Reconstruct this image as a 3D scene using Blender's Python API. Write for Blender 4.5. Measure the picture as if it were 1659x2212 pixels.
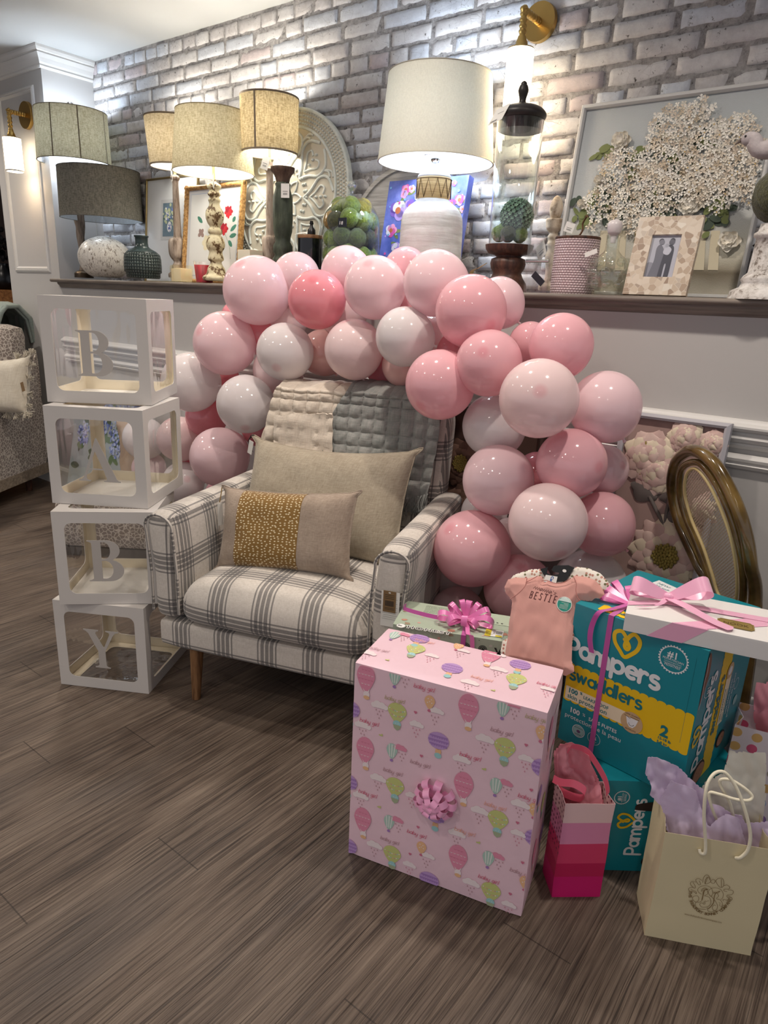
import bpy, math, random
from math import sin, cos, pi, sqrt, radians as rad
from mathutils import Vector as V, Matrix, noise
from mathutils.geometry import tessellate_polygon
random.seed(7)
for o in list(bpy.data.objects): bpy.data.objects.remove(o)
S = bpy.context.scene
# ---------------------------------------------------------------- camera
FPX, YAW, PIT, ROL, HC = 1475.79, rad(36.9686), rad(17.0172), rad(2.5623), 1.25
FW = V((-sin(YAW)*cos(PIT), cos(YAW)*cos(PIT), -sin(PIT)))
R0 = V((cos(YAW), sin(YAW), 0)); U0 = R0.cross(FW)
RT = R0*cos(ROL)+U0*sin(ROL); UP = U0*cos(ROL)-R0*sin(ROL)
CAM = V((0, 0, HC))
cd = bpy.data.cameras.new('camera'); co = bpy.data.objects.new('camera', cd); S.collection.objects.link(co)
M3 = Matrix((RT, UP, -FW)).transposed()
co.matrix_world = Matrix.Translation(CAM) @ M3.to_4x4()
cd.sensor_fit = 'HORIZONTAL'; cd.sensor_width = 36; cd.lens = 36*FPX/1659
cd.clip_start = .02
S.camera = co
# ---------------------------------------------------------------- light
S.view_settings.view_transform = 'Standard'; S.view_settings.look = 'None'
S.view_settings.gamma = 1; S.view_settings.use_curve_mapping = False
S.view_settings.exposure = 0.0
W = bpy.data.worlds.new('room_light'); S.world = W; W.use_nodes = True
W.node_tree.nodes['Background'].inputs[0].default_value = (.93, .93, 1, 1)
W.node_tree.nodes['Background'].inputs[1].default_value = .50
def lamp_light(kind, name, loc, power, col=(1, 1, 1), size=.1, rot=None, parent=None, spread=None, spot=None):
    l = bpy.data.lights.new(name, kind); l.energy = power; l.color = col
    if kind == 'AREA': l.shape = 'DISK'; l.size = size
    else: l.shadow_soft_size = size
    if spread: l.spread = rad(spread)
    if spot: l.spot_size = rad(spot); l.spot_blend = .6
    o = bpy.data.objects.new(name, l); S.collection.objects.link(o); o.location = loc
    if rot: o.rotation_euler = rot
    return o
# recessed ceiling downlights of the shop
for i, (x, y, e) in enumerate([(-1.35, 1.45, 10), (-.25, 1.45, 10), (-2.6, 1.4, 10), (-.9, -.3, 6), (.35, -.4, 5), (-2.3, -.2, 7),
                               (-4.1, .6, 10), (-3.3, -1.2, 7), (-1.4, -1.5, 7), (.3, -1.7, 6), (-4.9, 1.5, 10), (-5.6, -.6, 12)]):
    lamp_light('AREA', 'downlight', (x, y, 2.485), e, (1, .90, .80), .085, spread=140)
# ---------------------------------------------------------------- pixel helpers (a photo pixel becomes a point on a real plane)
def ray(x, y): return FW+RT*((x-829.5)/FPX)-UP*((y-1106)/FPX)
def onY(x, y, Y): d = ray(x, y); return CAM+d*(Y/d.y)
def onZ(x, y, z): d = ray(x, y); return CAM+d*((z-HC)/d.z)
def pj(P): v = P-CAM; z = v.dot(FW); return (829.5+FPX*v.dot(RT)/z, 1106-FPX*v.dot(UP)/z)
def mpp(P): return (P-CAM).dot(FW)/FPX
def vz(P, y):
    lo, hi = -.5, 3
    for _ in range(40):
        m = (lo+hi)/2
        if pj(V((P[0], P[1], m)))[1] > y: lo = m
        else: hi = m
    return lo
# ---------------------------------------------------------------- materials
def lin(c):
    c = c/255; return c/12.92 if c < .04045 else ((c+.055)/1.055)**2.4
def C(r, g, b): return (lin(r), lin(g), lin(b), 1)
class NT:
    def __init__(s, name):
        s.m = bpy.data.materials.new(name); s.m.use_nodes = True; s.t = s.m.node_tree
        s.b = s.t.nodes['Principled BSDF']; s.out = s.t.nodes['Material Output']
    def n(s, ty, **k):
        nd = s.t.nodes.new('ShaderNode'+ty)
        for a, v in k.items():
            if a.startswith('i_'):
                key = a[2:]; key = int(key) if key.isdigit() else key.replace('_', ' ')
                s.set(nd.inputs[key], v)
            else: setattr(nd, a, v)
        return nd
    def set(s, inp, v):
        if isinstance(v, bpy.types.NodeSocket): s.t.links.new(v, inp)
        elif isinstance(v, bpy.types.Node): s.t.links.new(v.outputs[0], inp)
        else:
            if hasattr(inp.default_value, '__len__') and not hasattr(v, '__len__'): v = (v,)*len(inp.default_value)
            if hasattr(inp.default_value, '__len__') and len(v) == 4 and len(inp.default_value) == 3: v = v[:3]
            inp.default_value = v
    def p(s, **k):
        for a, v in k.items(): s.set(s.b.inputs[a.replace('_', ' ')], v)
        return s
    def math(s, op, a, b=0., c=None, clamp=False):
        nd = s.n('Math', operation=op, use_clamp=clamp); s.set(nd.inputs[0], a); s.set(nd.inputs[1], b)
        if c is not None: s.set(nd.inputs[2], c)
        return nd.outputs[0]
    def mix(s, f, a, b, blend='MIX'):
        nd = s.n('Mix', data_type='RGBA', blend_type=blend); s.set(nd.inputs[0], f); s.set(nd.inputs[6], a); s.set(nd.inputs[7], b); return nd.outputs[2]
    def ramp(s, f, stops, interp='LINEAR'):
        nd = s.n('ValToRGB'); s.set(nd.inputs[0], f); r = nd.color_ramp; r.interpolation = interp
        while len(r.elements) < len(stops): r.elements.new(.5)
        for e, (p, c) in zip(r.elements, stops): e.position = p; e.color = c if hasattr(c, '__len__') else (c, c, c, 1)
        return nd.outputs[0]
    def co(s, kind='Object'): return s.n('TexCoord').outputs[kind]
    def map(s, v, scale=(1, 1, 1), rot=(0, 0, 0), loc=(0, 0, 0)):
        nd = s.n('Mapping'); s.set(nd.inputs[0], v); nd.inputs[1].default_value = loc; nd.inputs[2].default_value = rot; nd.inputs[3].default_value = scale; return nd.outputs[0]
    def noise(s, v, sc=5, det=3, ro=.5, out=0):
        nd = s.n('TexNoise'); s.set(nd.inputs['Vector'], v); nd.inputs['Scale'].default_value = sc; nd.inputs['Detail'].default_value = det; nd.inputs['Roughness'].default_value = ro; return nd.outputs[out]
    def voro(s, v, sc=5, feat='F1', out=0, rnd=1):
        nd = s.n('TexVoronoi', feature=feat); s.set(nd.inputs['Vector'], v); nd.inputs['Scale'].default_value = sc; nd.inputs['Randomness'].default_value = rnd; return nd.outputs[out]
    def bump(s, h, st=.3, d=.01):
        nd = s.n('Bump'); s.set(nd.inputs['Height'], h); nd.inputs['Strength'].default_value = st; nd.inputs['Distance'].default_value = d
        s.t.links.new(nd.outputs[0], s.b.inputs['Normal']); return nd.outputs[0]
    def surf(s, sh): s.t.links.new(sh.outputs[0] if isinstance(sh, bpy.types.Node) else sh, s.out.inputs[0]); return s.m
_mc = {}
def M(name, col=(200, 200, 200), rough=.6, metal=0, bump=None, vary=None, emit=None, coat=0, sheen=0, sss=0, spec=None):
    if name in _mc: return _mc[name]
    t = NT(name); c = C(*col); t.p(Base_Color=c, Roughness=rough, Metallic=metal)
    if spec is not None: t.p(Specular_IOR_Level=spec)
    o = t.co()
    if vary: t.p(Base_Color=t.mix(t.noise(o, vary[0], 4, .6), c, C(*vary[1])))
    if bump: t.bump(t.noise(o, bump[0], 4, .6), bump[1], bump[2] if len(bump) > 2 else .005)
    if emit: t.p(Emission_Color=C(*emit[0]), Emission_Strength=emit[1])
    if coat: t.p(Coat_Weight=coat, Coat_Roughness=.08)
    if sheen: t.p(Sheen_Weight=sheen)
    if sss: t.p(Subsurface_Weight=sss, Subsurface_Radius=(.03, .015, .012), Subsurface_Scale=.5)
    _mc[name] = t.m; return t.m
def fabric(name, col, col2, sc=400, rough=.9, bump=.25, streak=(1, 1, 1)):
    if name in _mc: return _mc[name]
    t = NT(name); o = t.co()
    n1 = t.noise(t.map(o, (sc, sc*.12, sc*.12)), 1, 2); n2 = t.noise(t.map(o, (sc*.12, sc*.12, sc)), 1, 2); n3 = t.noise(o, 14, 3)
    f = t.math('ADD', t.math('MULTIPLY', t.math('ADD', n1, n2), .4), t.math('MULTIPLY', n3, .25))
    t.p(Base_Color=t.mix(t.ramp(f, [(.38, 0.), (.65, 1.)]), C(*col), C(*col2)), Roughness=rough, Sheen_Weight=.2, Specular_IOR_Level=.2)
    t.bump(t.math('ADD', n1, n2), bump, .002); _mc[name] = t.m; return t.m
def shade_mat(name, col, col2, tr=.45, sc=260):
    if name in _mc: return _mc[name]
    t = NT(name); o = t.co()
    n1 = t.noise(t.map(o, (sc*.3, sc*.3, sc)), 1, 2); n2 = t.noise(t.map(o, (sc, sc, sc*.15)), 1, 2)
    c = t.mix(t.ramp(t.math('MULTIPLY', t.math('ADD', n1, n2), .5), [(.4, 0.), (.62, 1.)]), C(*col), C(*col2))
    a = t.n('BsdfDiffuse', i_Color=c); b = t.n('BsdfTranslucent', i_Color=c)
    _mc[name] = t.surf(t.n('MixShader', i_0=tr, i_1=a.outputs[0], i_2=b.outputs[0])); return _mc[name]
def glass(name, tint=(255, 255, 255), refl=.05, edge=.55, wrinkle=0, rough=.02, haze=0):
    if name in _mc: return _mc[name]
    t = NT(name); tr = t.n('BsdfTransparent', i_Color=C(*tint)); gl = t.n('BsdfGlossy', i_Color=(1, 1, 1, 1), i_Roughness=rough)
    if wrinkle:
        bp = t.n('Bump'); nz = t.noise(t.map(t.co(), (1, 1, .35)), 9, 2, .5); t.set(bp.inputs['Height'], nz); bp.inputs['Strength'].default_value = wrinkle; bp.inputs['Distance'].default_value = .03
        t.t.links.new(bp.outputs[0], gl.inputs['Normal'])
    lw = t.n('LayerWeight', i_Blend=.5)
    f = t.math('ADD', t.math('MULTIPLY', t.math('POWER', lw.outputs['Facing'], 3.5), edge), refl)
    sh = t.n('MixShader', i_0=f, i_1=tr.outputs[0], i_2=gl.outputs[0])
    if haze:
        df = t.n('BsdfDiffuse', i_Color=C(235, 235, 240)); sh = t.n('MixShader', i_0=haze, i_1=sh.outputs[0], i_2=df.outputs[0])
    _mc[name] = t.surf(sh); return _mc[name]
# ---------------------------------------------------------------- mesh builder (world coordinates; build() moves the mesh under its thing)
BASE = {}
class Fr:
    """a flat frame: origin, two unit axes, normal"""
    def __init__(s, o, u, v): s.o = V(o); s.u = V(u).normalized(); s.v = V(v).normalized(); s.n = s.u.cross(s.v).normalized()
    def p(s, a, b, h=0): return s.o+s.u*a+s.v*b+s.n*h
    def px(s, x, y):
        d = ray(x, y); t = (s.o-CAM).dot(s.n)/d.dot(s.n); P = CAM+d*t-s.o; return P.dot(s.u), P.dot(s.v)
class MB:
    def __init__(s): s.v = []; s.f = []; s.mi = []; s.sm = []; s.uv = []; s.mats = []; s.k = 0
    def m(s, mat):
        if mat not in s.mats: s.mats.append(mat)
        return s.mats.index(mat)
    def add(s, vs, fs, mat, smooth=True, uvs=None):
        k = len(s.v); s.v += [tuple(p) for p in vs]; i = s.m(mat)
        for j, f in enumerate(fs): s.f.append([k+a for a in f]); s.mi.append(i); s.sm.append(smooth); s.uv.append(uvs[j] if uvs else None)
        return s
    def box(s, c, sz, mat, R=None, smooth=False):
        c = V(c); P = []
        for x in (-.5, .5):
            for y in (-.5, .5):
                for z in (-.5, .5):
                    p = V((x*sz[0], y*sz[1], z*sz[2])); P.append(c+(R @ p if R else p))
        return s.add(P, [(0, 1, 3, 2), (4, 6, 7, 5), (0, 4, 5, 1), (2, 3, 7, 6), (0, 2, 6, 4), (1, 5, 7, 3)], mat, smooth)
    def rbox(s, c, sz, r, mat, n=6, fn=None, R=None):
        """rounded box; fn(q, p) moves a point p, q in -1..1"""
        c = V(c); h = [a/2 for a in sz]
        for ax in range(3):
            for sg in (-1, 1):
                a, b = (ax+1) % 3, (ax+2) % 3; P = []; F = []
                for i in range(n+1):
                    for j in range(n+1):
                        q = V((0, 0, 0)); q[ax] = sg
                        # denser near the edges
                        q[a] = math.sin((i/n-.5)*pi)*.5*1+(i/n-.5)*1; q[b] = math.sin((j/n-.5)*pi)*.5+(j/n-.5)
                        q[a] = max(-1, min(1, q[a])); q[b] = max(-1, min(1, q[b]))
                        p = V([q[k]*h[k] for k in range(3)]); inn = V([max(-h[k]+r, min(h[k]-r, p[k])) for k in range(3)])
                        d = p-inn
                        if d.length > 1e-9: p = inn+d.normalized()*r
                        if fn: p = fn(q, p)
                        P.append(c+(R @ p if R else p))
                for i in range(n):
                    for j in range(n):
                        k = i*(n+1)+j; f = (k, k+n+1, k+n+2, k+1); F.append(f if sg > 0 else f[::-1])
                s.add(P, F, mat)
        return s
    def grid(s, P, mat, cu=False, cv=False, smooth=True, uv=True, us=1, u0=0, v0=0):
        nu, nv = len(P), len(P[0]); vs = [p for r in P for p in r]; F = []; UV = []
        L = [[0.]*(nv+1) for _ in range(nu+1)]; K = [[0.]*(nv+1) for _ in range(nu+1)]
        mi, mj = nu//2, nv//2
        A = [0.]; B = [0.]
        for j in range(nv): A.append(A[-1]+(V(P[mi][(j+1) % nv])-V(P[mi][j])).length)
        for i in range(nu): B.append(B[-1]+(V(P[(i+1) % nu][mj])-V(P[i][mj])).length)
        for i in range(nu if cu else nu-1):
            for j in range(nv if cv else nv-1):
                i2, j2 = (i+1) % nu, (j+1) % nv
                F.append((i*nv+j, i2*nv+j, i2*nv+j2, i*nv+j2)); UV.append([(A[j]+u0, B[i]+v0), (A[j]+u0, B[i+1]+v0), (A[j+1]+u0, B[i+1]+v0), (A[j+1]+u0, B[i]+v0)])
        return s.add(vs, F, mat, smooth, UV if uv else None)
    def ring(s, P, mat, flip=False):
        return s.add(P, [list(range(len(P)))[::-1 if flip else 1]], mat, False)
    def lathe(s, prof, mat, c=(0, 0, 0), n=32, fn=None, cap=True, sx=1, sy=1, axis=None):
        c = V(c); P = []
        for (r, z) in prof:
            row = []
            for i in range(n):
                a = 2*pi*i/n; rr = r*(fn(a, z) if fn else 1); p = V((cos(a)*rr*sx, sin(a)*rr*sy, z))
                if axis is not None: p = axis @ p
                row.append(c+p)
            P.append(row)
        s.grid(P, mat, cv=True)
        if cap:
            if prof[0][0] > 1e-4: s.ring(P[0], mat, True)
            if prof[-1][0] > 1e-4: s.ring(P[-1], mat)
        return s
    def sph(s, c, r, mat, n=16, sc=(1, 1, 1), fn=None, R=None):
        c = V(c); P = []; m = n//2+1
        for i in range(m+1):
            t = pi*i/m; row = []
            for j in range(n):
                a = 2*pi*j/n; d = V((sin(t)*cos(a), sin(t)*sin(a), -cos(t))); q = r*(fn(d) if fn else 1)
                p = V((d.x*sc[0]*q, d.y*sc[1]*q, d.z*sc[2]*q)); row.append(c+(R @ p if R else p))
            P.append(row)
        return s.grid(P, mat, cv=True)
    def cyl(s, a, b, r0, r1, mat, n=16, cap=True):
        a, b = V(a), V(b); d = (b-a).normalized(); x = d.orthogonal().normalized(); y = d.cross(x)
        P = [[p+x*(cos(2*pi*i/n)*r)+y*(sin(2*pi*i/n)*r) for i in range(n)] for p, r in ((a, r0), (b, r1))]
        s.grid(P, mat, cv=True)
        if cap: s.ring(P[0], mat, True); s.ring(P[1], mat)
        return s
    def tube(s, path, r, mat, n=8, closed=False, flat=1., fdir=None):
        path = [V(p) for p in path]; P = []; L = len(path); pre = None
        for i, p in enumerate(path):
            a = path[(i-1) % L] if (closed or i > 0) else p; b = path[(i+1) % L] if (closed or i < L-1) else p
            d = (b-a).normalized()
            if fdir is not None: x = V(fdir)
            elif pre is None: x = d.orthogonal()
            else: x = pre
            x = (x-d*x.dot(d)).normalized(); pre = x; y = d.cross(x)
            rr = r[i] if hasattr(r, '__len__') else r
            P.append([p+x*(cos(2*pi*k/n)*rr)+y*(sin(2*pi*k/n)*rr*flat) for k in range(n)])
        s.grid(P, mat, cu=closed, cv=True)
        if not closed: s.ring(P[0], mat, True); s.ring(P[-1], mat)
        return s
    def strip(s, path, wv, mat, smooth=True):
        """ribbon along path; wv = half-width vector or list of them"""
        P = []
        for i, p in enumerate(path):
            w = V(wv[i] if isinstance(wv, list) else wv); P.append([V(p)-w, V(p)+w])
        return s.grid(P, mat, smooth=smooth)
    # flat shapes on a frame -------------------------------------------------
    def up(s, h): s.k = (s.k+1) % 13; return h+s.k*6e-6  # overlapping prints never share a plane
    def poly(s, fr, pts, mat, h=.0004, holes=None, clip=None):
        h = s.up(h) if h else h
        if clip: pts = [(min(max(a, clip[0]), clip[2]), min(max(b, clip[1]), clip[3])) for a, b in pts]
        loops = [[V((a, b, 0)) for a, b in pts]]+[[V((a, b, 0)) for a, b in hl] for hl in (holes or [])]
        flat = [p for l in loops for p in l]; tri = tessellate_polygon(loops)
        return s.add([fr.p(p.x, p.y, h) for p in flat], [list(t) for t in tri], mat, False)
    def disc(s, fr, a, b, r, mat, h=.0004, n=14, rb=None, clip=None, rot=0):
        rb = rb or r; h = s.up(h)
        pts = []
        for i in range(n):
            t = 2*pi*i/n; x = cos(t)*r; y = sin(t)*rb; pts.append((a+x*cos(rot)-y*sin(rot), b+x*sin(rot)+y*cos(rot)))
        if clip: pts = [(min(max(x, clip[0]), clip[2]), min(max(y, clip[1]), clip[3])) for x, y in pts]
        return s.add([fr.p(x, y, h) for x, y in pts], [list(range(n))], mat, False)
    def arc(s, fr, a, b, r, w, mat, h=.0004, a0=0, a1=2*pi, n=28, rb=None):
        rb = rb or r; I = []; O = []
        for i in range(n+1):
            t = a0+(a1-a0)*i/n; I.append(fr.p(a+cos(t)*(r-w/2), b+sin(t)*(rb-w/2), h)); O.append(fr.p(a+cos(t)*(r+w/2), b+sin(t)*(rb+w/2), h))
        k = n+1; return s.add(I+O, [(i, i+1, k+i+1, k+i) for i in range(n)], mat, False)
    def stroke(s, fr, pts, w, mat, h=.0004, clip=None, dots=True):
        for i in range(len(pts)-1):
            (x0, y0), (x1, y1) = pts[i], pts[i+1]; d = sqrt((x1-x0)**2+(y1-y0)**2) or 1e-6; nx, ny = -(y1-y0)/d*w/2, (x1-x0)/d*w/2
            q = [(x0+nx, y0+ny), (x1+nx, y1+ny), (x1-nx, y1-ny), (x0-nx, y0-ny)]
            if clip: q = [(min(max(a, clip[0]), clip[2]), min(max(b, clip[1]), clip[3])) for a, b in q]
            hh = s.up(h); s.add([fr.p(a, b, hh) for a, b in q], [(0, 1, 2, 3)], mat, False)
        if dots:
            for x, y in pts: s.disc(fr, x, y, w/2, mat, h+.00002, 8, clip=clip)
        return s
    def text(s, fr, a, b, txt, size, mat, h=.0005, ang=0, bold=0, align='LEFT', sx=1, shear=0, space=1):
        cu = bpy.data.curves.new('t', 'FONT'); cu.body = txt; cu.size = size; cu.resolution_u = 2; cu.offset = bold; cu.align_x = align; cu.shear = shear; cu.space_character = space
        ob = bpy.data.objects.new('t', cu); me = bpy.data.meshes.new_from_object(ob)
        ca, sa = cos(ang), sin(ang)
        P = [fr.p(a+(v.co.x*sx)*ca-v.co.y*sa, b+(v.co.x*sx)*sa+v.co.y*ca, h) for v in me.vertices]; F = [list(p.vertices) for p in me.polygons]
        bpy.data.objects.remove(ob); bpy.data.curves.remove(cu); bpy.data.meshes.remove(me)
        return s.add(P, F, mat, False) if P else s
    def build(s, name, parent=None, loc=None, mod=None):
        base = (loc if isinstance(loc, Matrix) else Matrix.Translation(loc)) if loc is not None else (BASE[parent] if parent else Matrix())
        inv = base.inverted(); me = bpy.data.meshes.new(name); me.from_pydata([tuple(inv @ V(p)) for p in s.v], [], s.f); me.update()
        for m in s.mats: me.materials.append(m)
        me.polygons.foreach_set('material_index', s.mi); me.polygons.foreach_set('use_smooth', s.sm)
        ul = me.uv_layers.new(name='uv'); li = 0
        for pi_, p in enumerate(me.polygons):
            u = s.uv[pi_]; nn = p.normal; ax = max(range(3), key=lambda k: abs(nn[k]))
            for k in range(len(p.vertices)):
                if u: ul.data[li].uv = u[k]
                else:
                    c = me.vertices[p.vertices[k]].co; ul.data[li].uv = (c[(ax+1) % 3], c[(ax+2) % 3]) if ax == 0 else ((c[0], c[2]) if ax == 1 else (c[0], c[1]))
                li += 1
        o = bpy.data.objects.new(name, me); S.collection.objects.link(o)
        if parent: o.parent = parent
        else: o.matrix_world = base
        BASE[o] = base
        if mod: mod(o)
        return o
def rootm(P, yaw): return Matrix.Translation(P) @ Matrix.Rotation(yaw, 4, 'Z')
def solid(t):
    def f(o): m = o.modifiers.new('thickness', 'SOLIDIFY'); m.thickness = t; m.offset = 0; m = o.modifiers.new('crisp edges', 'EDGE_SPLIT'); m.split_angle = rad(50)
    return f
def subd(n=1):
    def f(o): w = o.modifiers.new('weld', 'WELD'); w.merge_threshold = .0003; m = o.modifiers.new('smooth', 'SUBSURF'); m.levels = n; m.render_levels = n
    return f
def tag(o, label, cat, group=None):
    o['label'] = label; o['category'] = cat
    if group: o['group'] = group
    return o
def T(name, label, cat, loc, group=None):
    o = bpy.data.objects.new(name, None); S.collection.objects.link(o); m = loc if isinstance(loc, Matrix) else Matrix.Translation(loc); o.matrix_world = m; o.empty_display_size = .05
    BASE[o] = m; return tag(o, label, cat, group)
def struct(o): o['kind'] = 'structure'; return o
def smooth_path(pts, n=6, closed=False):
    """Catmull-Rom through pts"""
    pts = [V(p) for p in pts]; L = len(pts); out = []
    rng = range(L) if closed else range(L-1)
    for i in rng:
        p0 = pts[(i-1) % L] if (closed or i > 0) else pts[i]; p1 = pts[i]; p2 = pts[(i+1) % L]; p3 = pts[(i+2) % L] if (closed or i < L-2) else pts[(i+1) % L]
        for k in range(n):
            t = k/n; out.append(.5*((2*p1)+(p2-p0)*t+(2*p0-5*p1+4*p2-p3)*t*t+(3*p1-p0-3*p2+p3)*t*t*t))
    if not closed: out.append(pts[-1])
    return out
def sp2(pts, n=6, closed=False): return [(p.x, p.y) for p in smooth_path([(a, b, 0) for a, b in pts], n, closed)]
# rounded stroke alphabet (x-height 1)
def _a(cx, cy, rx, ry, a0, a1, n=10): return [(cx+rx*cos(rad(a0+(a1-a0)*i/n)), cy+ry*sin(rad(a0+(a1-a0)*i/n))) for i in range(n+1)]
RND = {
 'P': (1.0, [[(0, 1.35), (0, -.35)], [(0, 1.35)]+_a(.38, .93, .42, .42, 90, -90)+[(0, .51)]]),
 'a': (1.02, [_a(.4, .5, .38, .42, 0, 360, 16), [(.8, .95), (.8, .08)]]),
 'm': (1.5, [[(0, .95), (0, .05)], [(0, .6)]+_a(.3, .6, .28, .34, 150, 0)+[(.6, .05)], [(.6, .6)]+_a(.9, .6, .28, .34, 150, 0)+[(1.2, .05)]]),
 'p': (1.05, [[(0, .95), (0, -.45)], _a(.42, .5, .4, .42, 0, 360, 16)]),
 'e': (1.0, [[(.05, .5), (.78, .5)]+_a(.42, .5, .38, .42, 0, 300, 14)]),
 'r': (.7, [[(0, .95), (0, .05)], [(0, .55)]+_a(.32, .55, .3, .36, 160, 60)]),
 's': (.85, [_a(.35, .72, .27, .22, 50, 270, 8)+_a(.35, .27, .3, .24, 90, -140, 8)]),
 'w': (1.3, [[(0, .92), (.25, .08), (.5, .85), (.75, .08), (1.0, .92)]]),
 'd': (1.05, [_a(.4, .5, .38, .42, 0, 360, 16), [(.8, 1.45), (.8, .08)]]),
 'l': (.35, [[(.03, 1.45), (.03, .08)]]),
 'b': (.95, [[(0, 1.45), (0, .08)], _a(.4, .45, .36, .38, 0, 360, 14)]),
 'y': (.9, [[(0, .9), (.05, .35)]+_a(.35, .35, .3, .3, 180, 360, 6)+[(.68, .9), (.66, -.2)]+_a(.35, -.3, .3, .25, 20, -150, 6)]),
 'g': (.95, [_a(.35, .5, .33, .38, 0, 360, 14), [(.7, .9), (.7, -.2)]+_a(.38, -.25, .32, .25, 0, -150, 6)]),
 'i': (.4, [[(.05, .9), (.08, .1)], [(.08, 1.25), (.09, 1.27)]]),
 ' ': (.6, []),
}
def rtext(mb, fr, a, b, txt, size, w, mat, h=.0005, ang=0, sx=1, shear=0, clip=None, adv=1, joined=False, n=None):
    x = 0; ca, sa = cos(ang), sin(ang); last = None
    for ch in txt:
        wd, st = RND[ch]
        for pl in st:
            q = [((x+px+shear*py)*size*sx, py*size) for px, py in pl]; mb.stroke(fr, [(a+p*ca-r*sa, b+p*sa+r*ca) for p, r in q], w, mat, h, clip)
        if joined and st and last: 
            q = [((x-.18)*size*sx, .12*size), ((x+.05)*size*sx, .3*size)]; mb.stroke(fr, [(a+p*ca-r*sa, b+p*sa+r*ca) for p, r in q], w, mat, h, clip)
        last = bool(st); x += wd*adv
    return x*size*sx
# ================================================================ THE ROOM
YL, YB, ZC, ZL, XP = 2.2, 2.5, 2.496, 1.302, -4.128
def floor_mat():
    t = NT('wood plank floor'); o = t.co(); sx = t.n('SeparateXYZ'); t.set(sx.inputs[0], o)
    x, y = sx.outputs[0], sx.outputs[1]
    k = t.math('DIVIDE', t.math('ADD', x, 1.81), .151); kf = t.math('FLOOR', k); fx = t.math('FRACT', k)
    wn = t.n('TexWhiteNoise', noise_dimensions='1D'); t.set(wn.inputs['W'], t.math('ADD', kf, .5))
    off = t.math('MULTIPLY', wn.outputs[0], 1.22)
    known = {0: .731, 1: .959, 3: .449, 4: .76, 8: .745, 9: 1.087}
    for kk, yy in known.items():
        e = t.math('COMPARE', kf, float(kk), .1); off = t.math('ADD', t.math('MULTIPLY', off, t.math('SUBTRACT', 1., e)), t.math('MULTIPLY', e, 12.2-yy))
    yo = t.math('DIVIDE', t.math('ADD', y, off), 1.22); jf = t.math('FLOOR', yo); fy = t.math('FRACT', yo)
    cb = t.n('CombineXYZ'); t.set(cb.inputs[0], kf); t.set(cb.inputs[1], jf)
    w2 = t.n('TexWhiteNoise', noise_dimensions='2D'); t.set(w2.inputs['Vector'], cb); rnd = w2.outputs[0]
    # grain runs along y
    sh = t.n('VectorMath', operation='ADD'); t.set(sh.inputs[0], o); cb2 = t.n('CombineXYZ'); t.set(cb2.inputs[2], t.math('MULTIPLY', kf, 0.)); t.set(sh.inputs[1], cb2)
    v = sh.outputs[0]
    warp = t.n('VectorMath', operation='ADD'); t.set(warp.inputs[0], v)
    wv = t.n('VectorMath', operation='SCALE'); t.set(wv.inputs[0], t.noise(t.map(v, (5, 2.2, 1)), 1, 2, .5, 1)); wv.inputs['Scale'].default_value = .022; t.set(warp.inputs[1], wv)
    wvv = warp.outputs[0]
    g1 = t.noise(t.map(wvv, (110, 2.6, 1)), 1, 5, .65); g2 = t.noise(t.map(wvv, (260, 5, 1)), 1, 3, .6); blot = t.noise(t.map(v, (7, 2.5, 1)), 1, 4, .6)
    saw = t.n('TexNoise'); t.set(saw.inputs['Vector'], t.map(v, (60, 220, 1))); saw.inputs['Scale'].default_value = 1
    g = t.math('ADD', t.math('MULTIPLY', g1, .5), t.math('ADD', t.math('MULTIPLY', g2, .33), t.math('MULTIPLY', blot, .34)))
    g = t.math('ADD', g, t.math('MULTIPLY', t.math('SUBTRACT', rnd, .5), .025))
    c = t.ramp(g, [(.42, C(40, 31, 26)), (.52, C(76, 63, 54)), (.60, C(99, 85, 74)), (.68, C(113, 99, 87)), (.80, C(134, 119, 104))])
    c = t.mix(t.ramp(t.noise(t.map(v, (5, 1.5, 1), loc=(3, 1, 0)), 1, 3), [(.5, 0.), (.72, .55)]), c, C(72, 66, 64))
    # thin dark grain lines
    ln = t.ramp(t.noise(t.map(wvv, (170, 1.6, 1), loc=(7, 0, 0)), 1, 2, .6), [(.30, 0.), (.42, 1.)])
    c = t.mix(t.math('MULTIPLY', t.math('SUBTRACT', 1., ln), .85), c, C(36, 27, 22))
    l2 = t.ramp(t.noise(t.map(wvv, (430, 3.2, 1), loc=(2, 0, 0)), 1, 2, .6), [(.36, 0.), (.45, 1.)]); gate = t.ramp(t.noise(t.map(v, (9, 1.2, 1), loc=(5, 5, 0)), 1, 2), [(.42, .15), (.6, 1.)])
    c = t.mix(t.math('MULTIPLY', t.math('MULTIPLY', t.math('SUBTRACT', 1., l2), gate), .8), c, C(34, 26, 22))
    ex = t.math('ABSOLUTE', t.math('SUBTRACT', fx, .5)); ey = t.math('ABSOLUTE', t.math('SUBTRACT', fy, .5))
    seam = t.math('MAXIMUM', t.math('GREATER_THAN', ex, .496), t.math('GREATER_THAN', ey, .4988))
    c = t.mix(t.math('MULTIPLY', seam, .65), c, C(28, 21, 17))
    t.p(Base_Color=c, Roughness=t.math('ADD', t.math('MULTIPLY', g, .25), .38), Specular_IOR_Level=.35)
    hgt = t.math('SUBTRACT', t.math('ADD', t.math('MULTIPLY', ln, .5), t.math('MULTIPLY', l2, .6)), t.math('MULTIPLY', seam, 1.2))
    t.bump(hgt, .5, .0025); return t.m
WALLM = M('grey wall paint', (190, 187, 184), .75, bump=(220, .05, .002), vary=(3, (184, 182, 180)))
TRIMM = M('trim paint', (214, 212, 209), .35)
CEILM = M('ceiling paint', (192, 193, 192), .85)
def S1(mb, name): return struct(mb.build(name))
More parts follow.
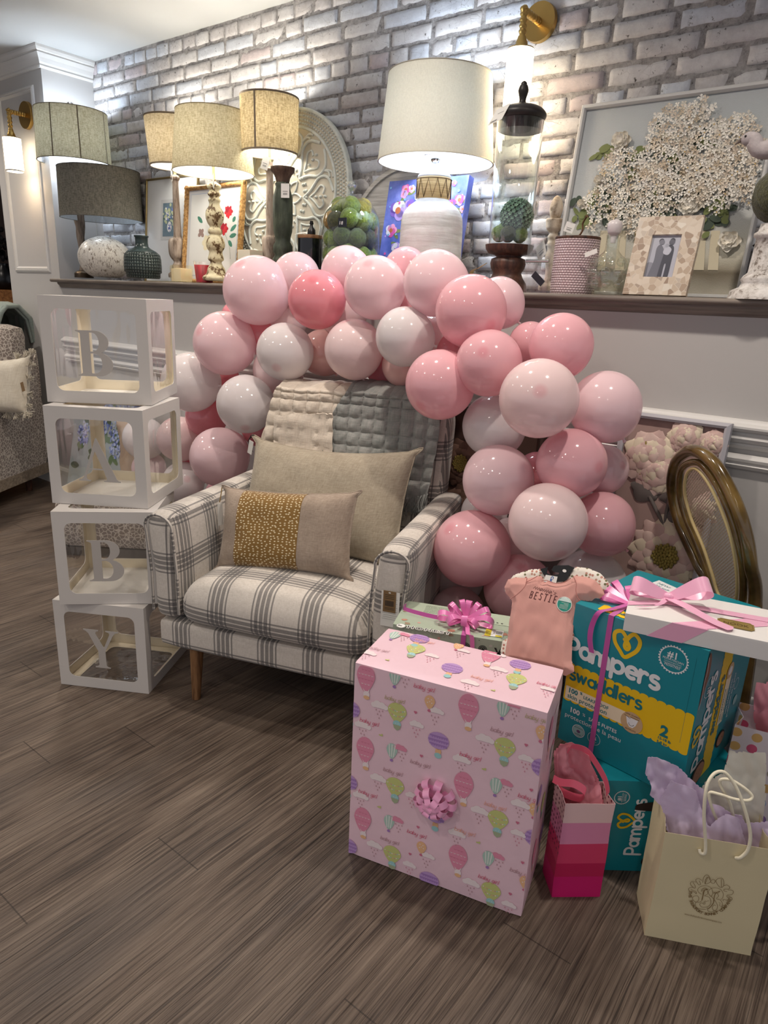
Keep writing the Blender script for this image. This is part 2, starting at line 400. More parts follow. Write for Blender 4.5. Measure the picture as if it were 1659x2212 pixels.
S1(MB().box((-2.5, .2, -.02), (12, 7.6, .04), floor_mat()), 'floor')
S1(MB().box((-2.5, .2, ZC+.02), (12, 7.6, .04), CEILM), 'ceiling')
S1(MB().box(((XP+2.6)/2, YL+.05, .64), (2.6-XP, .1, 1.28), WALLM), 'wall_back')
# pier with sconce
S1(MB().box(((XP-4.745)/2, YL+.18, ZC/2), (4.745+XP, .36, ZC), WALLM), 'wall_left')
# dim space past the pier
S1(MB().box((-6.6, 3.6, 1.25), (3.8, .1, 2.5), M('far wall', (96, 80, 72), .9)), 'wall_far')
S1(MB().box((-8.45, 1.2, 1.25), (.1, 5, 2.5), M('far side wall', (150, 146, 140), .9)), 'wall_side')
# whitewashed bricks
def brick_mat(name, col, c2):
    t = NT(name); o = t.co()
    n = t.noise(o, 22, 5, .7); pits = t.ramp(t.noise(o, 55, 4, .75), [(.30, 0.), (.38, 1.)])
    c = t.mix(t.ramp(n, [(.38, 0.), (.62, 1.)]), C(*col), C(*c2)); c = t.mix(pits, C(84, 78, 76), c)
    v = t.ramp(t.voro(t.map(o, (1, 1, 1.6)), 19, 'DISTANCE_TO_EDGE'), [(0., 0.), (.012, 1.)])
    cr = t.ramp(t.noise(o, 4.5, 2), [(.52, 0.), (.6, 1.)])
    c = t.mix(t.math('MULTIPLY', t.math('SUBTRACT', 1., v), t.math('MULTIPLY', cr, .7)), c, C(90, 84, 84))
    t.p(Base_Color=c, Roughness=.62, Specular_IOR_Level=.3)
    t.bump(t.math('ADD', t.math('MULTIPLY', n, .6), t.math('MULTIPLY', t.noise(o, 130, 4, .7), .35)), .65, .006); return t.m
BM = [brick_mat('whitewashed brick', (216, 214, 214), (200, 197, 198)), brick_mat('bluish white brick', (208, 212, 220), (194, 197, 205)),
      brick_mat('mauve brick', (200, 188, 188), (182, 172, 174)), brick_mat('worn grey brick', (190, 185, 184), (208, 204, 204))]
def mortar_mat():
    t = NT('rough mortar'); o = t.co(); n = t.noise(o, 46, 6, .75)
    t.p(Base_Color=t.ramp(n, [(.33, C(84, 80, 80)), (.42, C(156, 152, 151)), (.62, C(192, 188, 187))]), Roughness=.95); t.bump(n, 1., .012); return t.m
def brick_wall():
    mb = MB(); mm = mortar_mat(); x0, x1 = XP-.02, 1.2
    mb.box(((x0+x1)/2, YB+.06, (ZL+ZC)/2-.01), (x1-x0, .1, ZC-ZL+.06), mm)
    rnd = random.Random(3); row = 0; z = 2.097-.065*13
    P = []
    # bumpy mortar face
    nz = 26; nx = 150
    for j in range(nz+1):
        P.append([V((x0+(x1-x0)*i/nx, YB+.0045-.006*noise.noise(V((i*.9, j*1.3, 2))), z+(ZC+.01-z)*j/nz)) for i in range(nx+1)])
    mb.grid(P, mm, uv=False)
    while z < ZC:
        head = row % 4 == 2; L = .105 if head else .213; x = x0+rnd.uniform(-.1, 0)-(0 if row % 2 else L/2)
        while x < x1:
            l = L if rnd.random() > .12 else (.105 if not head else .16); l += rnd.uniform(-.008, .008)
            g = .010; hgt = .065-.011; a, b = max(x+g/2, x0), x+l-g/2; c, d = z+.0055+rnd.uniform(-.002, .002), z+.0055+hgt+rnd.uniform(-.002, .002)
            d = min(d, ZC-.001)
            if b-a > .02 and d-c > .01:
                m = BM[rnd.choices([0, 1, 2, 3], [6, 4, 1.3, 1.5])[0]]; nxx = max(3, int((b-a)/.022)); G = []; out = rnd.uniform(-.004, .004)
                sh = [rnd.uniform(-.003, .003) for _ in range(4)]
                for jj in range(6):
                    rw = []; tz = [0, .06, .3, .7, .94, 1][jj]
                    for ii in range(nxx+3):
                        tx = [0, .03][ii] if ii < 2 else (1-[0, .03][nxx+2-ii] if ii > nxx else (ii-1)/nxx)
                        edge = ii in (0, nxx+2) or jj in (0, 5); p = V((a+(b-a)*tx, 0, c+(d-c)*tz))
                        nn = noise.noise(p*30+V((0, row, 0)))*.0035+noise.noise(p*90)*.0016
                        near = min(tx*(b-a), (1-tx)*(b-a), tz*(d-c), (1-tz)*(d-c))
                        p.y = (YB+.012 if edge else YB-.002+out+nn)
                        if not edge and near < .008: p.y += .002+abs(noise.noise(p*55))*.004
                        p.x += noise.noise(p*40+V((5, 0, 0)))*.004*(1 if tx in (0, .03, .97, 1) else 0); p.z += noise.noise(p*40+V((9, 0, 0)))*.004
                        rw.append(p)
                    G.append(rw)
                mb.grid(G, m, uv=False)
            x += l
        z += .065; row += 1
    return mb
S1(brick_wall(), 'wall_brick')
# the ledge: board with rounded nose over a cove, grey-brown stained wood
def wood(name, c1, c2, c3, sc=(3, 60, 60), rough=.5, spec=.4):
    if name in _mc: return _mc[name]
    t = NT(name); v = t.map(t.co(), sc); g = t.noise(v, 1, 5, .65); t.p(Base_Color=t.ramp(g, [(.35, C(*c1)), (.5, C(*c2)), (.68, C(*c3))]), Roughness=rough, Specular_IOR_Level=spec); t.bump(g, .3, .002)
    _mc[name] = t.m; return t.m
LEDGE = wood('grey brown stained wood', (98, 88, 80), (122, 112, 104), (140, 130, 120), rough=.38)
def extrude_x(prof, x0, x1, mat, seg=1):
    """prof: list of (y,z)"""
    mb = MB(); mb.grid([[V((x0+(x1-x0)*i/seg, y, z)) for y, z in prof] for i in range(seg+1)], mat, cv=True, smooth=False)
    mb.ring([V((x0, y, z)) for y, z in prof], mat, True); mb.ring([V((x1, y, z)) for y, z in prof], mat); return mb
nose = [(2.149+.011*(1-cos(rad(a))) if False else 2.158-.010*cos(rad(a)), 1.293+.0095*sin(rad(a))) for a in range(-90, 91, 20)]
S1(extrude_x(nose+[(2.5, 1.3025), (2.5, 1.2835)], -4.15, 2.6, LEDGE), 'trim_1')
cove = [(2.175, 1.2835), (2.176, 1.276), (2.181, 1.271), (2.187, 1.266), (2.19, 1.258), (2.2, 1.254), (2.2, 1.2835)]
S1(extrude_x(cove, -4.118, 2.6, LEDGE), 'trim_2')
def rail(z0, pts): return [(YL-d, z0+z) for d, z in pts]+[(YL, z0+pts[-1][1]), (YL, z0+pts[0][1])]
rp = [(.004, -.062), (.010, -.058), (.016, -.050), (.013, -.044), (.022, -.040), (.027, -.030), (.024, -.022), (.016, -.018), (.018, -.012), (.030, -.008), (.036, 0), (.036, .006), (.030, .012), (.022, .014), (.018, .020), (.008, .024)]
S1(extrude_x(rail(.949, rp), -4.12, 2.6, TRIMM), 'trim_3')
rp2 = [(.004, -.024), (.012, -.022), (.018, -.012), (.013, -.006), (.020, 0), (.022, .008), (.014, .016), (.006, .020)]
S1(extrude_x(rail(.853, rp2), -4.12, 2.6, TRIMM), 'trim_4')
S1(extrude_x([(YL-.015, 0), (YL-.015, .11), (YL-.008, .125), (YL, .13), (YL, 0)], -4.12, 2.6, TRIMM), 'baseboard_back')
S1(extrude_x([(YL-.015, 0), (YL-.015, .11), (YL-.008, .125), (YL, .13), (YL, 0)], -4.745, XP-.001, TRIMM), 'baseboard_left')
for k, x in enumerate((-3.02, -1.8)):  # vertical stiles of the wainscot
    S1(MB().box((x, YL-.004, .46), (.012, .008, .66), TRIMM), 'trim_%d' % (5+k))
# crown moulding round the pier
cp = [(0, 2.392), (.008, 2.394), (.012, 2.402), (.009, 2.410), (.014, 2.420), (.020, 2.440), (.030, 2.460), (.026, 2.466), (.034, 2.472), (.040, 2.484), (.040, 2.4958), (0, 2.4958)]
mb = MB(); rows = []
for d, z in cp: rows.append([V((-4.745-d, 2.55, z)), V((-4.745-d, YL-d, z)), V((XP+d, YL-d, z)), V((XP+d, 2.5, z))])
mb.grid(rows, TRIMM, cu=True, smooth=False); S1(mb, 'trim_7')
# picture-frame moulding on the pier
def frame_x(x0, x1, z0, z1, y, w, mat, prof=((0, 0), (.15, .008), (.4, .012), (.5, .006), (.65, .010), (1, 0))):
    mb = MB(); R = []
    for f, d in prof: R.append([V((x0+f*w, y-d, z0+f*w)), V((x1-f*w, y-d, z0+f*w)), V((x1-f*w, y-d, z1-f*w)), V((x0+f*w, y-d, z1-f*w))])
    mb.grid(R, mat, cv=True, smooth=False); return mb
S1(frame_x(-4.655, -4.222, 1.335, 2.325, YL+.0005, .036, TRIMM), 'trim_8')

# ================================================================ SCONCES
BRASS = M('brushed brass', (190, 156, 92), .32, 1, bump=(90, .1, .002))
OPAL = M('opal glass glowing', (255, 250, 240), .3, emit=((255, 236, 205), 7.5))
def sconce(label, P, plate_r, arm, drop, r, h, power):
    """P centre of wall plate; arm = reach from the wall; twisted arm, drop, opal cylinder"""
    s = T('wall_sconce', label, 'wall lamp', P)
    MB().cyl(P, P+V((0, -.018, 0)), plate_r, plate_r*.97, BRASS, 40).build('wall_plate', s)
    a = P+V((0, -.018, 0)); b = P+V((0, -arm, 0)); c = b+V((0, 0, -drop))
    n = 90; path = smooth_path([a, a.lerp(b, .5), b, b+V((0, 0, -.0001)), b.lerp(c, .5), c], 16)
    mb = MB(); mb.tube(path, [.0115+.002*sin(i*1.35) for i in range(len(path))], BRASS, 12)
    mb.build('arm', s)
    MB().lathe([(.013, .03), (.016, .02), (.020, .012), (.022, 0), (.030, -.004), (r*.98, -.006), (r, -.010)], BRASS, c, 28).build('holder', s)
    sh = MB().lathe([(r*.6, -.0095), (r, -.010), (r, -.010-h), (r*.9, -.011-h)], OPAL, c, 36, cap=False); sh.lathe([(r*1.01, -.010-h+.006), (r*1.02, -.010-h), (r*.9, -.012-h)], M('frosted rim', (235, 232, 225), .3), c, 36, cap=False); o = sh.build('glass_shade', s)
    l = lamp_light('POINT', 'bulb_light', c+V((0, 0, -h*.55)), power, (1, .82, .6), .03); 
    lamp_light('POINT', 'bulb_light', c+V((0, 0, -h-.06)), power*.45, (1, .82, .6), .03)
    o.visible_shadow = True; return s, c
def plate_at(x, y, Y): return onY(x, y, Y)
P = plate_at(60, 250, YL); sconce('brass wall sconce with glowing white cylinder on the panelled grey pier', V((P.x, YL, P.z)), .072, .105, .125, .047, .17, 1.2)
P = plate_at(1168, 50, YB-.004); sconce('brass wall sconce with glowing white cylinder on the brick wall', V((P.x, YB-.004, P.z)), .062, .125, .105, .045, .178, 1.6)
# ================================================================ THINGS ON THE LEDGE
def led(x, Y, z=ZL): P = onY(x, 615, Y); return V((P.x, Y, z))
def prof(P, rows):
    """(pixel row, pixel half width) on the axis standing at P -> (radius, height)"""
    out = []
    for y, h in rows: z = vz(P, y); out.append((h*mpp(V((P.x, P.y, z))), z-P.z))
    return out
def sprof(pr, n=5): return [(max(a, .0005), b) for a, b in sp2(pr, n)]
IN_COOL = shade_mat('white shade lining', (236, 240, 246), (228, 232, 240), .35)
def drum(P, name_mat, y0, h0, y1, h1, root, seams=(), seam_col=None, trimc=None, lining=None):
    """shade as outer cloth and white lining, open top and bottom"""
    (r0, z0), (r1, z1) = prof(P, [(y0, h0), (y1, h1)])
    sh = MB().lathe([(r1, z1), (r1+(r0-r1)*.5, (z0+z1)/2), (r0, z0)], name_mat, P, 56, cap=False).build('lamp_shade', root)
    mb = MB(); mb.lathe([(r1-.003, z1+.002), (r0-.003, z0-.002)], lining or IN_COOL, P, 56, cap=False); mb.build('shade_lining', root)
    if trimc:
        for r, z in ((r0, z0), (r1, z1)):
            w = .007 if trimc[1] else .003
            k = -1 if z == z0 else 1; q = (r1-r0)*(w/(z0-z1))*(1 if z == z0 else -1)
            MB().lathe([(r+.0012, z), (r+q+.0014, z+w*k), (r+q-.002, z+w*k), (r-.004, z), (r+.0012, z)], trimc[0], P, 56, cap=False).build('shade_edge', root)
        for a in seams:
            c, s_ = cos(a), sin(a); t = V((-s_, c, 0)); u = V((c, s_, 0))
            q = [P+u*(r1+.0012)+V((0, 0, z1)), P+u*((r0+r1)/2+.0012)+V((0, 0, (z0+z1)/2)), P+u*(r0+.0012)+V((0, 0, z0))]; MB().strip(q, t*(.0045 if trimc[1] else .003), trimc[0]).build('shade_seam', root)
    return r0, z0, r1, z1
def bulb(P, z, root, power, col, size=.035):
    MB().sph(P+V((0, 0, z)), .024, M('lit bulb', (255, 255, 255), .5, emit=((255, 250, 240), 6)), 12).build('bulb', root)
    lamp_light('POINT', 'bulb_light', P+V((0, 0, z+.03)), power*.5, col, size)
    lamp_light('POINT', 'bulb_light', P+V((0, 0, z-.045)), power*.5, col, size)
def harp(P, z, h, r, root, mat):
    mb = MB(); a = [P+V((0, 0, z))]+[P+V((sin(t*pi)*r*(1 if sg else -1), 0, z+h*t)) for sg in (1,) for t in [i/8 for i in range(1, 8)]]+[P+V((0, 0, z+h))]
    mb.tube(a, .0018, mat, 6); mb.tube([P*2-p+V((0, 0, 2*(p.z-P.z))) for p in a], .0018, mat, 6)
    mb.cyl(P+V((0, 0, z+h)), P+V((0, 0, z+h+.012)), .005, .003, mat, 10)
    for k in range(3):
        t = V((cos(k*2.1), sin(k*2.1), 0)); 
    mb.build('harp', root)
STEEL = M('polished nickel', (205, 205, 205), .15, 1); BRZ = M('dark bronze metal', (80, 68, 56), .4, 1)
TAGP = M('white paper tag', (232, 230, 224), .7); INK = M('black print', (40, 38, 38), .7)
def hangtag(P, w, h, root, name='price_tag', yaw=0., tilt=0., string=.03, bars=True, mat=None, out=.0):
    """paper tag hanging below P on a string; faces -y turned by yaw"""
    n = V((sin(yaw), -cos(yaw), 0)); u = V((cos(yaw), sin(yaw), 0)); v = V((0, 0, 1)); ct, st = cos(tilt), sin(tilt); u2 = u*ct+v*st; v2 = v*ct-u*st
    o = P-V((0, 0, string))-v2*h-u2*w/2+n*out; fr = Fr(o, u2, v2); mb = MB(); m = mat or TAGP
    mb.box(fr.p(w/2, h/2, 0), (w, .0006, h), m, Matrix((u2, -n, v2)).transposed())
    if fr.n.dot(n) < 0: hh = -.0006
    else: hh = .0006
    if bars:
        x = w*.25
        while x < w*.75: mb.poly(fr, [(x, h*.2), (x+.0007, h*.2), (x+.0007, h*.34), (x, h*.34)], INK, hh); x += .0017
        mb.poly(fr, [(w*.2, h*.44), (w*.8, h*.44), (w*.8, h*.47), (w*.2, h*.47)], INK, hh)
    mb.tube([P, P+n*(.004+out), fr.p(w/2, h*.93, hh)], .0005, M('thin string', (180, 165, 140), .8), 5)
    return mb.build(name, root)
LIN1 = shade_mat('beige linen shade cloth', (198, 188, 158), (164, 152, 122), .30)
LIN2 = shade_mat('oat linen shade cloth', (206, 190, 158), (170, 152, 120), .33)
LIN3 = shade_mat('coarse flax shade cloth', (206, 188, 150), (158, 138, 102), .38)
GREYL = shade_mat('grey linen shade cloth', (138, 135, 124), (104, 102, 94), .12)
IVORY = shade_mat('ivory cotton shade cloth', (216, 209, 190), (206, 199, 180), .16, 500)
COOL = (.80, .90, 1); WARM = (1, .92, .78)
# --- tall beige drum lamp in the corner
P = led(183, 2.285); s = T('table_lamp', 'tall table lamp with beige seamed drum shade and carved dark column, nearest the white corner', 'lamp', P)
MB().lathe(prof(P, [(600, 20), (592, 20), (588, 18), (584, 8)]), BRZ, P, 8).build('base', s)
WEATH = wood('weathered carved wood', (74, 62, 52), (112, 98, 86), (140, 126, 112), (60, 60, 4), .8)
mb = MB(); pr = prof(P, [(586, 9), (560, 5.5), (520, 7.5), (490, 9.5), (468, 11), (430, 10), (390, 7), (372, 5)]); mb.lathe(sprof(pr), WEATH, P, 24, fn=lambda a, z: 1+.1*sin(3*a+z*60)); mb.build('column', s)
r0, z0, r1, z1 = drum(P, LIN1, 241, 73.5, 353, 74.5, s, seams=[rad(a) for a in (-108, -62, -20, 30, 80, 130, 180, 220)], trimc=(M('brown shade binding', (110, 98, 78), .8), 0))
MB().cyl(P+V((0, 0, pr[-1][1])), P+V((0, 0, z1+.05)), .006, .006, STEEL, 12).cyl(P+V((0, 0, z1+.0)), P+V((0, 0, z1+.03)), .014, .011, STEEL, 16).build('socket', s)
harp(P, z1+.01, z0-z1-.01, .05, s, STEEL)
mb = MB()
for k in range(6): a = k*pi/3; mb.tube([P+V((0, 0, z0+.01)), P+V((cos(a)*.010, sin(a)*.010, z0+.025)), P+V((cos(a)*.013, sin(a)*.013, z0+.045))], [.004, .004, .002], BRZ, 6)
mb.build('finial', s); bulb(P, (z0+z1)/2, s, 9, COOL)
# --- grey drum lamp on crackled white globe
P = led(231, 2.29); s = T('table_lamp', 'table lamp with grey drum shade on a round white crackled base', 'lamp', P)
t = NT('crackled white glaze'); o = t.co(); vv = t.ramp(t.voro(t.map(o, (1, 1, .45)), 60, 'DISTANCE_TO_EDGE'), [(0, .35), (.03, 1.)]); ns = t.ramp(t.noise(t.map(o, (1, 1, .5)), 70, 4, .7), [(.36, 0.), (.46, 1.)])
t.p(Base_Color=t.mix(t.math('MULTIPLY', vv, ns), C(120, 104, 88), C(226, 221, 212)), Roughness=.28); t.bump(t.math('MULTIPLY', vv, ns), .4, .003); CRK = t.m
pr = prof(P, [(599, 26), (594, 36), (582, 47), (565, 53.5), (550, 54), (535, 48), (522, 36), (514, 20), (511, 11)]); MB().lathe(sprof(pr), CRK, P, 48).build('base', s)
r0, z0, r1, z1 = drum(P, GREYL, 367, 84, 475, 84, s, trimc=(M('grey shade edge', (96, 94, 88), .8), 0), lining=shade_mat('grey white lining', (190, 195, 200), (180, 186, 190), .2))
MB().cyl(P+V((0, 0, pr[-1][1])), P+V((0, 0, z1+.03)), .014, .014, glass('clear acrylic', refl=.08), 16).cyl(P+V((0, 0, z1+.0)), P+V((0, 0, z1+.05)), .010, .010, STEEL, 12).build('neck', s)
hangtag(P+V((-.03, -.02, z1-.005)), .035, .06, s, yaw=-.6, string=.02)
# --- dark green embossed vase
P = led(311, 2.235); s = T('ceramic_vase', 'dark green glazed vase with embossed chain pattern beside the white globe lamp', 'vase', P)
t = NT('dark green glaze'); o = t.co('UV'); sx = t.n('SeparateXYZ'); t.set(sx.inputs[0], o); rw = t.math('FRACT', t.math('MULTIPLY', sx.outputs[1], 66.)); oo = t.co()
w1 = t.n('TexWave', wave_type='BANDS', bands_direction='X'); t.set(w1.inputs[0], t.map(o, (40, 0, 0))); w1.inputs['Scale'].default_value = 1
arc_ = t.math('MULTIPLY', t.ramp(t.math('ABSOLUTE', t.math('SUBTRACT', rw, .5)), [(.28, 1.), (.42, 0.)]), t.math('ABSOLUTE', t.math('SINE', t.math('MULTIPLY', sx.outputs[0], 290.))))
zz = t.n('SeparateXYZ'); t.set(zz.inputs[0], oo); mask = t.ramp(t.math('MULTIPLY', zz.outputs[2], 5.), [(.09, 0.), (.1, 1.), (.72, 1.), (.73, 0.)]); e = t.math('MULTIPLY', arc_, mask)
t.p(Base_Color=t.mix(e, C(44, 58, 58), C(104, 116, 112)), Roughness=.25); t.bump(e, 1., .012); VG = t.m
pr = prof(P, [(601, 33), (599, 35), (590, 35.5), (588, 38.5), (575, 39), (560, 38.5), (550, 37), (543, 30), (537, 19), (533, 14), (524, 13), (514, 13.5), (511, 15.5), (509, 15), (510, 11)]); MB().lathe(pr, VG, P, 40).build('body', s)
# --- gold flower candlestick
P = led(160, 2.32); s = T('flower_candlestick', 'slim tarnished gold leafy stem candle holder at the ledge end', 'candle holder', P)
OLDG = M('tarnished gold', (140, 118, 84), .5, .8, bump=(80, .2, .002)); mb = MB()
z = lambda y: vz(P, y)-P.z
mb.lathe([(.03, 0), (.03, .004), (.006, .008)], OLDG, P, 20).tube([P+V((0, 0, .004)), P+V((.006, 0, z(570))), P+V((-.012, 0, z(545))), P+V((-.03, 0, z(528)))], .0028, OLDG, 8); mb.build('stem', s)
Q = P+V((-.03, 0, 0)); mb = MB()
mb.lathe([(.004, z(530)), (.018, z(521)), (.024, z(514))], OLDG, Q, 7, cap=False).lathe([(.006, z(516)), (.02, z(508)), (.028, z(504))], OLDG, Q, 7, cap=False).cyl(Q+V((0, 0, z(508))), Q+V((0, 0, z(500))), .012, .012, OLDG, 14); mb.build('flower_cup', s)
for k in range(8):
    a = k*2.4; zc = .02+.014*k; c = P+V((.004-.001*k*3, 0, zc)); d = V((cos(a), sin(a)*.6, .75)).normalized(); L = .05
    MB().sph(c+d*L*.6, L*.5, OLDG, 10, (.22, .1, 1), R=d.to_track_quat('Z', 'Y').to_matrix()).build('leaf', s)
# --- frames leaning on the bricks
def quad_frame(TL, TR, BL, name, label, cat, w, depth, fmat, parts, group=None, back=None, loc=None):
    TL, TR, BL = V(TL), V(TR), V(BL); fr = Fr(BL, TR-TL, TL-BL); Wd = (TR-TL).length; H = (TL-BL).length
    s = T(name, label, cat, fr.p(Wd/2, 0, 0), group); mb = MB(); R = []
    pr = [(0, 0), (0, depth), (w*.25, depth*1.15), (w*.75, depth*1.1), (w, depth*.75), (w, depth*.45)]
    for i, (f, d) in enumerate(pr): R.append([fr.p(f, f, d), fr.p(Wd-f, f, d), fr.p(Wd-f, H-f, d), fr.p(f, H-f, d)])
    mb.grid(R, fmat, cv=True, smooth=False); mb.ring(R[0], M('brown backing board', (120, 96, 70), .9), True); mb.build('frame', s)
    return s, fr, Wd, H
def lean(x0, x1, ytop, ybot, Yb, Yt, skew=0):
    """board with bottom edge on the ledge at depth Yb and top edge at depth Yt; pixel columns x0,x1 at the top"""
    a = onY(x0, ytop, Yt); b = onY(x1, ytop, Yt); z = a.z
    return V((a.x, Yt, z)), V((b.x, Yt, z)), V((a.x, Yb, ZL)), V((b.x, Yb, ZL))
# hydrangea print, thin gold frame
TL, TR, BL, BR = lean(319, 432, 388, 600, 2.425, 2.47)
s, fr, w, h = quad_frame(TL, TR, BL, 'framed_print', 'hydrangea print with wide white mat in thin gold frame, behind the green vase', 'picture', .010, .012, M('thin gold frame', (150, 132, 92), .35, .8), 0)
MATW = M('white mat board', (214, 216, 218), .5, spec=.6); mb = MB(); mb.poly(fr, [(.008, .008), (w-.008, .008), (w-.008, h-.008), (.008, h-.008)], MATW, .005)
cx, cy = fr.px(367, 475); hw, hh = .055, .085
for k, q in enumerate((.018, 0)): mb.poly(fr, [(cx-hw-q, cy-hh-q), (cx+hw+q, cy-hh-q), (cx+hw+q, cy+hh+q), (cx-hw-q, cy+hh+q)], M('pale mat edge', (198, 200, 202), .6) if q else M('teal painted ground', (84, 112, 132), .8, vary=(40, (120, 138, 150))), .0056+.0004*k)
rd = random.Random(4); cl = [M('periwinkle paint', (108, 128, 196), .7), M('pale yellow green paint', (188, 198, 160), .7), M('white paint', (222, 224, 226), .7), M('leaf green paint', (74, 104, 66), .7)]
for k in range(60): mb.disc(fr, cx+rd.gauss(0, hw*.42), cy+hh*.25+rd.gauss(0, hh*.28), rd.uniform(.004, .010), cl[rd.choice([0, 0, 1, 1, 2, 3])], .0064+k*.00001, 8, clip=(cx-hw, cy-hh, cx+hw, cy+hh))
mb.disc(fr, cx+.006, cy-hh*.45, .020, cl[2], .0071, 16, rb=.026); mb.poly(fr, [(cx-.006, cy-hh*.3), (cx+.018, cy-hh*.3), (cx+.014, cy-.01), (cx-.002, cy-.01)], cl[2], .0071)
for k in range(22): a = rd.uniform(0, 6.3); r = rd.uniform(0, 1); mb.disc(fr, cx+.006+cos(a)*r*.017, cy-hh*.45+sin(a)*r*.022, .003, M('china blue paint', (70, 92, 168), .7), .0074, 7)
mb.build('print', s)
# bamboo framed flower print
TL, TR, BL, BR = lean(406, 534, 404, 600, 2.345, 2.395)
BAM = wood('bamboo cane', (120, 84, 44), (172, 130, 76), (206, 168, 110), (90, 90, 90), .4)
s, fr, w, h = quad_frame(TL, TR, BL, 'bamboo_framed_print', 'botanical print of red flowers in tan bamboo frame behind the cream candlestick lamp', 'picture', .022, .014, BAM, 0)
mb = MB()
for a, b in ((fr.p(.011, 0, .015), fr.p(.011, h, .015)), (fr.p(w-.011, 0, .015), fr.p(w-.011, h, .015)), (fr.p(0, .011, .015), fr.p(w, .011, .015)), (fr.p(0, h-.011, .015), fr.p(w, h-.011, .015))):
    n = 44; mb.tube([a.lerp(b, i/n) for i in range(n+1)], [.0105 if i % 2 else .0085 for i in range(n+1)], BAM, 8)
mb.build('cane_wrapping', s); mb = MB()
mb.poly(fr, [(.015, .015), (w-.015, .015), (w-.015, h-.015), (.015, h-.015)], MATW, .006)
for q in (0, .002):
    a = .042-q; mb.poly(fr, [(a, a), (w-a, a), (w-a, h-a), (a, h-a)], M('soft blue rule', (168, 184, 206), .6) if q else M('cream paper', (226, 226, 222), .6), .0070-q*.2)
def petal(mb, fr, a, b, L, W, ang, mat, h, clip=None):
    pts = sp2([(0, 0), (L*.35, W), (L*.8, W*.8), (L, 0), (L*.8, -W*.8), (L*.35, -W)], 4, True); c, s_ = cos(ang), sin(ang)
    mb.poly(fr, [(a+x*c-y*s_, b+x*s_+y*c) for x, y in pts], mat, h, clip=clip)
RED = M('red flower paint', (196, 44, 52), .6); GRN = M('teal leaf paint', (70, 128, 108), .6); CRM = M('cream petal paint', (228, 218, 186), .6); TAU = M('taupe butterfly paint', (150, 126, 118), .6); OLV = M('olive stem paint', (120, 130, 90), .6)
for (x, y) in ((496, 458), (486, 495)):
    a, b = fr.px(x, y)
    for k in range(11): petal(mb, fr, a, b, .034-.001*k, .009, k*2.4, M('deep red flower paint', (160, 30, 44), .6) if k % 3 == 0 else RED, .0074+.00004*k)
a, b = fr.px(450, 525)
for k in range(6): petal(mb, fr, a, b, .04, .016, k*1.05, CRM, .0074+.00003*k)
mb.disc(fr, a, b, .008, M('yellow stamen paint', (220, 196, 90), .6), .0078)
for x, y, an, L in ((500, 500, .6, .05), (498, 512, .2, .05), (496, 520, -.8, .04), (440, 482, 2.5, .05), (505, 480, .9, .03), (460, 480, 2.0, .03)): a, b = fr.px(x, y); petal(mb, fr, a, b, L, .010, an, GRN, .0073)
a, b = fr.px(437, 505)
for an in (.9, 2.2, 3.6, -.6): petal(mb, fr, a, b, .026, .010, an, TAU, .0074)
for P0, P1 in (((450, 530), (486, 480)), ((486, 500), (500, 560)), ((455, 540), (470, 580))): mb.stroke(fr, sp2([fr.px(*P0), fr.px((P0[0]+P1[0])/2+4, (P0[1]+P1[1])/2), fr.px(*P1)]), .002, OLV, .0072)
mb.build('print', s)
# pale picture corner behind
P0 = onY(436, 388, 2.46)
# --- lamps on candlesticks
RUST = wood('rustic grey turned wood', (112, 96, 84), (164, 148, 134), (192, 178, 164), (40, 40, 8), .85)
t = NT('chipped cream paint'); o = t.co(); n1 = t.noise(o, 26, 5, .7); t.p(Base_Color=t.ramp(n1, [(.40, C(96, 70, 40)), (.455, C(124, 98, 62)), (.47, C(208, 196, 158)), (.62, C(222, 212, 178))]), Roughness=.6); t.bump(n1, .5, .004); CHIP = t.m
def stick_lamp(x, Y, label, stem, stem_mat, shade, sm, power, col, seams=(), trimc=None, tagspec=None, neck=None, n=24):
    P = led(x, Y); s = T('table_lamp', label, 'lamp', P); pr = prof(P, stem); MB().lathe(sprof(pr, 4), stem_mat, P, n).build('column', s)
    r0, z0, r1, z1 = drum(P, sm, *shade, s, seams=seams, trimc=trimc)
    MB().cyl(P+V((0, 0, pr[-1][1])), P+V((0, 0, z1+.045)), .007, .007, M('candle sleeve', (206, 190, 140), .5), 12).cyl(P+V((0, 0, z1+.03)), P+V((0, 0, z1+.075)), .012, .012, BRZ, 14).build('socket', s)
    harp(P, z1+.02, z0-z1-.02, .045, s, STEEL); bulb(P, (z0+z1)/2+.01, s, power, col)
    if tagspec: hangtag(P+V((tagspec[0], -tagspec[1], z1-tagspec[2])), .034, .055, s, yaw=tagspec[3], tilt=tagspec[4], string=.012)
    return P, s
stick_lamp(388, 2.36, 'slim rustic grey urn lamp, its linen shade half hidden behind a bigger shade',
  [(600, 22), (592, 22), (586, 15), (575, 14), (566, 10), (556, 17), (544, 20), (524, 20), (516, 16), (512, 9), (480, 8), (400, 6.5), (388, 9), (383, 10), (378, 5)], RUST, (256, 60, 362, 51), LIN2, 8, WARM, trimc=(M('taupe shade band', (142, 126, 104), .8), 1), tagspec=(0, .02, .0, -.4, 0))
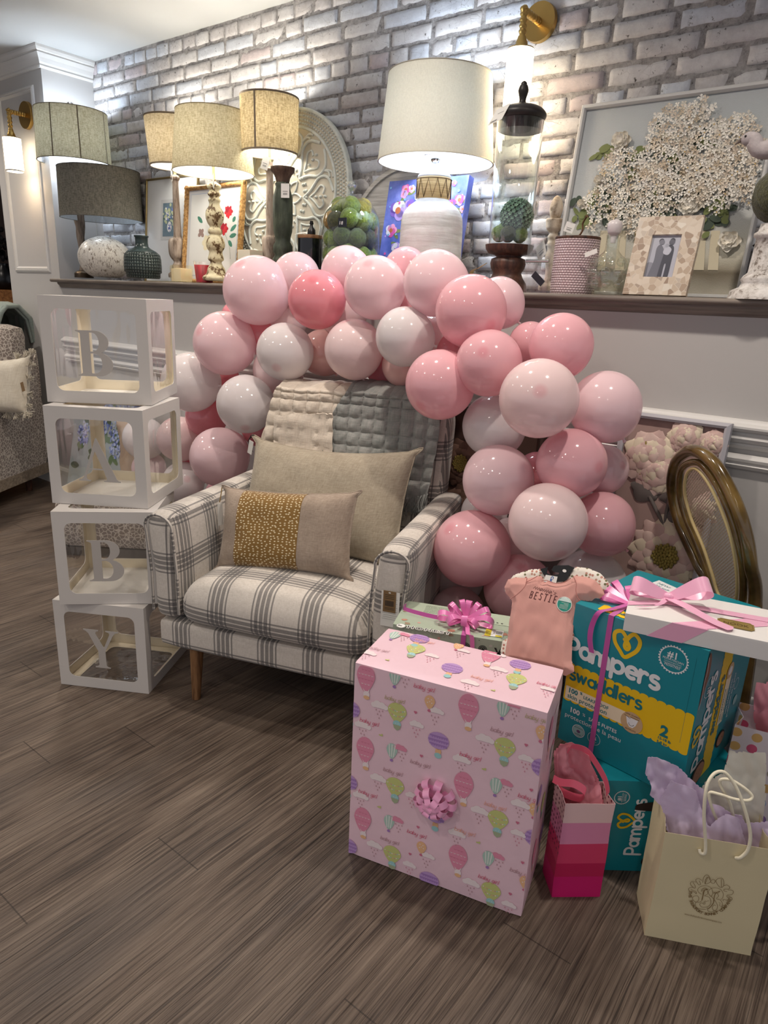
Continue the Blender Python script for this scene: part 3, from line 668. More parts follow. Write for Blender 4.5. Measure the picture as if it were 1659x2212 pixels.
stick_lamp(468, 2.217, 'lamp with chipped cream baluster column and wide beige linen drum shade',
  [(607, 26), (603, 29), (598, 28), (592, 21), (580, 18), (573, 14), (566, 12), (560, 17), (545, 14), (535, 19), (525, 20), (515, 17), (508, 12), (503, 15), (497, 15), (491, 11), (482, 16), (470, 19.5), (458, 19), (447, 13), (440, 11), (432, 13), (426, 10), (420, 14), (412, 10), (405, 15), (399, 14), (393, 5), (388, 5)], CHIP, (242, 77, 375, 87), LIN1, 10, WARM, trimc=(M('beige shade edge', (150, 140, 112), .8), 0), tagspec=(.03, .03, .004, -.5, .5))
stick_lamp(584, 2.345, 'tall lamp with pale rustic column and small coarse linen shade before carved disc',
  [(612, 22), (600, 22), (592, 15), (580, 12), (566, 10), (556, 15), (540, 17), (520, 17), (511, 14), (507, 9), (450, 8.5), (380, 7.5), (370, 9.5), (366, 13), (360, 8), (350, 5.5)], RUST, (210, 63.5, 334, 60.5), LIN3, 8, WARM, seams=(rad(-72), rad(60), rad(180)), trimc=(M('brown gray shade band', (130, 116, 98), .8), 1), tagspec=(.01, .025, .0, .5, -.3))
# --- green carved candle holder
P = led(611, 2.24); s = T('candle_holder', 'dark green turned wooden candle holder with brown rim before the carved disc', 'candle holder', P)
GRW = wood('distressed green paint', (44, 50, 40), (58, 66, 52), (84, 92, 76), (30, 30, 8), .6)
pr = prof(P, [(615, 30), (606, 30), (598, 24), (585, 20), (575, 17), (568, 22), (560, 22), (552, 17), (545, 21), (532, 21), (522, 16), (512, 17), (500, 20), (470, 21.5), (425, 21), (412, 17), (404, 15), (398, 17), (394, 14)])
MB().lathe(pr, GRW, P, 8).build('column', s)
MB().lathe(prof(P, [(395, 14), (385, 16), (377, 20), (371, 25), (366, 26), (362, 26), (361, 20)]), wood('worn brown paint', (60, 44, 36), (84, 64, 52), (110, 90, 74), (30, 30, 8), .6), P, 28).build('rim', s)
hangtag(P+V((.045, -.03, prof(P, [(398, 1)])[0][1])), .036, .055, s, yaw=.5, string=.004)
# --- carved white disc
def carved_disc():
    t = NT('chalky carved white'); o = t.co(); n = t.noise(o, 30, 4, .6); t.p(Base_Color=t.mix(t.ramp(n, [(.4, 0.), (.6, 1.)]), C(196, 202, 196), C(212, 216, 210)), Roughness=.7); t.bump(n, .2, .002); WM = t.m; TAN = M('recessed ground', (192, 186, 170), .8)
    top = onY(622, 236, 2.475); R = (top.z-ZL)/2/.995; cxx = onY(618, 410, 2.43).x; s = T('carved_wall_disc', 'large round white carved medallion panel with floral relief leaning on the bricks', 'wall decoration', (cxx, 2.40, ZL))
    fr = Fr((cxx, 2.398, ZL), (1, 0, 0), (0, .075, 2*R)); cy = R
    mb = MB(); n = 72
    def ringp(r, h): return [fr.p(cos(2*pi*i/n)*r, cy+sin(2*pi*i/n)*r, h) for i in range(n)]
    mb.grid([ringp(R, -.012), ringp(R, .010), ringp(R-.004, .014), ringp(R-.012, .014), ringp(R-.015, .008)], WM, cv=True); mb.ring(ringp(R-.014, .007), TAN); mb.ring(ringp(R, -.012), WM, True)
    mb.build('disc', s); mb = MB(); h = .010
    for ri, rr in enumerate((.955, .915, .875, .835)):   # beaded rim
        k = int(2*pi*R*rr/.0155)
        for i in range(k):
            a = 2*pi*(i+.5*(ri % 2))/k; mb.sph(fr.p(cos(a)*R*rr, cy+sin(a)*R*rr, .008), .0062, WM, 6, (1, 1, .8))
    def rib(pts, w=.007, hh=.012): mb.tube([fr.p(x*R, cy+y*R, hh-.004) for x, y in sp2(pts, 5)], w, WM, 6)
    mb.tube([fr.p(cos(a*pi/36)*R*.795, cy+sin(a*pi/36)*R*.795, .008) for a in range(72)], .007, WM, 6, closed=True)
    for q in range(8):
        a = q*pi/4; c, s_ = cos(a), sin(a); rot = lambda pts: [(x*c-y*s_, x*s_+y*c) for x, y in pts]
        rib(rot([(.30, 0), (.42, .09), (.52, .20), (.66, .20), (.76, .05)])); rib(rot([(.30, 0), (.42, -.09), (.52, -.20), (.66, -.20), (.76, -.05)]))
        rib(rot([(.40, 0), (.48, .05), (.56, .12), (.62, .09), (.60, .03)]), .005); rib(rot([(.40, 0), (.48, -.05), (.56, -.12), (.62, -.09), (.60, -.03)]), .005)
        rib(rot([(.06, 0), (.12, .05), (.19, .045), (.26, 0)]), .005); rib(rot([(.06, 0), (.12, -.05), (.19, -.045), (.26, 0)]), .005)
        for dd in (.66, .71): rib(rot([(dd-.1, .28), (dd, .26), (dd+.03, .20)]), .005)
        for k in range(3): x, y = rot([(.50+.07*k, 0)])[0]; mb.sph(fr.p(x*R, cy+y*R, .008), .009, WM, 8, (1, 1, .7))
    for rr, k in ((.045, 8), (.31, 26), (.345, 28)):
        for i in range(k): a = 2*pi*i/k; mb.sph(fr.p(cos(a)*R*rr, cy+sin(a)*R*rr, .008), .0075, WM, 6)
    mb.build('relief_carving', s)
carved_disc()
# --- white block candle, amber candle jar, red candle glass
def wax(n, c): return M(n, c, .5, sss=.3)
P = onY(541, 600, 2.27); P.z = ZL; zt = vz(P, 540)-ZL; s = T('block_candle', 'square ivory block candle by the red flower print', 'candle', P); w = 40*mpp(P)
MB().rbox(P+V((0, 0, zt/2)), (w, .08, zt), .004, wax('ivory wax', (226, 220, 198)), 3).build('wax', s); MB().cyl(P+V((0, 0, zt)), P+V((0, 0, zt+.012)), .0012, .001, INK, 6).build('wick', s)
P = onY(393, 607, 2.225); P.z = ZL; s = T('jar_candle', 'cream wax candle in amber square glass jar below the grey urn lamp', 'candle', P); w = 40*mpp(P); zt = vz(P, 572)-ZL
MB().rbox(P+V((0, 0, zt*.42)), (w*.86, .07, zt*.78), .006, wax('cream wax', (236, 226, 196)), 3).build('wax', s); MB().rbox(P+V((0, 0, zt/2)), (w, .082, zt), .012, glass('amber glass', (254, 250, 238), .07), 4).build('jar', s)
P = onY(442, 607, 2.222); P.z = ZL; s = T('red_candle', 'red candle in a clear faceted glass beside the cream baluster', 'candle', P); zt = vz(P, 566)-ZL; r = 22*mpp(P)
MB().lathe([(r*.78, .004), (r*.95, zt*.85), (.004, zt*.87)], wax('red wax', (168, 36, 48)), P, 12).build('wax', s); MB().lathe([(r*.8, 0), (r, zt), (r*1.04, zt), (r*1.04, zt+.004)], glass('clear glass', refl=.07), P, 8, cap=False).build('glass', s)
# --- black jar with small bottle
P = led(668, 2.26); zt = vz(P, 516)-ZL; r = 25*mpp(P); s = T('lidded_jar', 'black cylindrical candle jar with wooden lid left of the moss cloche', 'jar', P)
MB().lathe([(r*.95, 0), (r, .006), (r, zt)], M('black gloss glass', (16, 17, 22), .12, coat=.4), P, 32).build('jar', s); MB().lathe([(r, zt), (r*1.02, zt+.002), (r*1.02, zt+.012), (r*.98, zt+.014)], wood('jar lid wood', (96, 66, 42), (132, 96, 64), (160, 122, 86)), P, 32).build('lid', s)
Q = P+V((.01, 0, zt+.0145)); b = T('small_bottle', 'tiny black bottle standing on the lid of the black jar', 'bottle', Q); z = lambda y: vz(Q, y)-Q.z
MB().lathe([(.016, 0), (.017, .005), (.016, .02), (.007, .032), (.006, .042)], M('black bottle', (26, 24, 24), .35), Q, 18).build('body', b); MB().lathe([(.008, .042), (.009, .044), (.006, .056)], M('black cap', (14, 14, 14), .3), Q, 14).build('cap', b)
fr = Fr(P+V((-r*1.2, -r*.7, zt+.015)), (1, .2, .1), (-.1, .8, .25)); mb = MB(); mb.poly(fr, [(0, 0), (.06, 0), (.06, .035), (0, .035)], TAGP, 0); mb.stroke(fr, [(.01, .02), (.045, .02)], .0015, INK, .0005, dots=False)
tag(mb.build('paper_note', loc=fr.p(.03, .02)), 'white folded paper tag lying on the black jar lid', 'tag')
# --- tall thin glass helpers and moss
GL = glass('thin clear glass', tint=(246, 250, 250), refl=.075, edge=1.1)
def moss(name, col, c2):
    t = NT(name); o = t.co(); n = t.noise(o, 90, 4, .8); t.p(Base_Color=t.mix(t.ramp(n, [(.35, 0.), (.65, 1.)]), C(*col), C(*c2)), Roughness=.95, Sheen_Weight=.3); t.bump(n, 1., .01); return t.m
MG = moss('green moss', (82, 104, 26), (142, 164, 54)); MO = moss('orange brown moss', (160, 112, 28), (204, 156, 56)); MY = moss('yellow moss', (150, 136, 44), (192, 176, 70)); MD = moss('dark moss', (48, 62, 24), (92, 110, 42)); MT = moss('deep olive moss', (44, 46, 16), (84, 84, 34))
def moss_ball(c, r, m, label, group=None, seed=0):
    o = MB().sph(c, r, m, 22, fn=lambda d: 1+.05*noise.noise(d*7+V((seed, 0, 0)))+.03*noise.noise(d*19)).build('moss_ball', loc=c); return tag(o, label, 'moss ball', group)
# --- cloche full of moss balls
P = led(755, 2.29); mp = mpp(P); s = T('glass_cloche', 'rounded glass cloche with ball knob, packed with green moss balls', 'cloche', P)
pr = prof(P, [(618, 62.5), (520, 63), (480, 62), (458, 56), (442, 44), (430, 28), (424, 10), (420, 8)]); pr = [(pr[0][0], 0)]+pr[1:]
MB().lathe(sprof(pr), GL, P, 48, cap=False).build('dome', s); zk = pr[-1][1]
MB().lathe(sprof([(.009, zk), (.008, zk+.01), (.016, zk+.022), (.02, zk+.033), (.015, zk+.046), (.001, zk+.05)]), glass('solid clear glass', tint=(226, 232, 232), refl=.32, edge=1.), P, 24).build('knob', s)
r = 19.5*mp; zz = lambda y: vz(P, y)-P.z; placed = []
k = 0; lim = 62*mp-r-.005
for lev, (y, nb, ph) in enumerate(((590, 8, .2), (553, 8, .6), (516, 8, .25), (479, 8, .62))):
    for i in range(nb):
        an = ph+2*pi*i/nb
        if sin(an) > .75 or (lev == 0 and sin(an) > .2): continue
        c = P+V((cos(an)*lim, sin(an)*lim, zz(y)+.006*sin(i*2.3))); m = [MG, MG, MT, MG, MD, MG, MG, MD][(i*3+lev) % 8]
        if lev == 3 and i == 4: m = MO
        moss_ball(c, r, m, 'moss ball in the big glass cloche, %s layer, %s' % (('bottom', 'second', 'third', 'fourth')[lev], ('far right side', 'right at the back', 'back', 'left at the back', 'far left side', 'front left', 'front middle', 'front right')[i]), 'moss balls packed in the glass cloche', k); k += 1
    if lev > 1: moss_ball(P+V((0, 0, zz(y)-.01)), r*1.05, MD, 'dark moss ball, middle of the big cloche, %s layer' % ('third' if lev == 2 else 'fourth'), 'moss balls packed in the glass cloche', k)
for i, (an, m, w) in enumerate(((-2.3, MG, 'left of the dome top'), (-.9, MG, 'right of the dome top'), (.5, MY, 'yellow, dome top right'), (2.2, MO, 'orange brown, dome top back'))):
    moss_ball(P+V((cos(an)*24*mp, sin(an)*24*mp, zz(449))), r, m, 'moss ball in the big glass cloche, '+w, 'moss balls packed in the glass cloche', 40+i)
fr = Fr(P+V((.035, -58*mp-.012, zz(500))), (1, .35, 0), (.1, 0, 1)); mb = MB(); mb.box(fr.p(.02, .02), (.042, .002, .034), M('slate tag', (26, 28, 38), .4)); mb.text(fr, .006, .012, '18"', .018, TAGP, .002); mb.build('slate_tag', s)
# --- whitewashed arched board
WW = wood('whitewashed planks', (150, 146, 140), (186, 183, 178), (206, 204, 200), (4, 4, 70), .6)
a = onY(766, 430, 2.46); b = onY(1012, 430, 2.46); rr = (b.x-a.x)/2; cx = (a.x+b.x)/2; s = T('arched_board', 'whitewashed round-topped wooden board with raised rim behind the white lamp', 'wall decoration', (cx, 2.44, ZL))
fr = Fr((cx, 2.425, ZL), (1, 0, 0), (0, .06, .6)); hh = vz(V((cx, 2.45, 0)), 352)-ZL-rr
out = [(-rr, 0), (-rr, hh)]+[(-rr*cos(pi*i/24), hh+rr*sin(pi*i/24)) for i in range(25)]+[(rr, hh), (rr, 0)]
def off(q): return [(x*(1-q/rr), y-q*(.0 if y < .01 else 1) if False else (hh+(y-hh)*(1-q/rr) if y > hh else y)) for x, y in out]
mb = MB(); mb.grid([[fr.p(x, y, h) for x, y in off(q)] for q, h in ((0, 0), (0, .022), (.018, .022), (.018, .012))], WW, cv=True, smooth=False); mb.build('rim', s)
mb = MB(); mb.poly(fr, off(.017), WW, .0125); mb.poly(fr, off(0), WW, 0); mb.build('board', s)
# --- blue flower canvas
TL, TR, BL, BR = lean(842, 1013, 392, 600, 2.335, 2.41); s = T('flower_canvas', 'blue canvas painted with pink and purple flowers behind the white lamp', 'painting', BL.lerp(BR, .5)); TLp, TRp = V((TL.x, TL.y, onY(842, 399, TL.y).z)), TR
fr = Fr(BL, BR-BL, TL-BL); w = (TR-TL).length; h = (TL-BL).length
t = NT('blue violet painted ground'); o = t.co(); t.p(Base_Color=t.ramp(t.noise(o, 9, 4, .6), [(.35, C(66, 88, 168)), (.5, C(98, 112, 196)), (.62, C(130, 140, 214)), (.72, C(104, 158, 210))]), Roughness=.5); BLU = t.m
mb = MB(); mb.box(fr.p(w/2, h/2, -.018), (w, .036, h), BLU, Matrix((fr.u, -fr.n, fr.v)).transposed()); rd = random.Random(9); PK = [M(n, c, .5) for n, c in (('pink petal paint', (226, 150, 190)), ('lilac petal paint', (176, 150, 222)), ('violet petal paint', (122, 90, 190)), ('white petal paint', (226, 224, 238)), ('magenta petal paint', (206, 84, 160)))]
GP = M('olive leaf paint', (116, 132, 74), .6); SK = M('sky dab paint', (120, 178, 220), .6); hl = .0006
def bloom(x, y, r, mats, n=7, cen=None):
    global hl
    a, b = fr.px(x, y); r = r*.0019
    cl_ = (.002, .002, w-.002, h-.002)
    for k in range(n): an = k*2.4+rd.random()*.4; petal(mb, fr, a-cos(an)*r*.1, b-sin(an)*r*.1, r*(1.05-.04*k), r*.42, an, mats[k % len(mats)], hl, cl_); hl += .00002
    mb.disc(fr, a, b, r*.28, cen or M('orange flower heart', (196, 110, 70), .6), hl+.00002, 10)
for x, y in ((868, 450), (850, 500), (1000, 432), (880, 420), (860, 530), (995, 500), (985, 450), (872, 478)):
    a, b = fr.px(x, y)
    for k in range(3): petal(mb, fr, a, b, .04, .007, rd.uniform(0, 6.3), GP, hl, (.002, .002, w-.002, h-.002)); hl += .00001
for x, y, r, ms in ((877, 410, 14, (0, 4)), (873, 420, 11, (0, 1)), (890, 408, 10, (0, 3)), (860, 455, 26, (3, 2, 1)), (886, 446, 18, (2, 1, 3)), (845, 498, 17, (0, 3, 4)), (982, 396, 7, (4, 0)), (993, 432, 14, (0, 4)), (976, 440, 12, (4, 2)), (855, 535, 14, (3, 1)), (1000, 452, 9, (0, 3)), (990, 470, 8, (3, 1)), (905, 425, 12, (3, 1)), (875, 500, 10, (2, 1))): bloom(x, y, r, [PK[q] for q in ms])
for k in range(40): a, b = rd.uniform(.01, w-.01), rd.uniform(.05, h-.01); mb.disc(fr, a, b, rd.uniform(.003, .006), rd.choice([SK, PK[4], PK[1], SK]), hl, 7)
mb.build('canvas', s)
# --- big white lamp
P = led(925, 2.262); s = T('table_lamp', 'large whitewashed bottle lamp with wooden neck wrap and big ivory shade', 'lamp', P)
t = NT('limewashed ceramic'); o = t.co(); n = t.noise(t.map(o, (6, 6, 60)), 1, 5, .6); n2 = t.noise(o, 12, 4, .6); t.p(Base_Color=t.mix(t.ramp(n2, [(.42, 0.), (.62, .5)]), t.ramp(n, [(.35, C(190, 188, 184)), (.6, C(222, 221, 218))]), C(196, 180, 180)), Roughness=.7); t.bump(t.math('ADD', n, n2), .5, .004); LIME = t.m
pr = prof(P, [(632, 58), (626, 63), (600, 66), (520, 67), (480, 66), (462, 62), (448, 52), (438, 40), (433, 35), (430, 34)]); pr[0] = (pr[0][0], 0); MB().lathe(sprof(pr), LIME, P, 56).build('body', s)
WN = wood('tan cane wrap', (170, 136, 88), (202, 170, 118), (220, 192, 142), (5, 5, 300), .6)
pw = prof(P, [(432, 34.5), (428, 36), (392, 37.5), (386, 36)]); MB().lathe(pw, WN, P, 40).build('neck_wrap', s)
MB().lathe(sprof(prof(P, [(387, 35), (382, 36), (376, 31), (371, 20), (369, 8)])), LIME, P, 40).build('collar', s)
mb = MB(); zs = lambda y: vz(P, y)-P.z; rw = pw[1][0]+.002; n = 24
mb.tube([P+V((cos(2*pi*k/n)*rw*(1.02 if k % 2 else 1), sin(2*pi*k/n)*rw, zs(390) if k % 2 else zs(430))) for k in range(n)], .0018, M('brown lacing', (92, 66, 38), .7), 6, closed=True)
mb.tube([P+V((cos(2*pi*k/n)*rw*1.02, sin(2*pi*k/n)*rw*1.02, zs(389))) for k in range(n)], .0012, M('brown lacing', (92, 66, 38), .7), 6, closed=True); mb.build('lacing', s)
r0, z0, r1, z1 = drum(P, IVORY, 163, 112, 354, 124.5, s, trimc=(M('ivory shade edge', (184, 178, 160), .8), 0), lining=shade_mat('bright cool lining', (236, 244, 252), (230, 240, 250), .30))
MB().cyl(P+V((0, 0, zs(369))), P+V((0, 0, zs(352))), .013, .013, glass('acrylic rod', refl=.12), 16).build('acrylic_neck', s)
MB().lathe([(.011, 0), (.018, .008), (.019, .022), (.014, .028), (.016, .04), (.013, .05)], STEEL, P+V((0, 0, zs(352))), 20).cyl(P+V((0, 0, zs(352)+.03)), P+V((-.035, -.01, zs(352)+.03)), .003, .003, STEEL, 8).sph(P+V((-.037, -.01, zs(352)+.03)), .006, STEEL, 10).build('socket', s)
harp(P, zs(350)+.02, z0-zs(350)-.02, .06, s, STEEL); bulb(P, (z0+z1)/2, s, 11, (.84, .92, 1), .05)
MB().tube(smooth_path([P+V((.02, -.02, zs(352))), P+V((.05, -.04, zs(356))), P+V((.06, -.05, zs(372))), P+V((.035, -.06, zs(380))), P+V((.05, -.05, zs(350)))]), .0007, M('clear cord', (210, 214, 216), .2), 5).build('cord', s)
# --- gold leaf ornament
P = led(1030, 2.30); s = T('gold_leaf', 'curved gold leaf ornament poking up beside the dark pedestal', 'ornament', P); a = P; tip = onY(1052, 568, 2.30)
pa = smooth_path([a, a+V((-.03, 0, .025)), onY(1020, 586, 2.30), onY(1036, 578, 2.30), tip]); MB().strip(pa, [V((0, .002+.012*sin(pi*i/(len(pa)-1)), .004*sin(pi*i/(len(pa)-1)))) for i in range(len(pa))], M('shiny gold', (196, 164, 96), .25, 1)).build('leaf', s, mod=solid(.0015))
# --- hurricane cylinder on turned pedestal
P = led(1093, 2.262); DW = wood('dark walnut', (44, 28, 22), (72, 46, 36), (98, 64, 48), (60, 60, 12), .45)
s = T('pedestal', 'dark brown turned wooden pedestal under the tall glass cylinder', 'stand', P)
pr = prof(P, [(640, 50), (630, 50), (626, 44), (612, 42), (600, 34), (590, 30), (580, 36), (570, 38), (560, 36), (556, 26), (552, 30), (548, 44), (540, 50), (530, 52)]); pr[0] = (pr[0][0]*.9, 0); pr[1] = (pr[1][0]*.9, .012); MB().lathe(pr, DW, P, 44).build('turned_body', s)
Q = P+V((0, 0, pr[-1][1]+.0005)); s = T('glass_hurricane', 'tall clear glass cylinder holding green balls on the dark pedestal', 'glass cylinder', Q)
rb = 45*mpp(Q); rt = 48*mpp(Q); zt = vz(Q, 262)-Q.z; MB().lathe([(.001, .001), (rb*.97, .001), (rb, .006), (rt, zt), (rt-.002, zt), (rb-.003, .008)], GL, Q, 56, cap=False).build('cylinder', s)
L_ = Q+V((0, 0, zt+.0005)); s = T('cloche_lid', 'black wooden lid with tall knob capping the glass cylinder, paper tag attached', 'lid', L_); BK = M('matt black wood', (34, 28, 27), .45, bump=(60, .15, .002)); rl = 53.5*mpp(L_); zl = lambda y: vz(L_, y)-L_.z
MB().lathe(sprof([(rt*.94, -.03), (rt*.96, 0), (rl*.93, .001), (rl, .012), (rl*.98, .022), (rl*.8, .036), (rl*.45, .046), (.016, .050)], 3), BK, L_, 48).build('cap', s)
MB().lathe(sprof([(.015, .049), (.011, .058), (.012, .068), (.015, .078), (.017, .09), (.012, .104), (.011, zl(196)), (.010, zl(180)), (.001, zl(174))]), BK, L_, 20).build('knob', s)
fr = Fr(L_+V((-rl*.93, -rl*.98, -.022)), (1, -.15, .22), (.45, .12, .85)); mb = MB(); mb.box(fr.p(.028, .026), (.056, .0006, .052), TAGP, Matrix((fr.u, -fr.n, fr.v)).transposed())
for k in range(9): mb.poly(fr, [(.006+k*.003, .004), (.0075+k*.003, .004), (.0075+k*.003, .010), (.006+k*.003, .010)], INK, .0006)
mb.stroke(fr, [(.02, .03), (.045, .03)], .001, INK, .0006, dots=False); mb.build('price_tag', s)
t = NT('frosted succulent green'); o = t.co(); n = t.noise(o, 60, 3, .7); t.p(Base_Color=t.mix(t.ramp(n, [(.35, 0.), (.62, 1.)]), C(84, 116, 92), C(160, 186, 160)), Roughness=.8); SG = t.m
rs = 36*mpp(Q); c = Q+V((.018, 0, 0)); c.z = vz(Q, 467); mb = MB(); N = 190
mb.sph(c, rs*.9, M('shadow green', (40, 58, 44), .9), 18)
for k in range(N):
    z = 1-2*(k+.5)/N; a = k*2.39996; q = sqrt(1-z*z); d = V((q*cos(a), q*sin(a), z)); t1 = d.orthogonal().normalized(); t2 = d.cross(t1); t1 = t1*cos(k)+t2*sin(k); t2 = d.cross(t1)
    for m_ in range(5):
        b = m_*pi*.4; e = (t1*cos(b)+t2*sin(b)); p0 = c+d*rs*.9; L = rs*.14; mb.add([p0, p0+e*L*.6+d.cross(e)*L*.4+d*L*.3, p0+e*L+d*L*.75, p0+e*L*.6-d.cross(e)*L*.4+d*L*.3], [(0, 1, 2, 3)], SG)
tag(mb.build('succulent_ball', loc=c), 'ball of frosted green succulent rosettes inside the tall glass cylinder', 'artificial plant')
r = 17*mpp(Q)
for k, (dx, dy, y, w) in enumerate(((-.045, -.035, 506, 'left front'), (-.05, .03, 495, 'left back, slightly higher'), (.015, -.05, 508, 'centre front'), (.058, -.01, 508, 'right'))):
    c = Q+V((dx, dy, 0)); hr = sqrt(dx*dx+dy*dy); lim = rb-r-.006; c = Q+V((dx, dy, 0))*min(1, lim/hr); c.z = max(vz(Q, y), Q.z+r+.004); moss_ball(c, r, MG if k != 2 else MT, 'moss ball at the bottom of the tall cylinder, '+w, 'moss balls under the succulent ball', 30+k)
# --- egg finial
P = led(1184, 2.40); s = T('egg_finial', 'distressed cream wooden egg on a turned stand behind the pink candle', 'ornament', P); CW = wood('distressed cream wood', (150, 128, 104), (206, 190, 168), (226, 212, 192), (30, 30, 30), .7)
MB().lathe(sprof(prof(P, [(628, 20), (618, 20), (606, 10), (580, 9), (555, 13), (540, 9), (528, 12), (520, 10), (512, 12), (505, 9), (500, 12), (494, 17), (486, 18), (476, 19), (473, 18)]), 3), CW, P, 28).build('stand', s)
MB().lathe(sprof(prof(P, [(474, 7), (466, 12), (452, 14), (438, 12), (427, 7), (422, 1)])), CW, P, 24).build('egg', s); hangtag(P+V((-.02, -.06, prof(P, [(528, 1)])[0][1])), .05, .05, s, yaw=-.5, tilt=.5, string=.004)
# --- acrylic box frame
P = onY(1168, 625, 2.28); P.z = ZL; w = 52*mpp(P); zt = vz(P, 530)-ZL; s = T('acrylic_box', 'clear acrylic box with metal rod and black tag beside the pink candle', 'box', P)
MB().box(P+V((0, 0, zt/2)), (w, .09, zt), glass('acrylic sheet', refl=.08, edge=.5)).build('box', s); MB().cyl(P+V((-w/2, -.047, zt*.66)), P+V((w/2, -.047, zt*.66)), .005, .005, STEEL, 12).build('rod', s)
mb = MB(); R_ = Matrix.Rotation(.7, 3, 'Y'); mb.box(P+V((.01, -.05, zt*.3)), (.05, .001, .022), M('slate tag', (26, 28, 38), .4), R_); mb.build('slate_tag', s)
# --- pink ribbed candle
P = led(1237, 2.245); s = T('ribbed_candle', 'tall pink textured ceramic candle with thin wooden lid', 'candle', P); zt = vz(P, 519)-ZL; r = 46.5*mpp(P)
t = NT('pink basket glaze'); u = t.co('UV'); sx = t.n('SeparateXYZ'); t.set(sx.inputs[0], u); fy = t.math('MULTIPLY', sx.outputs[1], 420.); fx = t.math('ADD', t.math('MULTIPLY', sx.outputs[0], 330.), t.math('MULTIPLY', t.math('FLOOR', t.math('DIVIDE', fy, pi)), pi/2))
e = t.math('MULTIPLY', t.math('ABSOLUTE', t.math('SINE', fy)), t.math('ABSOLUTE', t.math('SINE', fx))); t.p(Base_Color=t.mix(t.ramp(e, [(.1, 0.), (.4, 1.)]), C(198, 168, 172), C(226, 206, 208)), Roughness=.35); t.bump(e, .9, .006)
MB().lathe([(r*.96, 0), (r*.985, .003), (r, .02), (r, zt)], t.m, P, 56).build('jar', s); MB().lathe([(r*1.0, zt), (r*1.01, zt+.002), (r*1.01, zt+.007), (r*.99, zt+.009)], DW, P, 48).build('lid', s)
MB().tube(smooth_path([P+V((0, 0, zt+.009)), P+V((.012, 0, zt+.03)), P+V((.01, 0, zt+.05)), P+V((.025, -.01, zt+.07))]), [.003]*18+[.006], M('brown twine', (96, 66, 40), .8), 8).build('cord', s); hangtag(P+V((-.02, -.02, zt+.055)), .03, .03, s, yaw=.2, tilt=-.3, string=.004)
# --- bubble bottle
P = led(1312, 2.235); s = T('bubble_bottle', 'round clear glass bottle covered in bubbles with white ball stopper', 'bottle', P); GB = glass('green tinted glass', (251, 253, 249), refl=.10, edge=1.)
pr = prof(P, [(633, 28), (630, 33), (615, 38), (595, 40), (575, 38), (560, 32), (550, 22), (543, 16), (535, 14.5), (512, 14.5), (510, 16)]); pr[0] = (pr[0][0], 0); MB().lathe(sprof(pr), GB, P, 40, cap=False).build('body', s)
R_ = 40*mpp(P); GBB = glass('bubble glass', (250, 252, 248), refl=.14, edge=1.)
for ring_, (y, k, ph) in enumerate(((567, 9, .2), (590, 10, .5), (614, 9, .1))):
    z = vz(P, y)-P.z; rr_ = R_*(.84, 1, .9)[ring_]
    for i in range(k):
        a = ph+2*pi*i/k
        if sin(a) < .35: MB().sph(P+V((cos(a)*rr_, sin(a)*rr_, z)), R_*.24, GBB, 14).build('bubble', s)
mb = MB(); zt = pr[-1][1]; mb.lathe(sprof([(.008, zt-.02), (.010, zt), (13*mpp(P), zt+.010), (15.5*mpp(P), zt+.028), (12*mpp(P), zt+.042), (.001, zt+.049)]), M('white ceramic stopper', (214, 206, 206), .3), P, 28); mb.build('stopper', s)
fr = Fr(P+V((-.055, -R_-.012, vz(P, 560)-P.z)), (1, 0, .35), (-.3, 0, 1)); mb = MB(); mb.poly(fr, [(0, 0), (.04, 0), (.04, .014), (0, .014)], TAGP, 0); mb.stroke(fr, [(.015, .012), (.045, .03)], .0008, M('thin string', (180, 165, 140), .8), 0); mb.build('price_tag', s)
# --- big bouquet picture
TL, TR, BL, BR = lean(1266, 1697, 205, 634, 2.375, 2.47); TL.z = TR.z = (onY(1266, 235, 2.47).z+onY(1697, 172, 2.47).z)/2
SWH = M('white painted frame', (206, 206, 204), .5)
s, fr, w, h = quad_frame(TL, TR, BL, 'bouquet_picture', 'large white-framed relief painting of a cream hydrangea bouquet', 'picture', .014, .022, SWH, 0)
t = NT('misty painted canvas'); o = t.co(); n = t.noise(t.map(o, (2, 2, 3)), 1, 4, .6); yz = t.n('SeparateXYZ'); t.set(yz.inputs[0], o)
cc = t.mix(t.ramp(t.math('ADD', yz.outputs[2], t.math('MULTIPLY', n, .12)), [(.16, C(150, 146, 128)), (.22, C(186, 184, 168)), (.34, C(182, 186, 186)), (1., C(176, 184, 188))]), C(196, 200, 200), C(0, 0, 0)); 
t.p(Base_Color=t.ramp(t.math('ADD', yz.outputs[2], t.math('MULTIPLY', n, .12)), [(.08, C(186, 180, 164)), (.13, C(128, 118, 98)), (.18, C(192, 188, 172)), (.34, C(186, 190, 190)), (1., C(178, 186, 190))]), Roughness=.7); t.bump(t.noise(o, 300, 2), .4, .002)
mb = MB(); mb.poly(fr, [(.012, .012), (w-.012, .012), (w-.012, h-.012), (.012, h-.012)], t.m, .008); gmb = mb
PET = [M(n, c, .75, sheen=.2) for n, c in (('cream petals', (236, 229, 214)), ('warm white petals', (242, 238, 228)), ('blush petals', (226, 214, 196)), ('tan petals', (204, 188, 164)))]; DG = M('dark leaf green', (62, 76, 62), .7); LG = M('moss leaf green', (116, 126, 74), .7); YS = M('ochre stamen', (206, 170, 84), .7)
rd = random.Random(12); mb = MB(); lv = MB()
def leafc(x, y, n, r, ms):
    for k in range(n):
        a, b = fr.px(x+rd.uniform(-r, r), y+rd.uniform(-r, r)*.8)
        if .02 < a < w-.09 and .05 < b < h-.05: petal(lv, fr, a, b, rd.uniform(.022, .042), rd.uniform(.006, .012), rd.uniform(0, 6.3), rd.choice(ms), .010+rd.random()*.008)
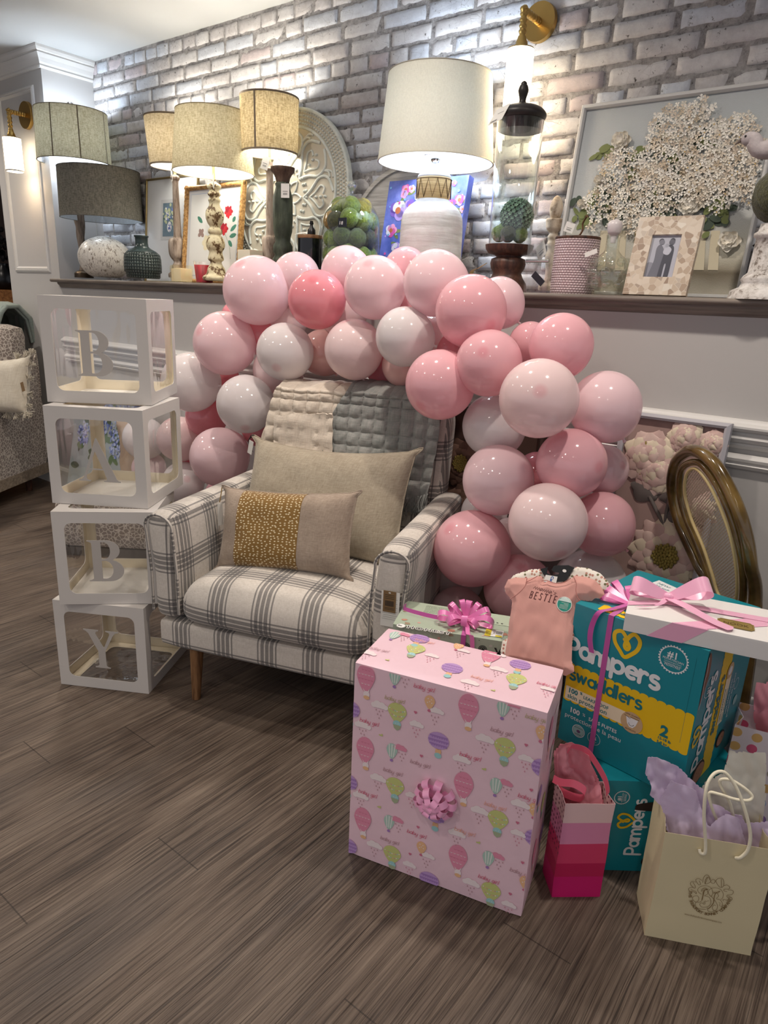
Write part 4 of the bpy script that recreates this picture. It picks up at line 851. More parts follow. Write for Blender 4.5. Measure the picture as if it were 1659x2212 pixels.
def head(x, y, rp, dens=1., ms=(0, 1, 1, 2)):
    a0, b0 = fr.px(x, y); R = rp*.00165; n = int(90*dens*(R/.09)**2)
    for k in range(n):
        q = sqrt((k+.5)/n)*R; an = k*2.4; a, b = a0+cos(an)*q, b0+sin(an)*q; hgt = .010+.030*sqrt(max(0, 1-(q/R)**2))
        if not (.015 < a < w-.02 and .02 < b < h-.02): continue
        m_ = PET[rd.choice(ms)] if rd.random() > .08 else PET[3]; ph = rd.uniform(0, 6.3); pr_ = rd.uniform(.008, .0115)
        c0 = fr.p(a, b, hgt); tx = rd.uniform(-.5, .5); ty = rd.uniform(-.5, .5)
        for j in range(4):
            e = ph+j*pi/2; e1, e2 = e-.55, e+.55; P3 = lambda an2, q2, dz: fr.p(a+cos(an2)*q2, b+sin(an2)*q2, hgt+dz+(cos(an2)*tx+sin(an2)*ty)*q2)
            mb.add([c0, P3(e1, pr_*.8, .003), P3(e, pr_*1.15, .001), P3(e2, pr_*.8, .004)], [(0, 1, 2, 3)], m_, False)
        if rd.random() < .12: mb.disc(fr, a, b, .002, YS, hgt+.004, 6)
def rose(x, y, rp):
    a0, b0 = fr.px(x, y); R = rp*.00165
    for k in range(17):
        q = R*(1-.72*(k/17)); an = k*2.4; c_, s_ = cos(an), sin(an); G_ = []
        for i in range(6):
            u_ = i/5; row = []
            for j in range(5): v_ = -1+j/2; x = q*u_*(1-.12*v_*v_); y = q*.52*sin(pi*min(1, .12+u_*.72))*v_; row.append(fr.p(a0+x*c_-y*s_, b0+x*s_+y*c_, .012+.016*k/17+.010*u_*u_+.006*v_*v_*u_))
            G_.append(row)
        mb.grid(G_, PET[1 if k % 3 else 0])
leafc(1480, 330, 26, 60, [DG, LG]); leafc(1390, 350, 18, 36, [DG, DG, LG]); leafc(1350, 430, 24, 45, [DG, DG]); leafc(1280, 450, 26, 38, [LG, DG, LG]); leafc(1430, 455, 40, 50, [DG, DG, LG]); leafc(1540, 460, 40, 55, [DG, DG, LG]); leafc(1590, 510, 24, 28, [DG, LG]); leafc(1310, 335, 8, 14, [LG]); leafc(1255, 470, 12, 14, [LG]); leafc(1470, 400, 20, 40, [DG]); leafc(1640, 430, 14, 20, [DG, LG])
for x, y, r in ((1455, 285, 48), (1500, 262, 30), (1525, 225, 10), (1515, 205, 7), (1535, 250, 14), (1345, 370, 44), (1440, 352, 52), (1415, 400, 40), (1535, 330, 54), (1590, 300, 40), (1600, 370, 42), (1530, 385, 44), (1300, 440, 34), (1355, 440, 30), (1400, 470, 44), (1465, 420, 36), (1560, 420, 36), (1340, 480, 24), (1620, 410, 30), (1640, 340, 26), (1290, 490, 14), (1510, 420, 24)): head(x, y, r)
for x, y, r in ((1345, 310, 22), (1493, 450, 24), (1577, 525, 22), (1610, 385, 16), (1465, 410, 18), (1262, 445, 12), (1300, 395, 14)): rose(x, y, r)
lv.build('relief_leaves', s); mb.build('relief_petals', s); mb = gmb
for x in (1290, 1330, 1365, 1395, 1500, 1530): # pale book spines holding the flowers
    a, b = fr.px(x, 585); a2, b2 = fr.px(x+18, 500)
    if a2 < w-.02: mb.poly(fr, [(a, b), (a+.03, b), (a2+.012, b2), (a2-.014, b2)], M('ochre book spine', (190, 172, 120), .7) if x % 2 else M('pale book spine', (206, 196, 170), .7), .0095)
mb.build('painted_ground', s)
# --- stone photo frame
def onFr(x, y, Y0, Yz, z0=ZL):
    """pixel on a board whose bottom is at (Y0,z0) leaning back by slope Yz"""
    n = V((0, -1, Yz)).normalized(); o = V((0, Y0, z0)); d = ray(x, y); return CAM+d*((o-CAM).dot(n)/d.dot(n))
TL, TR, BL, BR = [onFr(x, y, 2.20, .28) for x, y in ((1401, 474), (1531, 474), (1349, 632.5), (1485, 637))]
BL = V((BL.x, 2.20, ZL)); BR = V((BR.x, 2.20, ZL)); u = (BR-BL).normalized(); hgt = (TL-BL).length
s = T('photo_frame', 'beige mosaic stone photo frame with a black and white family snapshot', 'photo frame', BL.lerp(BR, .5)); w = (BR-BL).length; fr = Fr(BL, u, V((0, TL.y-BL.y, TL.z-BL.z))); h = (V((0, TL.y-BL.y, TL.z-BL.z))).length
t = NT('terrazzo stone'); o = t.co(); vc = t.n('TexVoronoi'); t.set(vc.inputs['Vector'], t.map(o, (1, 1, 1))); vc.inputs['Scale'].default_value = 60; ed = t.ramp(t.voro(o, 60, 'DISTANCE_TO_EDGE'), [(0, 0.), (.06, 1.)]); rn = t.n('SeparateColor'); t.set(rn.inputs[0], vc.outputs['Color'])
t.p(Base_Color=t.mix(ed, C(206, 194, 178), t.ramp(rn.outputs[0], [(0, C(214, 202, 186)), (.4, C(200, 184, 164)), (.7, C(176, 156, 136)), (.85, C(152, 130, 112)), (1, C(222, 214, 200))])), Roughness=.4)
x0, y0 = fr.px(1397, 598); x1, y1 = fr.px(1478, 509); x0, x1, y0, y1 = w*.27, w*.73, h*.23, h*.77; mb = MB(); R = []
for q, d in ((0, 0), (0, .018), (1, .018), (1, .008)):
    R.append([fr.p(x0*q, y0*q, d), fr.p(w-(w-x1)*q, y0*q, d), fr.p(w-(w-x1)*q, h-(h-y1)*q, d), fr.p(x0*q, h-(h-y1)*q, d)])
mb.grid(R, t.m, cv=True, smooth=False); mb.ring(R[0], DW, True); mb.build('stone_frame', s); mb = MB(); pw_, ph_ = x1-x0, y1-y0; g = lambda v: M('photo grey %d' % v, (v-6, v-4, v+8), .35)
mb.poly(fr, [(x0, y0), (x1, y0), (x1, y1), (x0, y1)], g(190), .009)
def pp(pts, m, hh=.0095): mb.poly(fr, sp2([(x0+a*pw_, y0+b*ph_) for a, b in pts], 4, True), m, hh, clip=(x0, y0, x1, y1))
pp([(.0, .0), (.3, .0), (.3, .3), (.0, .35)], g(150), .0092); pp([(.12, -.05), (.42, -.05), (.52, .3), (.5, .62), (.34, .78), (.22, .7), (.22, .4)], g(120)); pp([(.45, -.05), (.58, -.05), (.6, .3), (.66, .3), (.66, -.05), (.8, -.05), (.82, .4), (.8, .72), (.6, .76), (.5, .5)], g(78), .0097); pp([(.48, .58), (.66, .54), (.74, .66), (.62, .74), (.5, .7)], g(200), .0101)
for a, b, r, v in ((.36, .84, .07, 130), (.70, .84, .075, 105), (.56, .76, .05, 170)): mb.disc(fr, x0+a*pw_, y0+b*ph_, r*pw_*1.3, g(v), .0103, 12)
for a, b, r in ((.34, .87, .07), (.71, .88, .07)): mb.disc(fr, x0+a*pw_, y0+b*ph_, r*pw_*1.2, g(70), .0102, 12)
mb.build('photograph', s); mb = MB(); mb.poly(fr, [(x0, y0), (x1, y0), (x1, y1), (x0, y1)], glass('clear glass', refl=.07), .012); mb.build('glass_pane', s)
# --- white column with moss topiary and dove
P = led(1652, 2.225); s = T('moss_topiary', 'dark moss ball topiary on a chipped white turned column at the ledge end', 'ornament', P)
t = NT('chipped white paint'); o = t.co(); n = t.noise(o, 34, 5, .75); t.p(Base_Color=t.ramp(n, [(.38, C(112, 100, 90)), (.45, C(190, 184, 178)), (.6, C(220, 216, 212))]), Roughness=.7); t.bump(n, .6, .004)
pr = prof(P, [(640, 70), (630, 66), (622, 50), (612, 46), (606, 50), (598, 46), (590, 38), (540, 35), (516, 34), (512, 40), (505, 40), (500, 33), (484, 30)]); pr[0] = (pr[0][0], 0); MB().lathe(pr, t.m, P, 40).build('column', s)
zc = vz(P, 422); r = 56*mpp(P); Q = V((P.x, P.y, zc)); MB().sph(Q, r, MT, 40, fn=lambda d: 1+.05*noise.noise(d*6)+.03*noise.noise(d*20)).build('moss', s)
Q = V((P.x+.012, P.y, zc+r*.98)); s = T('bird_figurine', 'pale chalky dove figurine perched on the moss ball', 'figurine', Q); t = NT('chalky dove grey'); o = t.co(); n = t.noise(o, 60, 4, .7); t.p(Base_Color=t.mix(n, C(150, 140, 142), C(204, 196, 196)), Roughness=.85); t.bump(n, .5, .003); DV = t.m
hd = onY(1618, 300, P.y); mb = MB(); ax = [hd+V((-.006, 0, -.004)), hd+V((.012, 0, -.004)), hd+V((.035, 0, -.03)), Q+V((-.0, 0, .05)), Q+V((.05, 0, .03)), Q+V((.12, 0, -.0)), Q+V((.2, 0, -.03))]; rr_ = [.012, .02, .022, .034, .036, .02, .008]
pa = smooth_path(ax, 5); rs_ = [p[1] for p in sp2([(i, q) for i, q in enumerate(rr_)], 5)]; mb.tube(pa, rs_, DV, 18); mb.sph(hd+V((.002, 0, 0)), .020, DV, 16, (1.1, .9, .9)); mb.build('body', s)
MB().cyl(hd+V((-.018, 0, 0)), hd+V((-.034, 0, -.012)), .006, .001, M('taupe beak', (110, 98, 92), .6), 10).build('beak', s); MB().sph(hd+V((-.006, -.017, .004)), .003, INK, 8).build('eye', s)
MB().sph(Q+V((.07, -.03, .025)), .06, DV, 18, (1.2, .22, .42)).build('wing', s)
for sg in (-1, 1): MB().tube([Q+V((0, sg*.012, .025)), Q+V((-.004, sg*.014, .004)), Q+V((-.02, sg*.016, .001))], .0025, M('taupe beak', (110, 98, 92), .6), 6).build('leg', s)
# --- black scroll
P = onY(1625, 625, 2.33); P.z = ZL; IR = M('black iron', (34, 32, 34), .5, .6); s = T('scroll_ornament', 'small dark iron scrollwork between the bouquet picture and white column', 'ornament', P); mb = MB(); z = lambda y: vz(P, y)-P.z
mb.tube([P+V((cos(a*.35)*(.003+.0009*a), 0, z(548)+sin(a*.35)*(.003+.0012*a))) for a in range(26)], .0028, IR, 8); mb.tube([P+V((cos(a*.35)*(.003+.0009*a), 0, z(580)-sin(a*.35)*(.003+.0012*a))) for a in range(26)], .0028, IR, 8); mb.tube([P+V((.018, 0, 0)), P+V((.018, 0, z(540)))], .003, IR, 8); mb.build('scroll', s); MB().box(P+V((0, 0, .006)), (.07, .05, .012), IR).build('base', s)
# ================================================================ ARMCHAIR (built in its own turned frame)
TH = rad(19.2); O_ = V((-1.72, 1.135, 0)); CU = V((cos(TH), sin(TH), 0)); CV = V((-sin(TH), cos(TH), 0)); CZ = V((0, 0, 1)); RC = Matrix.Rotation(TH, 3, 'Z')
def ch(u, v, z): return O_+CU*u+CV*v+CZ*z
def plaid():
    t = NT('grey plaid weave'); uv = t.co('UV'); o = t.co(); sx = t.n('SeparateXYZ'); t.set(sx.inputs[0], uv)
    st = [(0, 1.), (.035, 0.), (.075, 1.), (.15, 0.), (.18, 1.), (.255, 0.), (.285, 1.), (.36, 0.), (.40, 1.), (.435, 0.)]
    f = [t.ramp(t.math('FRACT', t.math('ADD', t.math('DIVIDE', sx.outputs[k], .150), of)), st, 'CONSTANT') for k, of in ((0, .30), (1, .12))]
    wv = t.math('ADD', t.math('MULTIPLY', t.noise(t.map(o, (700, 90, 90)), 1, 2), .5), t.math('MULTIPLY', t.noise(t.map(o, (90, 90, 700)), 1, 2), .5))
    inv = [t.math('SUBTRACT', 1., t.math('MULTIPLY', a, .70)) for a in f]; k = t.math('SUBTRACT', 1., t.math('MULTIPLY', inv[0], inv[1]))
    k = t.math('MULTIPLY', k, t.ramp(wv, [(.3, .72), (.6, 1.)])); base = t.mix(t.ramp(wv, [(.35, 0.), (.65, 1.)]), C(196, 188, 178), C(216, 209, 200))
    t.p(Base_Color=t.mix(k, base, C(54, 54, 60)), Roughness=.9, Sheen_Weight=.25, Specular_IOR_Level=.2); t.bump(wv, .35, .002); return t.m
PL = plaid(); LEGW = wood('walnut stained leg', (84, 56, 34), (118, 84, 54), (142, 106, 72), (60, 60, 6), .45)
s = T('armchair', 'cream armchair with grey plaid fabric and tapered wooden legs', 'armchair', rootm(ch(.385, .37, 0), TH))
def flat_bot(q, p): return p
MB().rbox(ch(.388, .375, .222), (.80, .73, .098), .022, PL, 8, R=RC).build('base', s)
def crown(q, p):
    k = max(0, 1-q.x**2)*max(0, 1-(q.y)**2)
    if q.z > 0: p.z += .050*(max(0, 1-abs(q.x)**2.5))**.7*(1-.5*max(0, q.y)**2)*q.z
    p.y -= .018*max(0, 1-q.x**2)*max(0, 1-q.z**2)*(1 if q.y < 0 else 0)
    return p
MB().rbox(ch(.385, .290, .330), (.625, .60, .125), .055, PL, 14, fn=crown, R=RC).build('seat_cushion', s, mod=subd(1))
def armf(sg):
    def f(q, p):
        # top leans out a little and rounds
        p.x += sg*.016*max(0, p.z/.17)
        if q.z > .2: p.x *= 1.06
        p.z -= .012*(q.y*.5+.5)*0
        return p
    return f
for sg, uc in ((-1, .028), (1, .742)):
    MB().rbox(ch(uc, .35, .445), (.098, .70, .352), .040, PL, 10, fn=armf(sg), R=RC).build('armrest', s, mod=subd(1))
for sg, uc in ((-1, .028), (1, .742)):
    pa = []
    for i in range(25):
        if i < 7: x, z = -.049, .300+.262*i/6
        elif i < 18: a = pi-pi*(i-7)/10; x, z = .049*cos(a)*1.04, .575+.040*sin(a)
        else: x, z = .049, .300+.262*(24-i)/6
        lean_ = sg*.016*((z-.445)/.17 if z > .445 else 0); pa.append(ch(uc+x*.93+lean_, .004, z))
    MB().tube(pa, .0045, PL, 6).build('piping', s)
def backf(q, p):
    p.y += (p.z+.29)*.20
    if q.y < 0: p.y -= .02*max(0, 1-q.x**2)*max(0, 1-q.z**2)
    if q.z > 0: p.z -= .022*abs(q.x)**3
    return p
MB().rbox(ch(.39, .615, .625), (.70, .135, .60), .045, PL, 14, fn=backf, R=RC).build('backrest', s, mod=subd(1))
for a, b in ((.105, .045), (.67, .045), (.105, .69), (.67, .69)):
    sx_ = .012 if a > .4 else .004; MB().cyl(ch(a, b, .176), ch(a+sx_, b-(.02 if b < .3 else -.03), 0), .0225, .0135, LEGW, 24).build('leg', s)
# seam lines of the arm side panel
MB().tube([ch(.806-.012, .03, .55), ch(.808-.012, .35, .553), ch(.806-.012, .68, .55)], .0028, PL, 6).build('piping', s)
fr = Fr(ch(.742-.012, -.0065, .40), CU+CV*.0, CZ); mb = MB(); CR_ = Matrix((fr.u, -fr.n, fr.v)).transposed()
mb.box(fr.p(.028, .052), (.052, .0008, .104), TAGP, CR_)
for k in range(12): mb.poly(fr, [(.006+.002*(k % 3), .022+k*.006), (.049-.004*(k % 2), .022+k*.006), (.049-.004*(k % 2), .0228+k*.006), (.006+.002*(k % 3), .0228+k*.006)], M('pale print', (150, 148, 146), .8), .0008)
mb.box(fr.p(.026, .075, .002), (.036, .001, .062), M('kraft card', (128, 100, 66), .8), CR_)
for k in range(14): mb.poly(fr, [(.014+k*.0018, .062), (.0150+k*.0018, .062), (.0150+k*.0018, .078), (.014+k*.0018, .078)], INK, .0030)
for z in (.052, .056, .084, .089, .094): mb.poly(fr, [(.013, z), (.040, z), (.040, z+.0012), (.013, z+.0012)], INK, .0030)
mb.disc(fr, .026, .1015, .0035, TAGP, .0031, 12, rb=.002)
mb.build('price_tag', s)
# ---------------------------------------------------------------- pillows
def pillow(name, label, c, U, Vv, N, w, h, th, mat, ears=.012, panel=None, loc=None, extra=None, group=None, sag=0):
    U, Vv, N = U.normalized(), Vv.normalized(), N.normalized(); s = T(name, label, 'cushion', c-Vv*h/2, group); n = 26
    def pt(i, j, sd):
        a, b = -1+2*i/n, -1+2*j/n; a = math.sin(a*pi/2)*.55+a*.45; b = math.sin(b*pi/2)*.55+b*.45
        t_ = (max(0, 1-a**4)*max(0, 1-b**4))**.62; x = a*w/2*(1-.05*(1-b*b)*abs(a)**3); y = b*h/2*(1-.09*(1-a*a)*abs(b)**3)
        if abs(a) > .93 and abs(b) > .93: x += ears*a; y += ears*b*.6
        wr = noise.noise(V((x*14, y*14, sd)))*.006*t_+noise.noise(V((x*40, y*9, sd)))*.0025*(1-abs(t_-.5))
        y -= sag*(1-a*a)*(1+b)/2
        return c+U*x+Vv*y+N*(sd*t_*th/2+wr)
    if not panel:
        mb = MB()
        for sd in (1, -1): mb.grid([[pt(i, j, sd) for i in range(n+1)] for j in range(n+1)], mat)
        mb.build('cover', s, mod=subd(1))
    else:
        mb = MB(); mb.grid([[pt(i, j, -1) for i in range(n+1)] for j in range(n+1)], mat); i0, i1 = panel[0], panel[1]
        mb.grid([[pt(i, j, 1) for i in range(0, i0+1)] for j in range(n+1)], mat); mb.grid([[pt(i, j, 1) for i in range(i1, n+1)] for j in range(n+1)], mat); mb.build('cover', s, mod=subd(1))
        mb = MB(); mb.grid([[pt(i, j, 1)+N*.0008 for i in range(i0, i1+1)] for j in range(n+1)], panel[2]); mb.build('centre_panel', s, mod=subd(1))
    pa = [pt(i, 0, 0) for i in range(n+1)]+[pt(n, j, 0) for j in range(1, n+1)]+[pt(i, n, 0) for i in range(n-1, -1, -1)]+[pt(0, j, 0) for j in range(n-1, 0, -1)]
    MB().tube(pa, .0022, mat, 5, closed=True).build('seam', s)
    return s, pt, n
LINEN = fabric('oatmeal linen', (178, 167, 148), (152, 141, 123), 420); LINEN2 = fabric('greige linen', (170, 154, 138), (144, 128, 114), 520)
c0 = ch(.362, .445, .592); U = (CU*.61+CZ*.018); Vb = (CV*.17+CZ*.36); N = -(CV*.36-CZ*.17)
s, pt, n = pillow('linen_pillow', 'large plain oatmeal linen pillow leaning on the armchair back', c0, U, Vb, N, .60, .40, .15, LINEN, .02, sag=.012)
P0 = pt(1, n, 0); mb = MB()
for k in range(5): mb.tube(smooth_path([P0, P0+V((-.012-.004*k, -.01, -.006*k)), P0+V((-.02+.006*k, -.015, -.035-.006*k))]), .0008, M('black cord', (28, 26, 26), .8), 5)
mb.build('cord', s); MB().box(P0+V((-.004, -.02, -.042)), (.022, .001, .05), TAGP, Matrix.Rotation(.25, 3, 'Y')).build('price_tag', s)
t = NT('mustard spotted panel'); u = t.co('UV'); vn = t.n('TexVoronoi', voronoi_dimensions='2D'); t.set(vn.inputs['Vector'], t.map(u, (.62, 1, 1))); vn.inputs['Scale'].default_value = 118; vn.inputs['Randomness'].default_value = .6; v = vn.outputs['Distance']; sm = t.ramp(v, [(.20, 1.), (.25, 0.)]); t.p(Base_Color=t.mix(sm, C(128, 94, 36), C(224, 208, 170)), Roughness=.85, Sheen_Weight=.3); t.bump(sm, .6, .002); SPOT = t.m
c1 = ch(.335, .212, .546); U = CU*.46+CV*.02+CZ*.036; Vb = CZ*.26+CV*.085-CU*.012; N = -(CV*.26-CZ*.085)
s, pt, n = pillow('spotted_pillow', 'small greige lumbar pillow with a mustard white-spotted centre panel', c1, U, Vb, N, .455, .265, .12, LINEN2, .012, panel=(6, 16, SPOT))
P0 = pt(0, n-1, 0); MB().tube([P0, P0+V((.004, -.01, -.03)), P0+V((.0, -.012, -.05))], .0016, M('gold cord', (150, 120, 60), .6), 6).build('cord', s); MB().box(P0+V((.004, -.014, -.09)), (.001, .02, .075), TAGP).build('price_tag', s)
# ---------------------------------------------------------------- throws over the back
def throw(name, label, edge, mat, off, cell, fringe=None, back=.25):
    """edge: list of (u_left, u_right, height) rows from bottom to top on the chair back"""
    s = T(name, label, 'blanket', ch((edge[0][0]+edge[0][1])/2, .58, edge[0][2])); rows = []; nu = 110; ZT = .938
    es = smooth_path([(a, b, c) for a, b, c in edge], 18)
    L = 0; pz = None
    def back_v(z): return .548+(z-.335)*.20
    rws = [(e.x, e.y, e.z, 0) for e in es]; top = rws[-1]
    arc_ = [(top[0], top[1], ZT+.012*sin(a), a) for a in [pi*k/6 for k in range(1, 6)]]; down = [(top[0], top[1], ZT-.02-.03*k, 9) for k in range(int(back/.03))]
    for (ul, ur, z, fl) in rws+arc_+down:
        row = []; L += (.36/len(rws) if fl == 0 else .018)
        for i in range(nu+1):
            u_ = ul+(ur-ul)*i/nu
            if fl == 0: v_ = back_v(z)-.016-off
            elif fl == 9: v_ = back_v(z)+.155+off
            else: v_ = back_v(ZT)-.016-off+(.19+off*2)*(fl/pi)
            px_ = u_/cell; py_ = L/cell*1.15; puck = (abs(sin(px_*pi))**.5)*(abs(sin(py_*pi))**.5)
            hgt = .013*puck+.005*noise.noise(V((u_*18, L*18, 3)))+.003*noise.noise(V((u_*70, L*70, 5)))
            zz_ = z+(off+hgt*.5 if 0 < fl < 9 else 0)-(0 if fl else 0)+.008*noise.noise(V((u_*9, 1, off)))*(1 if z > .9 else 0); row.append(ch(u_+.004*noise.noise(V((L*30, u_*5, 0))), v_-hgt*(1 if fl == 0 else (-1 if fl == 9 else 0)), zz_))
        rows.append(row)
    MB().grid(rows, mat).build('cloth', s, mod=solid(.005))
    if fringe:
        mb = MB(); rd = random.Random(5)
        for u_, z in fringe:
            p = ch(u_, back_v(z)-.03-off, z); d = V((rd.uniform(-.012, .012), rd.uniform(-.03, -.005), -rd.uniform(.04, .075)))
            for q in range(4): mb.tube(smooth_path([p+V((q*.0015, 0, 0)), p+d*.5+V((rd.uniform(-.006, .006), -.006, 0)), p+d+V((rd.uniform(-.012, .012), rd.uniform(-.01, .01), 0))], 3), .0012, mat, 4)
        mb.build('fringe', s)
    return s
WTH = fabric('cream gauze', (218, 206, 190), (200, 188, 174), 300, bump=.4); GTH = fabric('grey sage gauze', (156, 154, 150), (134, 138, 134), 300, bump=.4)
s = throw('white_throw', 'cream waffle gauze blanket over the left of the armchair back', [(.04, .42, .56), (.035, .42, .68), (.05, .42, .80), (.075, .42, .90), (.09, .42, .938)], WTH, .004, .052)
# loose second fold of the cream blanket
mb = MB(); rows = []
for j in range(16):
    rows.append([])
    for i in range(24): u_ = .12+.23*i/23-.02*(j/15); z = .62+.22*j/15+.03*(i/23)*(j/15); rows[-1].append(ch(u_, .548+(z-.335)*.20-.052-.014*abs(sin(u_/.05*pi))*abs(sin(z/.05*pi))-.006*noise.noise(V((u_*20, z*20, 0))), z+.01*noise.noise(V((i*.5, j*.2, 0)))))
mb.grid(rows, WTH); mb.build('folded_corner', s, mod=solid(.006))
throw('grey_throw', 'grey waffle gauze blanket with fringe over the right of the armchair back', [(.62, .70, .56), (.34, .705, .66), (.285, .71, .74), (.30, .715, .82), (.34, .71, .90), (.37, .69, .945)], GTH, .022, .048, fringe=[(.62+.01*k, .60+.004*k) for k in range(9)], back=.2)
# ================================================================ LETTER BOXES
CARD = M('white card', (204, 199, 194), .55, bump=(120, .08, .001)); CREAM = M('cream card inside', (234, 222, 196), .7); FILM = glass('clear film', refl=.085, edge=.5, wrinkle=.45, rough=.03); LET = M('pale grey card letter', (180, 174, 168), .6)
def arcp(cx, cy, rx, ry, a0, a1, n=12): return [(cx+rx*cos(rad(a0+(a1-a0)*i/n)), cy+ry*sin(rad(a0+(a1-a0)*i/n))) for i in range(n+1)]
LETTERS = {  # serif capitals, height 1
 'B': ([(0, 1), (0, .975), (.05, .965), (.10, .93), (.10, .07), (.05, .035), (0, .025), (0, 0)]+[(.42, 0)]+arcp(.45, .265, .33, .265, -90, 75, 14)+arcp(.42, .755, .29, .245, -60, 90, 14),
       [[(.30, .07), (.30, .50), (.36, .505)]+arcp(.37, .285, .175, .22, 85, -90, 12)+[(.33, .065)], [(.30, .545), (.30, .955), (.35, .955)]+arcp(.36, .75, .14, .205, 90, -88, 12)]),
 'A': ([(.43, 1), (.455, 1), (.86, .08), (.90, .035), (.95, .025), (.95, 0), (.56, 0), (.56, .025), (.62, .035), (.635, .07), (.57, .27), (.22, .27), (.165, .13), (.165, .06), (.20, .03), (.26, .025), (.26, 0), (-.02, 0), (-.02, .025), (.04, .04), (.10, .10)],
       [[(.235, .30), (.555, .30), (.40, .70)]]),
 'Y': ([(0, 1), (0, .972), (.06, .95), (.12, .90), (.34, .44), (.34, .08), (.30, .035), (.24, .025), (.24, 0), (.62, 0), (.62, .025), (.55, .035), (.52, .08), (.52, .45), (.74, .88), (.80, .95), (.88, .972), (.88, 1), (.56, 1), (.56, .972), (.63, .955), (.66, .92), (.50, .56), (.48, .56), (.30, .90), (.32, .955), (.38, .972), (.38, 1)], [])}
def letter_box(label, let, fx, fy, yaw, z0, bottom, S_=.305, lw=.125, drop=0):
    y = rad(yaw); U = V((cos(y), sin(y), 0)); D = V((-sin(y), cos(y), 0)); o = V((fx, fy, z0+.0008)); ctr = o+U*S_/2+D*S_/2
    s = T('letter_box', label, 'letter box', rootm(ctr, y), 'stacked baby letter boxes'); Z = V((0, 0, 1)); S_z = S_-.0016
    o2 = o; mb = MB(); ms, mt = .034, .036; th = .0018; r = .022
    faces = [('front', Fr(o2, U, Z), S_, S_z, 1), ('right', Fr(o2+U*S_, D, Z), S_, S_z, 1), ('back', Fr(o2+U*S_+D*S_, -U, Z), S_, S_z, 1), ('left', Fr(o2+D*S_, -D, Z), S_, S_z, 1),
             ('top', Fr(o2+Z*S_z, U, D), S_, S_, 1), ('bottom', Fr(o2+D*S_, U, -D), S_, S_, bottom)]
    for nm, fr, w, h, win in faces:
        outer = [(0, 0), (w, 0), (w, h), (0, h)]
        if win:
            a, b, c, d = ms, mt, w-ms, h-mt; hole = arcp(c-r, d-r, r, r, 0, 90, 6)+arcp(a+r, d-r, r, r, 90, 180, 6)+arcp(a+r, b+r, r, r, 180, 270, 6)+arcp(c-r, b+r, r, r, 270, 360, 6)
            mb.poly(fr, outer, CARD, 0, [hole]); mb.poly(fr, outer, CREAM, -th, [hole])
            mb.grid([[fr.p(x, y_, 0) for x, y_ in hole], [fr.p(x, y_, -th) for x, y_ in hole]], CARD, cv=True, smooth=False)
        else: mb.poly(fr, outer, CARD, 0); mb.poly(fr, outer, M('bright white card', (236, 232, 224), .6), -th)
    mb.build('card_frame', s)
    for nm, fr, w, h, win in faces:
        if win:
            fm = MB(); n = 10; fm.grid([[fr.p(ms-.006+(w-2*ms+.012)*i/n, mt-.006+(h-2*mt+.012)*j/n, -.004-.003*noise.noise(V((i*.7, j*.35, z0*9+len(nm))))) for i in range(n+1)] for j in range(n+1)], FILM); fm.build('film_pane', s)
    fr = faces[0][1]; out, holes = LETTERS[let]; H = .135; x0 = S_*.5-H*.42; y0 = S_z*.5-H*.55+drop; sc = lambda P_: [(x0+a*H, y0+b*H) for a, b in P_]
    mb = MB(); mb.poly(fr, sc(out), LET, .0002, [sc(h_) for h_ in holes]); mb.poly(fr, sc(out), LET, -.0012, [sc(h_) for h_ in holes])
    for lp in [out]+holes: q = sc(lp); mb.grid([[fr.p(a, b, .0002) for a, b in q], [fr.p(a, b, -.0012) for a, b in q]], LET, cv=True, smooth=False)
    mb.build('letter', s); return s
letter_box('clear-windowed white card box with letter Y, lowest of the stack on the floor', 'Y', -2.022, .956, 30, .0, 1)
letter_box('clear-windowed white card box with letter B, second from the floor', 'B', -1.968, .953, 44, .305, 0)
letter_box('clear-windowed white card box with letter A, third from the floor', 'A', -2.045, 1.000, 33.5, .61, 0)
letter_box('clear-windowed white card box with letter B on top of the stack', 'B', -2.092, 1.040, 40, .915, 0, .315)
# ================================================================ BALLOONS
def latex(name, col, tr=.28):
    t = NT(name); o = t.co(); sx = t.n('SeparateXYZ'); t.set(sx.inputs[0], o); tip = t.ramp(sx.outputs[2], [(.978, 0.), (.995, 1.)]); c = t.mix(tip, C(*col), C(int(col[0]*.98), int(col[1]*.90), int(col[2]*.91)))
    d = t.n('BsdfDiffuse', i_Color=c); tl = t.n('BsdfTranslucent', i_Color=c); m1 = t.n('MixShader', i_0=tr, i_1=d.outputs[0], i_2=tl.outputs[0]); g = t.n('BsdfGlossy', i_Color=(1, 1, 1, 1), i_Roughness=.09)
    lw = t.n('LayerWeight', i_Blend=.5); f = t.math('ADD', t.math('MULTIPLY', t.math('POWER', lw.outputs['Facing'], 4.), .45), .045)
    return t.surf(t.n('MixShader', i_0=f, i_1=m1.outputs[0], i_2=g.outputs[0]))
BC = {'P': latex('pale pink latex', (248, 218, 223)), 'M': latex('rose pink latex', (246, 192, 200)), 'D': latex('deep pink latex', (242, 160, 170)), 'W': latex('pearl white latex', (238, 230, 230)), 'Q': latex('blush latex', (246, 222, 222)), 'E': latex('peach pink latex', (246, 204, 198))}
def balloon_mesh(m):
    mb = MB(); P = []
    for i in range(33):
        t_ = pi*i/32; z = -cos(t_); r = sin(t_); k = 1-.10*max(0, -z)**2*(1 if z < 0 else 0); z2 = z*1.04 if z < 0 else z
        P.append((max(r*k, .001), z2))
    P = [(.05, -1.16), (.045, -1.12), (.03, -1.09), (.05, -1.05)]+[p for p in P if p[1] > -1.03]
    mb.lathe(P, m, n=48, cap=False); o = mb.build('balloon', loc=(0, 0, 0)); me = o.data; bpy.data.objects.remove(o); return me
